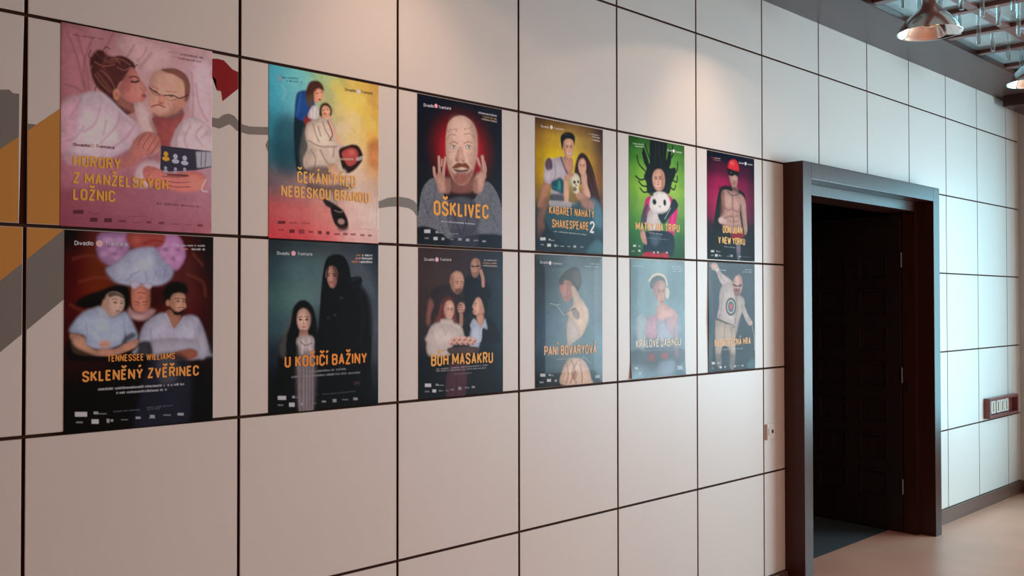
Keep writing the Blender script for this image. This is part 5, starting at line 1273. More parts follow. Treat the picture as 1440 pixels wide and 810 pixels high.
   ('s',[(235.4,85.1),(249.0,100.5),(246.4,126.2),(232.0,151.0),(236.9,123.0)],(144,87,67),3.5,0.3),
   ('l',[(205.5,136.2),(220.6,137.4),(238.5,130.8)],3.4,(252,251,245),1.2,0.9),
   ('s',[(302.3,221.4),(337.7,213.5),(348.1,268.6),(369.4,313.7),(351.5,333.7),(316.0,313.2),(307.7,272.0)],(232,187,163),3,1.0),
   ('s',[(282.8,181.6),(294.0,156.3),(316.6,148.0),(333.6,160.2),(339.2,187.6),(332.0,214.0),(310.7,227.6),(291.0,215.5)],(246,195,168),2,1.0),
   ('l',[(294.9,181.2),(300.5,178.2),(306.0,179.7)],3.5,(57,0,0),1.6,0.64),
   ('e',(300.4,184.9,6.1,4.2,0),(144,87,67),2,0.45),
   ('e',(300.4,185.6,3.8,2.4,0),(57,0,0),1.3,0.765),
   ('l',[(314.4,179.2),(320.0,176.2),(325.6,177.8)],3.5,(57,0,0),1.6,0.64),
   ('e',(320.0,182.9,6.1,4.3,0),(144,87,67),2,0.45),
   ('e',(320.0,183.6,3.8,2.5,0),(57,0,0),1.3,0.765),
   ('e',(312.5,189.7,2.5,8.4,0),(144,87,67),2,0.4),
   ('e',(309.9,197.7,4.6,1.8,0),(144,87,67),1.4,0.6),
   ('e',(310.1,206.5,7.7,2.3,0),(212,118,111),1.2,0.765),
   ('e',(310.1,212.2,6.1,1.7,0),(144,87,67),2,0.35),
   ('s',[(325.6,165.4),(336.6,178.5),(334.4,199.9),(322.9,220.5),(326.8,197.1)],(144,87,67),3.5,0.3),
   ('l',[(280.9,315.9),(323.0,340.5),(372.8,365.9)],47.5,(165,112,91),6.4,0.72),
   ('l',[(280.9,315.9),(323.0,340.5),(372.8,365.9)],36.8,(227,176,150),8.0,0.72),
   ('l',[(322.9,354.5),(380.1,355.1)],12.3,(202,195,205),8.0,0.43),
   ('s',[(184.7,264.2),(197.0,247.2),(215.4,261.5),(220.0,325.3),(213.0,357.8),(187.2,357.4)],(232,186,158),3,1.0),
   ('s',[(220.2,261.1),(227.1,235.3),(256.9,221.0),(284.7,230.0),(296.5,256.7),(286.6,283.1),(289.3,303.7),(273.9,314.6),(249.6,310.1),(242.8,291.3)],(246,244,213),2,1.0),
   ('s',[(220.2,261.1),(232.6,241.7),(242.8,286.7),(239.3,296.2)],(165,155,128),4,0.6),
   ('e',(256.7,263.4,10.4,8.0,0),(60,37,17),2,1.0),
   ('e',(282.5,259.4,7.7,6.9,0),(60,37,17),2,1.0),
   ('s',[(267.1,270.8),(275.4,278.4),(261.5,279.6)],(81,59,42),1.5,1.0),
   ('s',[(244.9,288.8),(267.0,285.6),(271.2,298.2),(251.7,304.4)],(96,78,64),2.5,1.0),
   ('l',[(249.7,294.4),(267.0,292.1)],2.8,(222,217,187),1,0.8),
   ('s',[(188.9,247.9),(215.5,227.7),(243.0,223.3),(254.7,230.5),(225.7,249.2),(201.7,265.0)],(222,171,142),2.5,1.0),
   ('l',[(218.9,233.8),(243.0,230.6)],2.2,(165,112,88),1.5,0.7),
   ('s',[(12.3,534.6),(14.9,421.4),(36.1,371.4),(77.7,343.9),(83.5,384.3),(53.6,443.3),(59.5,483.6)],(152,107,85),6,0.7),
   ('s',[(95.6,367.1),(224.3,366.2),(345.7,332.0),(431.3,360.1),(453.8,436.6),(447.9,575.3),(280.4,585.6),(83.3,482.4)],(46,96,114),6,0.85),
   ('s',[(365.3,330.5),(438.1,351.0),(453.7,462.5),(391.2,440.2)],(95,150,176),6,0.7),
   ('l',[(99.2,371.0),(224.3,367.9)],26.8,(212,210,219),6.4,0.58),
   ('s',[(306.9,326.4),(398.1,345.2),(371.7,381.4),(306.8,368.8)],(212,155,131),5,0.6),
   ('s',[(3.0,494.7),(453.6,497.2),(453.2,583.8),(2.8,591.3)],(0,23,46),16,0.7),
   ('s',[(357.9,553.0),(410.7,516.5),(453.4,531.8),(453.2,582.0),(344.8,583.3)],(78,143,158),6,0.6),
   ('t', [(85.8, 418.5), (392.6, 419.5)], 36.1, 'KABARET NAHATÝ', (252, 190, 98), 'title_lettering'),
   ('t', [(104.9, 477.9), (353.0, 478.2)], 37.7, 'SHAKESPEARE', (252, 190, 98), 'title_lettering'),
   ('t', [(362.1, 487.9), (396.3, 488.8)], 53.3, '2', (244, 252, 251), 'title_numeral'),
   ('m',[(119.3,496.9),(339.9,501.0)],4.9,(222,234,237),0.75),
   ('t', [(34.6, 40.5), (85.7, 39.7)], 10.5, 'Divadlo', (252, 240, 218), 'logo_lettering'),
   ('t', [(118.2, 39.7), (181.8, 37.5)], 10.7, 'Tramtarie', (252, 240, 218), 'logo_lettering'),
   ('d',(102.5,32.6,9.0),(252,247,236)),
   ('m',[(359.9,31.6),(435.4,32.8)],5.2,(241,234,216),0.8),
   ('m',[(380.9,42.8),(435.3,44.9)],6.0,(248,252,245),0.8),
   ('m',[(367.7,56.4),(435.3,58.8)],6.0,(251,249,237),0.8),
   ('p',[(29.8,525.7),(64.1,524.1),(64.1,537.1),(29.8,538.6)],(244,252,250),0.4,0.85),
   ('p',[(74.7,551.3),(98.7,550.3),(98.6,563.4),(74.7,564.3)],(244,252,250),0.4,0.85),
   ('p',[(83.2,528.9),(97.5,528.2),(97.5,535.6),(83.1,536.2)],(192,208,213),0.4,0.85),
   ('p',[(119.2,552.7),(133.7,552.1),(133.7,562.0),(119.1,562.5)],(192,208,213),0.4,0.85),
   ('p',[(248.8,551.5),(267.8,550.7),(267.8,561.6),(248.8,562.4)],(192,208,213),0.4,0.85),
   ('p',[(95.1,534.1),(121.6,532.9),(121.6,537.0),(95.1,538.1)],(165,182,190),0.4,0.8),
   ('p',[(133.7,556.2),(149.5,555.5),(149.5,559.7),(133.7,560.3)],(165,182,190),0.4,0.8),
   ('p',[(33.3,554.6),(53.4,553.8),(53.3,558.7),(33.3,559.5)],(165,182,190),0.4,0.8),
   ('p',[(161.8,556.7),(186.4,555.7),(186.4,559.8),(161.8,560.8)],(165,182,190),0.4,0.8),
   ('p',[(207.5,555.7),(227.5,554.9),(227.4,559.9),(207.5,560.7)],(165,182,190),0.4,0.8),
   ('p',[(295.8,555.5),(319.0,554.5),(319.0,558.8),(295.8,559.7)],(165,182,190),0.4,0.8),
  ]},
 {'x0': 2.0885, 'z1': 1.891, 'w': 454.5, 'h': 584.6, 'label': 'shiny blue-grey theatre poster of a woman seen from behind in a corset', 'wave': 0.006, 'gloss': True, 'pitch': 2.0, 'seed': 21, 'curl': [], 'spec': 0.13,
  'ops': [
   ('g',[[(58,72,82),(72,91,104),(98,122,133),(77,97,107),(58,72,78)],[(58,72,82),(75,97,107),(96,119,130),(101,125,136),(80,100,110)],[(63,82,95),(91,117,130),(114,138,147),(106,133,150),(85,105,116)],[(69,94,119),(96,128,150),(116,141,150),(101,128,139),(85,108,128)],[(75,103,128),(96,130,150),(111,133,142),(93,128,139),(98,138,161)],[(58,79,95),(77,103,116),(93,103,107),(77,108,122),(91,128,147)],[(30,38,42),(45,51,56),(58,55,56),(58,79,88),(69,97,110)]]),  # dark teal print lightened unevenly, part of the window glare painted in
   ('s',[(148.8,117.0),(180.8,79.3),(214.3,62.0),(260.8,50.8),(293.8,68.5),(302.5,119.0),(273.0,165.6),(242.8,138.2),(222.7,157.6),(198.0,112.1),(170.9,108.4)],(58,43,37),2.5,1.0),
   ('s',[(239.3,78.1),(289.9,68.6),(296.1,119.1),(260.5,132.1)],(91,82,75),5,0.7),
   ('s',[(156.1,133.4),(188.1,112.3),(230.4,120.0),(247.8,161.6),(227.6,200.1),(197.7,208.4),(173.1,191.0),(168.2,172.1),(156.0,162.2)],(193,138,125),2.2,1.0),
   ('s',[(201.7,120.4),(239.1,132.4),(232.6,195.0),(201.4,203.4)],(158,104,92),5,0.6),
   ('l',[(156.1,130.9),(180.7,127.3)],5.1,(55,0,0),1.5,0.8),
   ('l',[(178.0,191.0),(197.8,188.5)],4.0,(150,69,68),1.5,0.8),
   ('s',[(148.9,108.8),(177.0,104.2),(183.1,120.7),(158.5,133.4)],(58,43,37),3,0.8),
   ('s',[(232.8,140.8),(260.5,144.7),(289.5,182.3),(340.8,237.2),(352.3,279.8),(336.6,322.0),(305.5,363.6),(244.5,391.3),(212.0,406.9),(202.3,327.9),(214.9,274.1),(192.6,259.8),(226.2,240.9),(247.6,211.7)],(222,198,172),2.5,1.0),
   ('s',[(213.6,286.5),(257.4,295.5),(295.3,363.3),(244.5,391.3),(212.0,406.9),(202.3,327.9)],(193,190,193),6,0.6),
   ('s',[(295.9,194.9),(347.2,245.8),(347.0,305.2),(314.8,287.8)],(241,220,195),6,0.6),
   ('s',[(232.4,245.1),(260.1,236.9),(289.2,262.3),(282.8,287.4),(254.9,280.4)],(131,117,119),3,0.8),
   ('l',[(188.9,259.7),(232.4,245.1),(263.9,236.9)],5.1,(98,85,85),1.5,0.7),
   ('s',[(172.1,516.9),(200.6,477.0),(238.0,463.6),(307.7,471.5),(348.8,508.9),(372.1,561.0),(372.0,588.2),(169.4,578.6)],(227,200,180),2.5,1.0),
   ('l',[(231.7,470.0),(256.7,521.2),(228.9,573.8)],9.6,(141,103,85),4.0,0.54),
   ('l',[(266.9,488.2),(237.8,528.6),(269.1,576.2)],9.7,(141,103,85),4.0,0.54),
   ('l',[(294.8,497.9),(307.4,540.6),(307.3,578.5)],9.8,(141,103,85),4.0,0.54),
   ('l',[(200.5,485.3),(212.8,535.6),(200.3,572.2)],9.5,(141,103,85),4.0,0.54),
   ('s',[(237.8,528.6),(269.3,521.8),(269.2,555.3),(241.4,557.9)],(158,97,71),4,0.6),
   ('l',[(91.8,216.5),(133.9,224.0),(164.3,252.9),(182.7,267.9)],3.0,(193,213,222),1,0.8),
   ('l',[(133.9,224.0),(158.3,219.9)],3.0,(193,213,222),1,0.7),
   ('l',[(307.7,456.4),(372.3,493.0)],3.1,(165,190,198),1.5,0.6),
   ('t', [(52.0, 445.4), (406.7, 448.3)], 42.1, 'PANÍ BOVARYOVÁ', (252, 202, 149), 'title_lettering'),
   ('m',[(133.2,465.8),(339.9,467.8)],4.1,(184,195,201),0.6),
   ('t', [(29.5, 40.5), (81.5, 40.6)], 10.4, 'Divadlo', (225, 241, 252), 'logo_lettering'),
   ('t', [(107.9, 43.2), (168.6, 43.2)], 10.7, 'Tramtarie', (225, 241, 252), 'logo_lettering'),
   ('d',(93.5,37.0,8.9),(246,247,252)),
   ('m',[(367.6,34.5),(424.3,34.6)],5.1,(203,220,229),0.7),
   ('m',[(329.8,47.4),(424.3,48.4)],5.0,(203,220,229),0.7),
   ('p',[(29.5,522.7),(61.2,524.3),(61.2,537.3),(29.4,535.5)],(228,242,252),0.4,0.85),
   ('p',[(73.0,548.5),(99.2,549.9),(99.2,562.1),(73.0,560.6)],(228,242,252),0.4,0.85),
   ('p',[(82.6,527.1),(96.9,527.8),(96.9,536.0),(82.6,535.2)],(184,203,214),0.4,0.85),
   ('p',[(123.3,553.7),(137.8,554.6),(137.8,564.4),(123.3,563.5)],(184,203,214),0.4,0.85),
   ('p',[(401.0,549.0),(432.9,550.7),(432.8,564.4),(401.0,562.6)],(184,203,214),0.4,0.85),
   ('p',[(96.9,532.7),(116.1,533.7),(116.1,537.8),(96.9,536.8)],(162,180,190),0.4,0.8),
   ('p',[(25.9,556.3),(51.7,557.8),(51.7,565.0),(25.8,563.5)],(162,180,190),0.4,0.8),
  ]},
 {'x0': 2.7469, 'z1': 2.4895, 'w': 461.8, 'h': 584.3, 'label': 'green theatre poster of a woman with flying hair hugging a black and white plush head', 'wave': 0.0005, 'gloss': False, 'pitch': 2.1, 'seed': 11, 'curl': [], 'spec': 0.05,
  'ops': [
   ('g',[[(17,78,0),(44,101,30),(28,84,30),(51,112,39),(48,101,39)],[(51,125,30),(81,148,47),(73,140,51),(94,168,58),(81,145,54)],[(97,168,47),(137,202,64),(117,175,70),(137,205,74),(115,178,67)],[(117,182,54),(162,219,70),(147,202,80),(166,222,85),(137,197,74)],[(97,168,58),(137,195,74),(127,178,80),(137,197,77),(117,178,77)],[(70,143,54),(97,168,64),(94,155,74),(97,168,74),(78,148,67)],[(23,106,39),(44,125,61),(28,95,51),(44,117,58),(37,106,51)],[(0,78,18),(17,98,39),(0,73,27),(17,90,39),(9,78,30)]]),
   ('s',[(138.6,149.8),(118.6,118.8),(105.4,74.9),(116.3,44.9),(145.7,91.2),(165.9,118.1),(176.2,-7.6),(301.4,-20.9),(303.6,87.3),(323.8,42.7),(346.7,31.7),(343.4,100.2),(331.8,126.9),(383.6,121.8),(377.5,165.2),(351.4,201.7),(325.2,259.1),(254.7,256.3),(151.5,270.3),(138.2,220.1),(118.2,188.9)],(0,0,0),2.5,1.0),
   ('l',[(145.1,194.7),(91.4,207.7),(51.7,193.3)],9.6,(0,0,0),1.8,0.9),
   ('l',[(131.8,162.9),(78.5,131.1),(62.8,91.8)],9.5,(0,0,0),1.8,0.9),
   ('l',[(325.9,152.9),(390.8,140.0),(401.3,90.1)],9.9,(0,0,0),1.8,0.9),
   ('l',[(332.9,177.8),(390.4,194.0),(397.9,163.3)],9.9,(0,0,0),1.8,0.9),
   ('l',[(144.9,236.1),(104.6,235.3),(75.4,215.7)],9.5,(0,0,0),1.8,0.9),
   ('l',[(158.3,259.8),(117.8,267.2),(88.5,250.6)],9.6,(0,0,0),1.8,0.9),
   ('l',[(325.5,220.9),(368.4,234.4),(383.0,211.8)],9.9,(0,0,0),1.8,0.9),
   ('l',[(186.4,124.4),(145.9,62.2),(129.9,26.8)],9.6,(0,0,0),1.8,0.9),
   ('l',[(312.0,94.9),(362.4,55.6),(358.3,13.3)],9.9,(0,0,0),1.8,0.9),
   ('l',[(159.0,135.4),(105.4,74.9)],9.6,(0,0,0),1.8,0.9),
   ('l',[(207.7,-3.0),(217.0,62.8),(200.1,123.0)],7.2,(51,50,39),3.2,0.43),
   ('l',[(256.3,-8.8),(248.9,59.3),(266.8,116.4)],7.3,(51,50,39),3.2,0.43),
   ('l',[(235.4,-2.1),(235.0,69.2)],7.3,(51,50,39),3.2,0.43),
   ('l',[(284.3,4.8),(281.0,81.2)],7.4,(51,50,39),3.2,0.43),
   ('s',[(117.4,337.2),(137.8,294.5),(185.5,278.4),(219.8,296.6),(191.8,373.6),(130.4,422.8),(110.4,387.0)],(223,18,129),2.5,1.0),
   ('s',[(289.8,261.9),(350.9,278.4),(399.8,317.6),(389.1,395.4),(361.1,473.7),(309.6,488.8),(324.7,348.2)],(223,18,129),2.5,1.0),
   ('s',[(90.2,421.0),(110.6,354.1),(144.4,322.9),(166.0,342.1),(157.5,408.9),(116.9,435.9)],(55,67,85),3,0.9),
   ('l',[(164.8,309.0),(144.1,376.6)],11.5,(252,96,171),4.8,0.43),
   ('l',[(360.6,328.8),(349.9,431.7)],15.0,(251,78,162),6.4,0.43),
   ('s',[(186.0,191.0),(202.7,154.5),(248.4,140.0),(283.4,156.9),(291.6,202.6),(274.4,237.8),(233.9,252.1),(196.7,231.7)],(228,180,159),2,1.0),
   ('s',[(258.2,146.7),(288.9,173.3),(282.9,228.7),(254.8,243.6),(262.1,192.6)],(181,130,110),4,0.6),
   ('l',[(205.5,186.6),(214.8,181.7),(224.9,183.4)],5.3,(17,0,0),1.6,0.64),
   ('e',(216.0,191.4,10.7,6.2,-0.08),(135,76,54),2,0.45),
   ('e',(216.1,192.4,7.3,4.0,-0.08),(17,0,0),1.3,0.765),
   ('l',[(240.0,181.8),(249.3,176.9),(259.5,178.6)],5.4,(17,0,0),1.6,0.64),
   ('e',(250.6,186.6,10.8,6.2,-0.08),(135,76,54),2,0.45),
   ('e',(250.7,187.6,7.4,4.0,-0.08),(17,0,0),1.3,0.765),
   ('e',(238.5,197.1,4.4,12.5,-0.08),(135,76,54),2,0.4),
   ('e',(235.5,209.0,8.0,2.6,-0.08),(135,76,54),1.4,0.6),
   ('e',(237.5,221.8,13.3,3.4,-0.08),(200,53,61),1.2,0.765),
   ('e',(238.5,230.0,10.8,2.6,-0.08),(135,76,54),2,0.35),
   ('s',[(256.1,160.8),(278.0,178.6),(278.4,210.0),(261.9,241.0),(264.3,206.7)],(135,76,54),3.5,0.3),
   ('l',[(213.3,226.2),(238.2,228.2),(257.7,220.7)],5.4,(252,243,239),1,0.85),
   ('s',[(137.2,414.2),(166.0,350.4),(240.2,353.8),(253.8,403.3),(239.6,462.7),(157.2,458.5)],(219,217,219),3,1.0),
   ('s',[(237.4,358.2),(310.5,349.2),(360.9,281.9),(399.9,300.4),(396.8,326.4),(324.5,382.2),(281.8,414.3),(240.0,391.5)],(0,34,54),2.5,1.0),
   ('l',[(289.0,388.5),(339.1,330.3)],5.5,(190,212,222),1.5,0.7),
   ('s',[(163.3,334.0),(171.7,291.9),(206.2,262.6),(247.8,252.6),(299.7,258.6),(330.8,284.2),(336.3,315.2),(310.5,344.9),(256.9,362.8),(191.9,358.6)],(249,251,252),2,1.0),
   ('s',[(171.5,341.7),(240.2,358.0),(310.5,344.9),(254.1,365.5)],(190,190,195),4,0.7),
   ('e',(203.1,308.7,16.6,15.1,0.2),(0,0,0),1.5,1),
   ('e',(289.5,305.8,12.7,17.0,-0.1),(0,0,0),1.5,1),
   ('e',(248.7,328.1,12.6,5.0,0),(48,46,47),2,0.6),
   ('e',(180.0,273.0,16.4,8.3,0),(0,0,0),2,0.9),
   ('s',[(130.1,464.0),(239.6,450.1),(359.7,465.2),(363.4,563.0),(294.9,578.0),(122.8,579.6),(116.4,518.2)],(0,29,59),3,1.0),
   ('s',[(170.7,474.4),(253.4,470.4),(232.3,521.6),(184.1,523.6)],(97,122,144),8,0.6),
   ('l',[(233.9,479.7),(238.9,571.5)],7.3,(0,0,0),3.2,0.5),
   ('s',[(87.3,466.2),(116.8,450.7),(140.7,513.0),(129.8,525.8),(100.4,506.6)],(219,170,154),2.5,1.0),
   ('l',[(103.3,477.7),(127.2,517.7)],4.2,(154,106,91),1.5,0.6),
   ('s',[(113.5,567.6),(183.9,558.5),(218.2,565.6),(280.9,557.5),(323.3,570.3),(294.8,594.9),(116.0,596.3)],(190,0,51),3,1.0),
   ('e',(232.0,559.2,41.7,6.7,0),(51,0,0),3,0.8),
   ('t', [(50.4, 457.5), (413.5, 448.9)], 38.9, 'MATKY NA TRIPU', (252, 193, 108), 'title_lettering'),
   ('m',[(157.2,466.8),(270.2,469.6)],4.2,(219,231,219),0.7),
   ('m',[(116.5,493.5),(323.8,494.1)],3.3,(181,197,190),0.5),
   ('t', [(312.4, 42.3), (353.8, 41.1)], 9.3, 'Divadlo', (234, 252, 236), 'logo_lettering'),
   ('t', [(381.2, 43.3), (436.7, 41.6)], 9.3, 'Tramtarie', (234, 252, 236), 'logo_lettering'),
   ('d',(366.8,36.3,8.9),(243,252,246)),
   ('m',[(31.6,38.9),(119.1,34.6)],5.7,(223,246,224),0.75),
   ('m',[(47.2,50.2),(119.0,46.2)],5.7,(223,246,224),0.75),
   ('p',[(30.3,530.0),(53.9,529.0),(53.9,538.8),(30.3,539.7)],(234,252,245),0.4,0.85),
   ('p',[(71.0,552.8),(89.5,552.1),(89.5,561.9),(70.9,562.6)],(234,252,245),0.4,0.85),
   ('p',[(73.7,531.4),(81.7,531.1),(81.6,537.6),(73.7,538.0)],(200,217,209),0.4,0.85),
   ('p',[(190.7,556.6),(205.8,556.0),(205.8,566.0),(190.7,566.5)],(200,217,209),0.4,0.85),
   ('p',[(222.4,555.4),(239.0,554.8),(238.9,564.8),(222.3,565.4)],(200,217,209),0.4,0.85),
   ('p',[(297.9,554.3),(314.9,553.7),(314.8,562.2),(297.8,562.8)],(200,217,209),0.4,0.85),
   ('p',[(17.2,559.7),(43.3,558.7),(43.3,562.8),(17.1,563.7)],(171,192,180),0.4,0.8),
   ('p',[(81.7,534.4),(89.6,534.1),(89.6,538.1),(81.6,538.5)],(171,192,180),0.4,0.8),
  ]},
 {'x0': 2.7532, 'z1': 1.8909, 'w': 452.9, 'h': 582.5, 'label': 'washed-out shiny teal theatre poster of a person in headphones, corners curling off the wall', 'wave': 0.005, 'gloss': True, 'pitch': 2.1, 'seed': 24, 'curl': [(0, 592, (140, 130), 0.01), (452, 592, (120, 120), 0.009)], 'spec': 0.1,
  'ops': [
   ('g',[[(101,135,148),(122,165,175),(142,180,190),(122,157,169),(98,130,142)],[(98,133,142),(117,154,167),(142,177,185),(104,138,151),(89,121,134)],[(101,138,151),(122,159,169),(132,167,175),(101,135,145),(95,130,142)],[(112,149,164),(127,165,177),(147,180,190),(122,157,169),(106,144,164)],[(120,159,180),(132,170,190),(152,175,190),(132,165,180),(117,154,169)],[(98,133,151),(101,130,148),(122,138,153),(106,133,148),(98,133,151)],[(74,97,110),(77,91,104),(77,77,94),(74,84,101),(71,97,107)],[(106,144,164),(122,159,180),(137,175,190),(122,159,180),(98,138,159)]]),  # paler than the print itself, the window's veil is painted into these colours
   ('s',[(156.0,136.6),(169.9,95.0),(225.0,75.7),(276.5,93.3),(280.5,131.1),(231.6,123.2),(197.0,144.5)],(80,77,80),3,0.9),
   ('s',[(183.3,140.4),(215.1,106.8),(256.8,102.0),(284.8,122.6),(284.5,177.3),(261.7,219.4),(231.1,212.6),(196.8,177.7)],(195,152,140),2.5,1.0),
   ('s',[(183.4,128.0),(224.8,106.6),(231.4,160.8),(210.5,194.3)],(167,113,110),5,0.6),
   ('l',[(149.4,103.6),(183.6,78.2),(229.2,70.6),(276.6,83.2),(298.9,122.4)],11.7,(219,215,195),1.8,1.0),
   ('e',(298.7,164.6,18.3,28.6,0),(214,210,195),2,1.0),
   ('l',[(221.4,150.2),(230.6,146.5),(239.7,149.5)],5.3,(57,0,0),1.6,0.45),
   ('e',(230.5,156.3,10.0,6.2,0),(120,0,0),2,0.45),
   ('e',(230.5,157.3,6.3,3.6,0),(57,0,0),1.3,0.54),
   ('l',[(254.0,149.9),(263.2,146.2),(272.5,149.2)],5.4,(57,0,0),1.6,0.45),
   ('e',(263.2,156.1,10.1,6.2,0),(120,0,0),2,0.45),
   ('e',(263.2,157.1,6.3,3.6,0),(57,0,0),1.3,0.54),
   ('e',(251.2,165.0,4.2,12.5,0),(120,0,0),2,0.4),
   ('e',(247.0,176.4,7.5,2.6,0),(120,0,0),1.4,0.6),
   ('e',(246.6,189.4,12.6,3.4,0),(177,27,48),1.2,0.54),
   ('e',(246.6,197.7,10.0,2.6,0),(120,0,0),2,0.35),
   ('s',[(268.6,131.0),(286.6,151.7),(283.0,183.1),(263.9,211.7),(270.4,177.9)],(120,0,0),3.5,0.3),
   ('s',[(214.4,231.8),(261.7,215.2),(312.4,232.1),(379.6,262.2),(386.6,304.9),(357.4,347.0),(314.8,312.4),(230.5,307.0),(205.9,269.2)],(214,172,164),3,1.0),
   ('l',[(235.1,236.0),(231.3,185.9)],21.9,(214,172,159),4.0,0.65),
   ('e',(253.4,207.6,14.0,5.0,0),(186,0,0),1.5,0.9),
   ('s',[(128.1,301.4),(175.7,273.1),(214.0,294.2),(230.1,377.9),(127.6,383.6)],(205,159,182),4,0.85),
   ('s',[(219.4,311.0),(329.0,304.2),(345.6,397.7),(213.4,398.3)],(172,185,205),5,0.8),
   ('s',[(272.4,303.4),(379.5,279.3),(378.9,381.6),(342.8,389.1)],(195,157,169),5,0.7),
   ('s',[(44.4,292.1),(74.8,268.0),(118.8,276.6),(123.8,342.4),(107.1,456.7),(51.7,406.0)],(172,185,190),4,0.7),
   ('s',[(350.2,346.9),(389.5,305.0),(394.4,450.2),(356.6,482.9)],(167,157,172),5,0.6),
   ('s',[(1.8,444.8),(436.8,451.7),(436.3,516.1),(1.5,509.2)],(45,52,68),7,0.8),
   ('e',(167.7,483.7,27.2,21.6,0),(142,0,0),3,0.9),
   ('e',(274.2,479.7,30.8,16.8,0),(157,0,0),3,0.9),
   ('e',(378.3,471.0,17.4,25.5,0),(147,97,119),4,0.7),
   ('s',[(229.3,519.6),(356.4,508.4),(341.6,583.9),(228.9,577.9)],(160,185,210),8,0.6),
   ('t', [(41.0, 433.2), (412.0, 432.0)], 38.9, 'KRÁLOVÉ DABINGU', (240, 237, 221), 'title_lettering'),
   ('m',[(93.8,449.7),(385.6,455.1)],3.3,(177,190,200),0.6),
   ('m',[(16.9,36.0),(109.4,36.9)],5.7,(177,200,210),0.7),
   ('m',[(339.4,31.1),(420.5,30.8)],5.1,(191,210,220),0.75),
   ('m',[(347.9,42.8),(420.4,42.8)],5.1,(191,210,220),0.75),
   ('m',[(347.8,54.7),(420.4,54.8)],5.1,(191,210,220),0.75),
   ('p',[(30.1,525.1),(56.3,526.3),(56.2,537.7),(30.0,536.4)],(191,215,230),0.4,0.8),
   ('p',[(64.1,552.7),(79.9,553.5),(79.9,563.3),(64.0,562.5)],(191,215,230),0.4,0.8),
   ('p',[(382.2,535.0),(423.0,536.9),(422.8,557.5),(382.1,555.5)],(191,215,230),0.4,0.8),
   ('p',[(273.7,550.9),(301.9,552.3),(301.8,560.7),(273.7,559.3)],(167,190,210),0.4,0.7),
  ]},
 {'x0': 3.415, 'z1': 2.4919, 'w': 473.0, 'h': 581.8, 'label': 'magenta theatre poster of a bare-chested man with red cap, black mask and cape', 'wave': 0.0005, 'gloss': False, 'pitch': 2.2, 'seed': 13, 'curl': [], 'spec': 0.025,
  'ops': [
   ('g',[[(0,0,27),(0,0,27),(0,0,32),(7,8,36),(20,26,43)],[(53,0,32),(87,0,50),(72,0,47),(72,0,50),(40,0,32)],[(131,0,69),(170,0,83),(151,0,75),(133,0,69),(80,0,54)],[(151,8,80),(195,26,96),(179,21,91),(156,16,80),(97,0,60)],[(135,0,69),(179,21,94),(161,16,86),(142,0,77),(80,0,60)],[(33,0,32),(53,0,43),(37,0,36),(40,0,40),(25,0,32)],[(0,0,22),(0,0,27),(0,0,27),(0,0,32),(0,0,36)],[(0,0,0),(0,0,8),(0,0,16),(0,0,22),(0,0,27)]]),
   ('s',[(36.6,590.0),(40.5,479.8),(68.7,351.0),(96.9,246.7),(131.0,190.9),(216.8,178.5),(344.8,197.0),(377.3,221.0),(397.7,330.6),(421.9,578.5)],(0,0,0),2.5,1.0),
   ('s',[(288.1,205.9),(352.8,218.4),(381.9,256.1),(391.0,339.8),(397.0,410.6),(367.2,434.2),(345.0,360.3),(319.8,273.8)],(186,149,140),3,1.0),
   ('s',[(133.8,226.7),(165.0,198.4),(243.5,202.5),(307.4,213.1),(329.5,273.1),(319.4,317.8),(338.1,396.0),(305.4,432.8),(241.4,440.4),(185.0,408.6),(129.5,372.9),(117.4,356.5),(145.5,311.8)],(188,149,140),2.5,1.0),
   ('s',[(146.1,234.4),(192.9,213.4),(232.2,227.7),(242.8,279.2),(207.9,299.0),(158.1,285.1)],(207,170,159),5,0.7),
   ('s',[(249.5,235.1),(307.2,230.7),(323.0,273.6),(287.3,302.4),(252.2,291.6)],(202,161,150),5,0.7),
   ('l',[(243.3,218.2),(249.0,296.2),(257.6,400.3)],11.1,(123,78,75),6.4,0.5),
   ('l',[(153.3,294.1),(207.8,307.7),(242.7,294.9)],9.4,(123,78,75),4.8,0.5),
   ('l',[(252.2,300.3),(295.2,310.6),(327.8,282.0)],9.6,(123,78,75),4.8,0.5),
   ('l',[(215.4,337.5),(258.2,340.1),(306.3,331.8)],7.9,(133,89,83),4.8,0.43),
   ('l',[(215.2,366.2),(257.9,368.9),(306.1,360.8)],7.9,(133,89,83),4.8,0.43),
   ('l',[(215.0,393.9),(257.7,396.8),(305.8,388.9)],7.9,(133,89,83),4.8,0.43),
   ('s',[(130.7,227.0),(158.7,207.5),(170.4,301.5),(145.2,346.2),(122.0,356.2)],(116,70,63),5,0.6),
   ('l',[(329.5,273.1),(348.1,377.8),(360.7,421.3)],11.3,(53,0,8),4.8,0.5),
   ('s',[(215.9,103.0),(289.0,104.9),(298.4,139.2),(281.9,181.8),(249.9,195.0),(237.4,166.3),(218.7,137.5)],(192,156,147),2,1.0),
   ('s',[(256.7,147.2),(291.9,139.8),(281.9,188.9),(259.4,195.9)],(142,104,99),3,0.6),
   ('s',[(250.0,187.1),(291.6,174.9),(307.5,204.3),(243.4,211.2)],(163,124,120),2.5,1.0),
   ('s',[(203.5,82.5),(210.1,45.4),(251.4,23.7),(292.9,29.9),(312.0,58.8),(305.2,90.2),(249.3,85.1)],(220,42,57),2,1.0),
   ('e',(244.8,45.3,25.6,10.6,0),(251,114,120),4,0.6),
   ('s',[(197.2,78.8),(257.2,84.3),(308.5,88.2),(300.2,113.6),(269.8,109.3),(244.2,118.7),(206.3,112.6)],(0,0,0),1.8,1.0),
   ('e',(231.7,99.8,9.5,2.6,0),(149,117,109),1,0.7),
   ('l',[(237.8,124.5),(244.0,139.6)],7.9,(233,201,191),3.2,0.43),
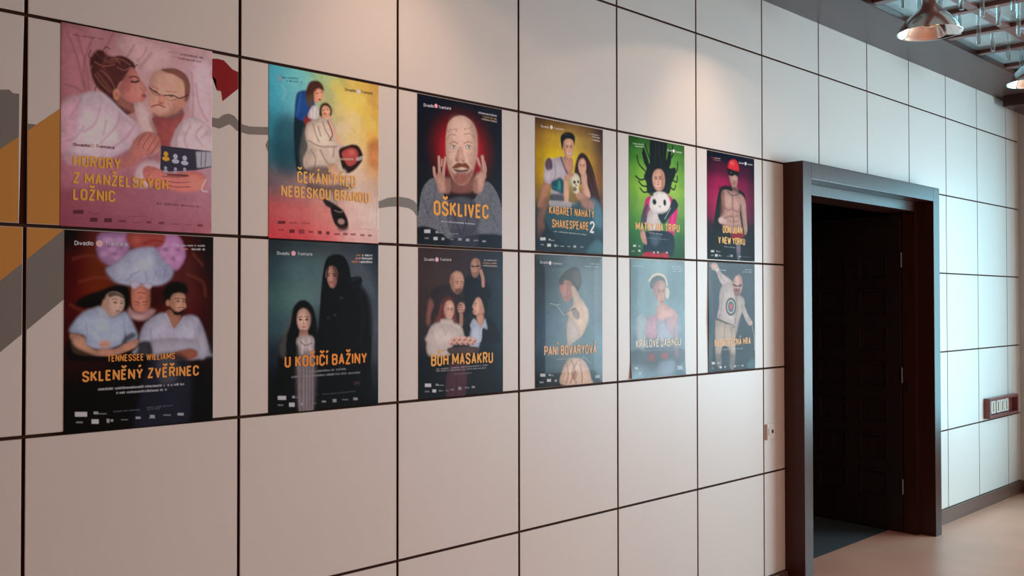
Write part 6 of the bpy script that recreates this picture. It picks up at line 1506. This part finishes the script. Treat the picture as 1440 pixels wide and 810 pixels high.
   ('e',(253.4,158.0,14.3,3.0,0),(142,55,63),1.2,0.9),
   ('l',[(231.4,127.7),(259.9,147.0)],4.7,(20,0,0),1.5,0.6),
   ('l',[(196.2,202.8),(243.3,225.1),(317.1,208.9)],5.8,(72,61,75),1.2,0.8),
   ('l',[(115.6,195.6),(208.9,181.8),(336.6,200.3)],21.6,(0,0,0),4.8,0.58),
   ('s',[(106.6,361.4),(145.2,346.2),(185.5,356.7),(191.6,377.9),(152.6,388.8),(114.1,382.4)],(207,175,169),2.5,1.0),
   ('e',(132.7,367.6,21.6,12.0,0),(229,199,193),2.5,0.8),
   ('l',[(168.4,353.4),(231.2,340.9),(262.7,365.1)],7.8,(95,55,57),3.2,0.43),
   ('s',[(232.0,432.1),(357.4,423.2),(347.3,461.7),(285.7,479.3),(241.2,463.9)],(142,0,32),2.5,1.0),
   ('s',[(184.6,466.5),(285.7,477.6),(367.0,456.4),(402.2,561.3),(182.1,572.7)],(0,0,27),4,0.9),
   ('s',[(282.4,486.5),(321.1,484.8),(323.7,555.1),(304.0,590.8),(288.2,556.2)],(114,117,137),3.5,0.8),
   ('e',(304.7,511.8,19.4,26.4,0),(142,127,140),4,0.6),
   ('t', [(147.5, 434.6), (344.3, 431.8)], 37.8, 'DON JUAN', (252, 193, 76), 'title_lettering'),
   ('t', [(104.0, 494.0), (369.9, 493.4)], 37.8, 'V NEW YORKU', (252, 193, 76), 'title_lettering'),
   ('m',[(159.3,510.6),(272.6,513.1)],4.3,(202,211,220),0.75),
   ('t', [(313.7, 41.9), (364.2, 39.5)], 9.7, 'Divadlo', (223, 228, 242), 'logo_lettering'),
   ('t', [(397.1, 40.6), (450.4, 38.9)], 9.8, 'Tramtarie', (223, 228, 242), 'logo_lettering'),
   ('d',(380.7,35.2,9.7),(244,246,252)),
   ('m',[(41.0,37.1),(74.2,37.0)],5.1,(202,49,69),0.85),
   ('m',[(74.2,37.0),(129.2,35.5)],5.1,(220,206,210),0.8),
   ('m',[(48.4,48.2),(129.1,46.7)],5.1,(202,149,157),0.75),
   ('p',[(32.6,533.4),(64.2,532.3),(64.1,543.3),(32.5,544.4)],(229,239,249),0.4,0.85),
   ('p',[(71.6,553.2),(97.4,552.3),(97.3,566.0),(71.5,566.8)],(229,239,249),0.4,0.85),
   ('p',[(85.4,534.0),(97.6,533.6),(97.5,540.4),(85.4,540.8)],(183,192,206),0.4,0.85),
   ('p',[(108.1,555.4),(121.9,554.9),(121.8,563.5),(108.0,563.9)],(183,192,206),0.4,0.85),
   ('p',[(221.5,551.5),(246.8,550.7),(246.7,562.9),(221.4,563.7)],(183,192,206),0.4,0.85),
   ('p',[(304.3,555.7),(330.2,554.9),(330.1,561.9),(304.3,562.7)],(183,192,206),0.4,0.85),
   ('p',[(97.6,537.0),(125.1,536.0),(125.1,540.3),(97.5,541.3)],(151,158,174),0.4,0.8),
   ('p',[(121.9,559.2),(137.2,558.7),(137.2,563.0),(121.8,563.5)],(151,158,174),0.4,0.8),
   ('p',[(33.9,557.9),(59.5,557.1),(59.4,563.0),(33.9,563.9)],(151,158,174),0.4,0.8),
   ('p',[(190.0,558.6),(210.4,558.0),(210.4,563.2),(190.0,563.8)],(151,158,174),0.4,0.8),
   ('m',[(341.5,559.8),(432.1,560.4)],4.4,(112,117,132),0.7),
  ]},
 {'x0': 3.4181, 'z1': 1.8957, 'w': 468.3, 'h': 589.7, 'label': 'slate-blue theatre poster of a bald man reaching up, target on his shirt, left edge lifting', 'wave': 0.0016, 'gloss': True, 'pitch': 2.2, 'seed': 28, 'curl': [(0, 300, (55, 420), 0.006)], 'spec': 0.035,
  'ops': [
   ('g',[[(98,116,126),(79,94,106),(67,82,96),(67,79,94),(60,71,86)],[(82,99,111),(72,89,104),(65,82,96),(60,74,91),(55,69,86)],[(72,92,106),(65,82,99),(60,77,94),(52,69,86),(48,63,80)],[(70,89,104),(62,79,96),(55,71,88),(47,63,79),(44,58,75)],[(65,84,99),(57,74,91),(50,66,80),(41,58,72),(41,55,69)],[(57,77,91),(50,66,80),(41,58,72),(36,52,66),(39,52,66)],[(50,69,80),(39,55,66),(33,49,63),(30,43,54),(36,49,60)]]),  # lighter left columns paint the glare along the curling edge
   ('s',[(18.0,19.9),(61.9,10.5),(103.1,25.9),(126.7,55.3),(211.1,88.9),(241.6,118.0),(192.3,149.7),(139.7,123.4),(102.6,90.7),(85.1,57.9)],(208,198,196),2.5,1.0),
   ('s',[(37.0,7.9),(81.1,4.1),(95.7,28.6),(66.0,43.4),(36.8,34.2)],(214,184,174),2.5,1.0),
   ('l',[(102.9,57.5),(162.4,102.2),(207.8,122.6)],12.0,(152,142,140),6.4,0.43),
   ('s',[(114.0,152.8),(162.3,114.8),(241.7,103.6),(262.9,160.1),(318.9,182.7),(359.8,210.9),(349.8,253.7),(291.0,317.2),(263.8,405.6),(245.8,346.1),(160.6,323.7),(86.1,304.4),(104.4,240.0)],(201,191,189),2.5,1.0),
   ('s',[(262.6,189.7),(347.3,189.5),(356.3,240.9),(314.7,300.4),(267.0,401.5),(255.2,325.1)],(179,168,159),4,0.8),
   ('l',[(146.9,156.7),(131.3,231.7),(108.3,298.1)],12.1,(150,140,137),6.4,0.43),
   ('l',[(262.8,172.8),(287.0,240.6),(261.4,333.7)],9.3,(118,107,104),4.0,0.5),
   ('l',[(253.5,164.4),(230.1,198.3)],10.8,(228,220,219),4.8,0.43),
   ('s',[(86.1,301.9),(168.1,323.8),(252.0,346.2),(242.6,358.7),(160.4,336.2),(88.9,314.4)],(60,43,23),2.5,1.0),
   ('s',[(235.3,134.9),(244.9,96.8),(273.0,70.9),(310.5,63.4),(335.5,86.9),(338.3,133.9),(312.7,168.3),(272.1,174.4),(247.4,156.0)],(206,164,153),2,1.0),
   ('s',[(301.1,66.1),(338.6,99.6),(331.8,151.1),(300.2,168.3),(308.5,112.9)],(163,121,114),4,0.6),
   ('e',(288.4,83.4,22.0,11.9,0),(228,191,179),4,0.6),
   ('l',[(244.7,118.8),(288.1,126.8),(328.9,119.5)],9.1,(33,0,0),1.2,0.9),
   ('e',(266.3,125.3,14.0,6.0,0),(55,24,28),1,0.6),
   ('e',(313.1,125.6,14.2,6.0,0),(55,24,28),1,0.6),
   ('s',[(250.6,143.2),(278.6,137.0),(313.0,142.7),(303.2,179.4),(262.7,179.6)],(143,84,78),3,0.9),
   ('e',(281.6,151.5,15.6,4.2,0),(36,0,0),1.5,0.85),
   ('l',[(288.1,126.8),(294.2,138.6)],7.8,(219,179,170),3.2,0.43),
   ('e',(222.1,240.4,52.4,49.6,0),(15,29,36),1.5,1.0),
   ('e',(222.1,240.4,40.0,38.6,0),(192,200,200),1.5,1.0),
   ('e',(222.1,240.4,29.3,29.4,0),(57,94,104),1.5,1.0),
   ('e',(222.1,240.4,16.9,16.8,0),(210,94,104),1.5,1.0),
   ('s',[(323.1,240.8),(359.5,236.6),(394.2,284.1),(439.0,327.8),(409.7,346.4),(365.2,309.6)],(192,179,177),2.5,1.0),
   ('e',(422.7,332.8,21.1,11.2,0),(214,177,167),2,1.0),
   ('l',[(435.6,340.8),(457.8,406.3),(463.5,484.5)],5.9,(166,177,184),1,0.8),
   ('s',[(68.1,330.6),(93.4,314.4),(168.0,332.2),(248.8,348.7),(263.6,435.3),(253.1,570.1),(207.0,569.6),(189.6,466.6),(136.9,456.5),(128.7,547.6),(75.3,545.2)],(192,179,165),2.5,1.0),
   ('l',[(160.4,340.4),(152.1,432.0)],12.2,(144,132,116),6.4,0.5),
   ('l',[(224.1,358.3),(223.1,484.5)],12.4,(150,138,124),6.4,0.43),
   ('s',[(129.4,464.5),(207.9,467.2),(201.1,550.8),(131.7,539.4)],(50,66,78),4,0.8),
   ('s',[(66.8,495.4),(258.3,502.7),(257.7,578.7),(66.3,561.2)],(44,61,75),9,0.6),
   ('s',[(375.5,575.9),(424.1,535.0),(469.5,545.6),(469.0,593.3)],(77,135,155),6,0.5),
   ('t', [(59.8, 454.0), (418.4, 451.0)], 37.7, 'NEBEZPEČNÁ HRA', (247, 190, 120), 'title_lettering'),
   ('m',[(136.7,474.8),(338.3,475.0)],5.0,(192,200,207),0.75),
   ('t', [(32.3, 44.2), (76.3, 44.8)], 8.2, 'Divadlo', (203, 216, 225), 'logo_lettering'),
   ('t', [(105.9, 45.8), (168.9, 46.1)], 8.3, 'Tramtarie', (203, 216, 225), 'logo_lettering'),
   ('d',(89.7,41.2,7.8),(241,241,245)),
   ('m',[(361.4,36.6),(438.5,36.6)],5.2,(201,214,221),0.75),
   ('m',[(345.4,49.0),(438.4,48.7)],5.2,(201,214,221),0.75),
   ('p',[(32.9,535.1),(63.6,536.4),(63.5,548.8),(32.8,547.4)],(232,241,249),0.4,0.85),
   ('p',[(106.2,559.8),(128.6,560.9),(128.5,573.3),(106.1,572.2)],(232,241,249),0.4,0.85),
   ('p',[(87.1,537.5),(104.9,538.2),(104.8,548.2),(87.0,547.4)],(183,195,205),0.4,0.85),
   ('p',[(152.5,562.0),(170.6,562.8),(170.5,572.9),(152.5,572.0)],(183,195,205),0.4,0.85),
   ('p',[(250.1,561.5),(271.7,562.5),(271.6,574.3),(250.0,573.3)],(183,195,205),0.4,0.85),
   ('p',[(324.9,563.2),(347.0,564.3),(346.9,572.8),(324.8,571.8)],(183,195,205),0.4,0.85),
   ('p',[(101.9,544.7),(125.7,545.8),(125.7,550.8),(101.8,549.7)],(152,165,174),0.4,0.8),
   ('p',[(32.6,564.6),(54.5,565.6),(54.5,570.6),(32.6,569.5)],(152,165,174),0.4,0.8),
   ('p',[(211.6,564.8),(234.6,565.8),(234.6,569.2),(211.6,568.1)],(152,165,174),0.4,0.8),
   ('p',[(284.2,564.8),(304.5,565.7),(304.4,569.1),(284.1,568.2)],(152,165,174),0.4,0.8),
  ]},
]


def spline(pts, closed=True, n=6):
    P = np.array(pts, float)
    N = len(P)
    out = []
    rng = range(N if closed else N - 1)
    for i in rng:
        if closed:
            p0, p1, p2, p3 = P[(i - 1) % N], P[i], P[(i + 1) % N], P[(i + 2) % N]
        else:
            p0, p1, p2, p3 = P[max(i - 1, 0)], P[i], P[i + 1], P[min(i + 2, N - 1)]
        for t in np.arange(n) / n:
            out.append(0.5 * ((2 * p1) + (-p0 + p2) * t + (2 * p0 - 5 * p1 + 4 * p2 - p3) * t * t + (-p0 + 3 * p1 - 3 * p2 + p3) * t ** 3))
    if not closed: out.append(P[-1])
    return np.array(out)


def blur1(a, r):
    if r < 1: return a
    for ax in (0, 1):
        pad = [(0, 0), (0, 0)]; pad[ax] = (r + 1, r)
        c = np.cumsum(np.pad(a, pad, mode='edge'), axis=ax)
        n = a.shape[ax]
        a = (np.take(c, range(2 * r + 1, 2 * r + 1 + n), axis=ax) - np.take(c, range(0, n), axis=ax)) / (2 * r + 1)
    return a


class Canvas:
    def __init__(self, w, h, pitch):
        self.w, self.h = w, h
        self.nx, self.ny = int(w / pitch) + 1, int(h / pitch) + 1
        self.px, self.py = w / (self.nx - 1), h / (self.ny - 1)
        self.img = np.zeros((self.ny, self.nx, 3))
        self.rng = np.random.default_rng(5)
        z = 0
        for mm, k in ((26, 1.0), (10, 0.8), (4, 0.55)):       # soft tonal texture of a printed photograph
            q = self.rng.standard_normal((self.ny, self.nx))
            for _ in range(2): q = blur1(q, max(1, int(mm / pitch / 2)))
            z = z + k * q / q.std()
        self.tone = z / 1.4

    def lay(self, i0, j0, mask, rgb, a):
        h, w = mask.shape
        y0, x0, y1, x1 = max(j0, 0), max(i0, 0), min(j0 + h, self.ny), min(i0 + w, self.nx)
        if y1 <= y0 or x1 <= x0: return
        m = (mask[y0 - j0:y1 - j0, x0 - i0:x1 - i0] * a)[..., None]
        self.img[y0:y1, x0:x1] = self.img[y0:y1, x0:x1] * (1 - m) + np.array(rgb) * m

    def fill(self, poly, rgb, blur, a, speck=0, vol=False):
        ex = blur * 2 + 2 * self.px
        i0, i1 = int((poly[:, 0].min() - ex) / self.px) - 1, int((poly[:, 0].max() + ex) / self.px) + 2
        j0, j1 = int((poly[:, 1].min() - ex) / self.py) - 1, int((poly[:, 1].max() + ex) / self.py) + 2
        S = 3
        X = (np.arange(i0 * S, i1 * S) + 0.5) / S * self.px - self.px / 2
        Y = (np.arange(j0 * S, j1 * S) + 0.5) / S * self.py - self.py / 2
        ins = np.zeros((len(Y), len(X)), bool)
        for (xa, ya), (xb, yb) in zip(poly, np.roll(poly, -1, 0)):
            if ya == yb: continue
            c = (ya > Y) != (yb > Y)
            if not c.any(): continue
            xi = xa + (Y[c] - ya) * (xb - xa) / (yb - ya)
            ins[c] ^= X[None, :] < xi[:, None]
        m = ins.reshape(j1 - j0, S, i1 - i0, S).mean((1, 3))
        r = blur / self.px
        for _ in range(2): m = blur1(m, int(round(r)))
        if speck:
            nz = self.rng.random(m.shape)
            m = m * (1 - speck + speck * 2 * nz)
            m = np.clip(m, 0, 1)
        c = np.array(rgb)
        if vol and min(m.shape) * self.px > 14:               # the pictured bodies and cloth turn darker towards their outline
            b = m
            rr_ = max(2, int(0.16 * min(m.shape)))
            for _ in range(2): b = blur1(b, rr_)
            b = np.roll(b, (max(1, rr_ // 3), max(1, rr_ // 3)), (0, 1))
            yy = np.clip(np.arange(j0, j1), 0, self.ny - 1); xx = np.clip(np.arange(i0, i1), 0, self.nx - 1)
            sh = np.clip(0.58 + 0.56 * b + 0.055 * self.tone[yy][:, xx], 0.3, 1.4)
            c = c[None, None, :] * sh[..., None]
            y0, x0 = max(-j0, 0), max(-i0, 0)
            y1, x1 = min(j1, self.ny) - j0, min(i1, self.nx) - i0
            if y1 <= y0 or x1 <= x0: return
            c = c[y0:y1, x0:x1]
        self.lay(i0, j0, m, c, a)

    def stroke(self, pts, wd, rgb, blur, a):
        c = spline(pts, False, 5) if len(pts) > 2 else np.array(pts, float)
        ex = wd / 2 + blur * 2 + 2 * self.px
        i0, i1 = int((c[:, 0].min() - ex) / self.px) - 1, int((c[:, 0].max() + ex) / self.px) + 2
        j0, j1 = int((c[:, 1].min() - ex) / self.py) - 1, int((c[:, 1].max() + ex) / self.py) + 2
        X, Y = np.meshgrid(np.arange(i0, i1) * self.px, np.arange(j0, j1) * self.py)
        D = np.full(X.shape, 1e9)
        for p, q in zip(c[:-1], c[1:]):
            v = q - p; L = max((v ** 2).sum(), 1e-9)
            t = np.clip(((X - p[0]) * v[0] + (Y - p[1]) * v[1]) / L, 0, 1)
            D = np.minimum(D, np.hypot(X - p[0] - t * v[0], Y - p[1] - t * v[1]))
        soft = max(blur, self.px * 0.7)
        m = np.clip((wd / 2 + soft / 2 - D) / soft, 0, 1)
        self.lay(i0, j0, m, rgb, a)


def paint(w, h, pitch, ops):
    C = Canvas(w, h, pitch)
    for op in ops:
        k = op[0]
        if k == 'g':
            g = np.array([[lin(c) for c in r] for r in op[1]]) ** (1 / 2.2)
            v = np.linspace(0, g.shape[0] - 1, C.ny); u = np.linspace(0, g.shape[1] - 1, C.nx)
            j = np.minimum(v.astype(int), g.shape[0] - 2); i = np.minimum(u.astype(int), g.shape[1] - 2)
            fv = (v - j)[:, None, None]; fu = (u - i)[None, :, None]
            fv = fv * fv * (3 - 2 * fv); fu = fu * fu * (3 - 2 * fu)
            a, b = g[j][:, i], g[j][:, i + 1]; c, d = g[j + 1][:, i], g[j + 1][:, i + 1]
            C.img = ((a * (1 - fu) + b * fu) * (1 - fv) + (c * (1 - fu) + d * fu) * fv) ** 2.2
            C.img *= np.clip(1 + 0.04 * C.tone, 0.7, 1.3)[..., None]
        elif k == 's': C.fill(spline(op[1]), lin(op[2]), op[3], op[4], 0, True)
        elif k == 'k': C.fill(spline(op[1]), lin(op[2]), op[3], op[4], 0.9)
        elif k == 'p': C.fill(np.array(op[1], float), lin(op[2]), op[3], op[4])
        elif k == 'e':
            cx, cy, rx, ry, rot = op[1]
            t = np.linspace(0, 2 * math.pi, 24, endpoint=False); cr, sr = math.cos(rot), math.sin(rot)
            ex, ey = rx * np.cos(t), ry * np.sin(t)
            C.fill(np.stack([cx + ex * cr - ey * sr, cy + ex * sr + ey * cr], 1), lin(op[2]), op[3], op[4])
        elif k == 'l': C.stroke(op[1], op[2], lin(op[3]), op[4], op[5])
        elif k == 'm':
            (x0, y0), (x1, y1) = op[1]
            hh = max(op[2], 1.5); x = 0.0; L = math.hypot(x1 - x0, y1 - y0); rr = random.Random(int(x0 * 7 + y0))
            while x < L:
                n = rr.uniform(0.35, 0.9) * hh
                if rr.random() > 0.14:
                    t0, t1 = x / L, min(1, (x + n) / L); q = rr.uniform(0.7, 1.0)
                    C.fill(np.array([(x0 + (x1 - x0) * t0, y0 + (y1 - y0) * t0 - hh * q), (x0 + (x1 - x0) * t1, y0 + (y1 - y0) * t1 - hh * q),
                                     (x0 + (x1 - x0) * t1, y0 + (y1 - y0) * t1), (x0 + (x1 - x0) * t0, y0 + (y1 - y0) * t0)]), lin(op[3]), 0, op[4] * rr.uniform(0.6, 1))
                x += n * 1.12
    return C


# condensed letters as centre-line strokes in a unit box (x, y up)
_c = [(1, .72), (1, .86), (.72, 1), (.28, 1), (0, .86), (0, .14), (.28, 0), (.72, 0), (1, .14), (1, .28)]
_o = [(.28, 0), (0, .14), (0, .86), (.28, 1), (.72, 1), (1, .86), (1, .14), (.72, 0), (.28, 0)]
GL = {
    'A': (1.0, [[(0, 0), (.5, 1), (1, 0)], [(.17, .3), (.83, .3)]]),
    'B': (.95, [[(0, 0), (0, 1), (.7, 1), (1, .88), (1, .64), (.75, .53), (0, .53)], [(.75, .53), (1, .42), (1, .12), (.7, 0), (0, 0)]]),
    'C': (.95, [_c]), 'D': (.95, [[(0, 0), (0, 1), (.65, 1), (1, .86), (1, .14), (.65, 0), (0, 0)]]),
    'E': (.8, [[(1, 1), (0, 1), (0, 0), (1, 0)], [(0, .52), (.85, .52)]]),
    'G': (.95, [_c[:-1] + [(1, .14), (1, .46), (.6, .46)]]),
    'H': (1.0, [[(0, 0), (0, 1)], [(1, 0), (1, 1)], [(0, .52), (1, .52)]]),
    'I': (.0, [[(0, 0), (0, 1)]]), 'J': (.8, [[(1, 1), (1, .14), (.72, 0), (.28, 0), (0, .14), (0, .28)]]),
    'K': (.95, [[(0, 0), (0, 1)], [(1, 1), (0, .42)], [(.32, .6), (1, 0)]]), 'L': (.75, [[(0, 1), (0, 0), (1, 0)]]),
    'M': (1.4, [[(0, 0), (0, 1), (.5, .25), (1, 1), (1, 0)]]), 'N': (1.05, [[(0, 0), (0, 1), (1, 0), (1, 1)]]),
    'O': (.95, [_o]), 'P': (.95, [[(0, 0), (0, 1), (.7, 1), (1, .88), (1, .6), (.7, .46), (0, .46)]]),
    'R': (.95, [[(0, 0), (0, 1), (.7, 1), (1, .88), (1, .62), (.7, .5), (0, .5)], [(.5, .5), (1, 0)]]),
    'S': (.95, [[(1, .74), (1, .86), (.72, 1), (.28, 1), (0, .86), (0, .68), (.2, .57), (.8, .43), (1, .32), (1, .14), (.72, 0), (.28, 0), (0, .14), (0, .26)]]),
    'T': (.9, [[(0, 1), (1, 1)], [(.5, 0), (.5, 1)]]), 'U': (.95, [[(0, 1), (0, .14), (.28, 0), (.72, 0), (1, .14), (1, 1)]]),
    'V': (1.0, [[(0, 1), (.5, 0), (1, 1)]]), 'W': (1.6, [[(0, 1), (.25, 0), (.5, .85), (.75, 0), (1, 1)]]),
    'Y': (1.0, [[(0, 1), (.5, .45), (1, 1)], [(.5, .45), (.5, 0)]]), 'Z': (.9, [[(0, 1), (1, 1), (0, 0), (1, 0)]]),
    '2': (.95, [[(0, .76), (0, .86), (.28, 1), (.72, 1), (1, .86), (1, .66), (0, 0), (1, 0)]]),
    'a': (.8, [[(.05, .62), (.3, .7), (.75, .7), (1, .58), (1, 0)], [(1, .4), (.3, .4), (0, .3), (0, .1), (.3, 0), (.75, 0), (1, .1)]]),
    'd': (.8, [[(1, 1), (1, 0)], [(1, .6), (.7, .7), (.28, .7), (0, .58), (0, .12), (.28, 0), (.7, 0), (1, .12)]]),
    'e': (.8, [[(0, .36), (1, .36), (1, .58), (.72, .7), (.28, .7), (0, .58), (0, .12), (.28, 0), (.75, 0), (1, .1)]]),
    'i': (.0, [[(0, 0), (0, .7)], [(0, .92), (0, 1)]]), 'l': (.0, [[(0, 0), (0, 1)]]),
    'm': (1.3, [[(0, 0), (0, .7)], [(0, .58), (.2, .7), (.38, .7), (.5, .58), (.5, 0)], [(.5, .58), (.7, .7), (.88, .7), (1, .58), (1, 0)]]),
    'o': (.8, [[(.28, 0), (0, .12), (0, .58), (.28, .7), (.72, .7), (1, .58), (1, .12), (.72, 0), (.28, 0)]]),
    'r': (.5, [[(0, 0), (0, .7)], [(0, .5), (.5, .7), (1, .7)]]), 't': (.5, [[(.3, .95), (.3, .1), (.6, 0), (1, 0)], [(0, .7), (1, .7)]]),
    'v': (.8, [[(0, .7), (.5, 0), (1, .7)]]),
}
ACC = {'Á': ('A', 'a'), 'É': ('E', 'a'), 'Í': ('I', 'a'), 'Ý': ('Y', 'a'), 'Č': ('C', 'c'), 'Ě': ('E', 'c'), 'Ř': ('R', 'c'), 'Š': ('S', 'c'), 'Ž': ('Z', 'c'), 'Ů': ('U', 'r')}
AS = {'a': [(-.07, 1.17), (.10, 1.33)], 'c': [(-.17, 1.34), (0, 1.18), (.17, 1.34)], 'r': [(0, 1.12), (-.09, 1.22), (0, 1.32), (.09, 1.22), (0, 1.12)]}


def lettering(name, p0, p1, cap, text, front, m, parent, weight=0.14):
    """text between baseline ends p0, p1 (mm from the sheet's upper left), cap height in mm; front(u, v) gives the point on the sheet"""
    t = weight
    uw = 0.50 - t
    x = 0.0
    strokes = []
    word = 0
    for ch in text:
        if ch == ' ':
            x += 0.26
            word += 1
            continue
        acc = None
        if ch in ACC: ch, acc = ACC[ch]
        w, st = GL[ch]
        w *= uw
        for s in st:
            strokes.append((word, [(x + t / 2 + a * w, t / 2 + b * (1 - t)) for a, b in s]))
        if acc: strokes.append((word, [(x + t / 2 + w / 2 + a, b) for a, b in AS[acc]]))
        x += w + t + 0.085
    total = x - 0.085
    sx = math.hypot(p1[0] - p0[0], p1[1] - p0[1]) / total
    dx, dy = (p1[0] - p0[0]) / total, (p1[1] - p0[1]) / total
    lift = [0.0]          # each piece of a stroke sits a hair above the last, so overlaps never coincide
    ky = cap / sx         # widths are in x units, heights in cap units
    for wd in range(word + 1):          # every word is a part of its own
        bm = bmesh.new()

        def V(a, b): return bm.verts.new(front(p0[0] + dx * a, p0[1] + dy * a - cap * b, lift[0]))
        for wi, s in strokes:
            if wi != wd: continue
            for (xa, ya), (xb, yb) in zip(s, s[1:]):
                vx, vy = (xb - xa), (yb - ya) * ky
                L = math.hypot(vx, vy) or 1e-6
                nx_, ny_ = -vy / L * t / 2, vx / L * t / 2 / ky
                n = max(1, int(L * sx / 12))
                lift[0] += 0.00001
                prev = None
                for q in range(n + 1):
                    f = q / n
                    a, b = xa + (xb - xa) * f, ya + (yb - ya) * f
                    cur = (V(a + nx_, b + ny_), V(a - nx_, b - ny_))
                    if prev: bm.faces.new((prev[0], prev[1], cur[1], cur[0]))
                    prev = cur
            for (a, b) in s[1:-1]:
                lift[0] += 0.00001
                bm.faces.new([V(a + t / 2 * math.cos(q * math.pi / 5), b + t / 2 / ky * math.sin(q * math.pi / 5)) for q in range(10)])
        me = bpy.data.meshes.new(name)
        bm.to_mesh(me)
        bm.free()
        me.materials.append(m)
        o = bpy.data.objects.new(name, me)
        COL.objects.link(o)
        o.parent = parent


INK = {}


def ink(hx):
    if hx not in INK: INK[hx] = mat('printed_ink', lin(hx), 0.4, spec=0.15)
    return INK[hx]




def poster(P):
    x0, z1, w, h = P['x0'], P['z1'], P['w'], P['h']
    C = paint(w, h, P['pitch'], P['ops'])
    amp, seed = P['wave'], P['seed']
    rr = random.Random(seed)
    waves = [(rr.uniform(2, 7), rr.uniform(1.5, 6), rr.uniform(0, 6.28), rr.uniform(.4, 1)) for _ in range(7)]

    def depth(u, v):        # u, v in mm; how far the sheet stands off the wall, metres
        s = u * 0 + 0.0
        for a, b, ph, k in waves:
            s = s + k * np.sin(a * u / w + b * v / h + ph + 0.8 * np.sin(b * u / w - a * v / h + ph))
        s = (s / 7 + 1) * 0.5
        eu = np.clip(np.minimum(u, w - u) / 60, 0, 1); ev = np.clip(np.minimum(v, h - v) / 60, 0, 1)
        d = 0.0012 + amp * s * (0.25 + 0.75 * np.minimum(eu, ev))
        for (cu, cv, r, k) in P['curl']:      # corners or edges lifting off the wall
            q = np.clip(1 - np.hypot((u - cu) / r[0], (v - cv) / r[1]), 0, 1)
            d = d + k * q * q
        return d

    U, V = np.meshgrid(np.linspace(0, w, C.nx), np.linspace(0, h, C.ny))
    D = depth(U, V)
    n = C.nx * C.ny
    co = np.stack([U / 1000, -D, -V / 1000], -1).reshape(-1, 3)
    back = co + np.array([0, 0.0003, 0])
    idx = np.arange(n).reshape(C.ny, C.nx)
    a, b, c, d = idx[:-1, :-1].ravel(), idx[1:, :-1].ravel(), idx[1:, 1:].ravel(), idx[:-1, 1:].ravel()
    ff = np.stack([a, b, c, d], 1)
    edge = np.concatenate([idx[0, :], idx[1:, -1], idx[-1, -2::-1], idx[-2:0:-1, 0]])
    # the paper's back: the border ring only, closing its thin edge
    ring = np.arange(len(edge)) + n
    e2, r2 = np.roll(edge, -1), np.roll(ring, -1)
    rim = np.stack([edge, e2, r2, ring], 1)
    faces = np.concatenate([ff, rim])
    allco = np.concatenate([co, back[edge]])
    me = bpy.data.meshes.new('poster')
    me.vertices.add(len(allco)); me.vertices.foreach_set('co', allco.ravel())
    me.loops.add(faces.size); me.loops.foreach_set('vertex_index', faces.ravel().astype(np.int32))
    me.polygons.add(len(faces))
    me.polygons.foreach_set('loop_start', (np.arange(len(faces)) * 4).astype(np.int32))
    me.polygons.foreach_set('use_smooth', np.ones(len(faces), bool))
    me.update(calc_edges=True)
    at = me.color_attributes.new('print', 'FLOAT_COLOR', 'POINT')
    colr = np.ones((len(allco), 4)); colr[:n, :3] = np.clip(C.img, 0, 1).reshape(-1, 3); colr[n:, :3] = 0.7
    at.data.foreach_set('color', colr.ravel().astype(np.float32))
    me.materials.append(mat('poster_print', (0.5, 0.5, 0.5), 0.20 if P['gloss'] else 0.36, spec=P['spec'], attr='print'))
    o = bpy.data.objects.new('poster', me)
    COL.objects.link(o)
    o.location = (x0, 0, z1)
    tag(o, P['label'], 'poster', 'theatre posters on the panelled wall')

    def front(u, v, lift=0.0): return Vector((u / 1000, -float(depth(np.float64(u), np.float64(v))) - 0.0007 - lift, -v / 1000))
    for op in P['ops']:
        if op[0] == 't':
            lettering(op[5], op[1][0], op[1][1], op[2], op[3], front, ink(op[4]), o, 0.142 if op[5] != 'logo_lettering' else 0.10)
        elif op[0] == 'd':
            cx, cy, r = op[1]
            bm = bmesh.new()
            bm.faces.new([bm.verts.new(front(cx + r * math.cos(q * math.pi / 12), cy - r * math.sin(q * math.pi / 12))) for q in range(24)])
            me = bpy.data.meshes.new('logo_disc'); bm.to_mesh(me)
            bm.free()
            me.materials.append(ink(op[2]))
            dd = bpy.data.objects.new('logo_disc', me)
            COL.objects.link(dd); dd.parent = o
    return o


for P in ART:
    poster(P)
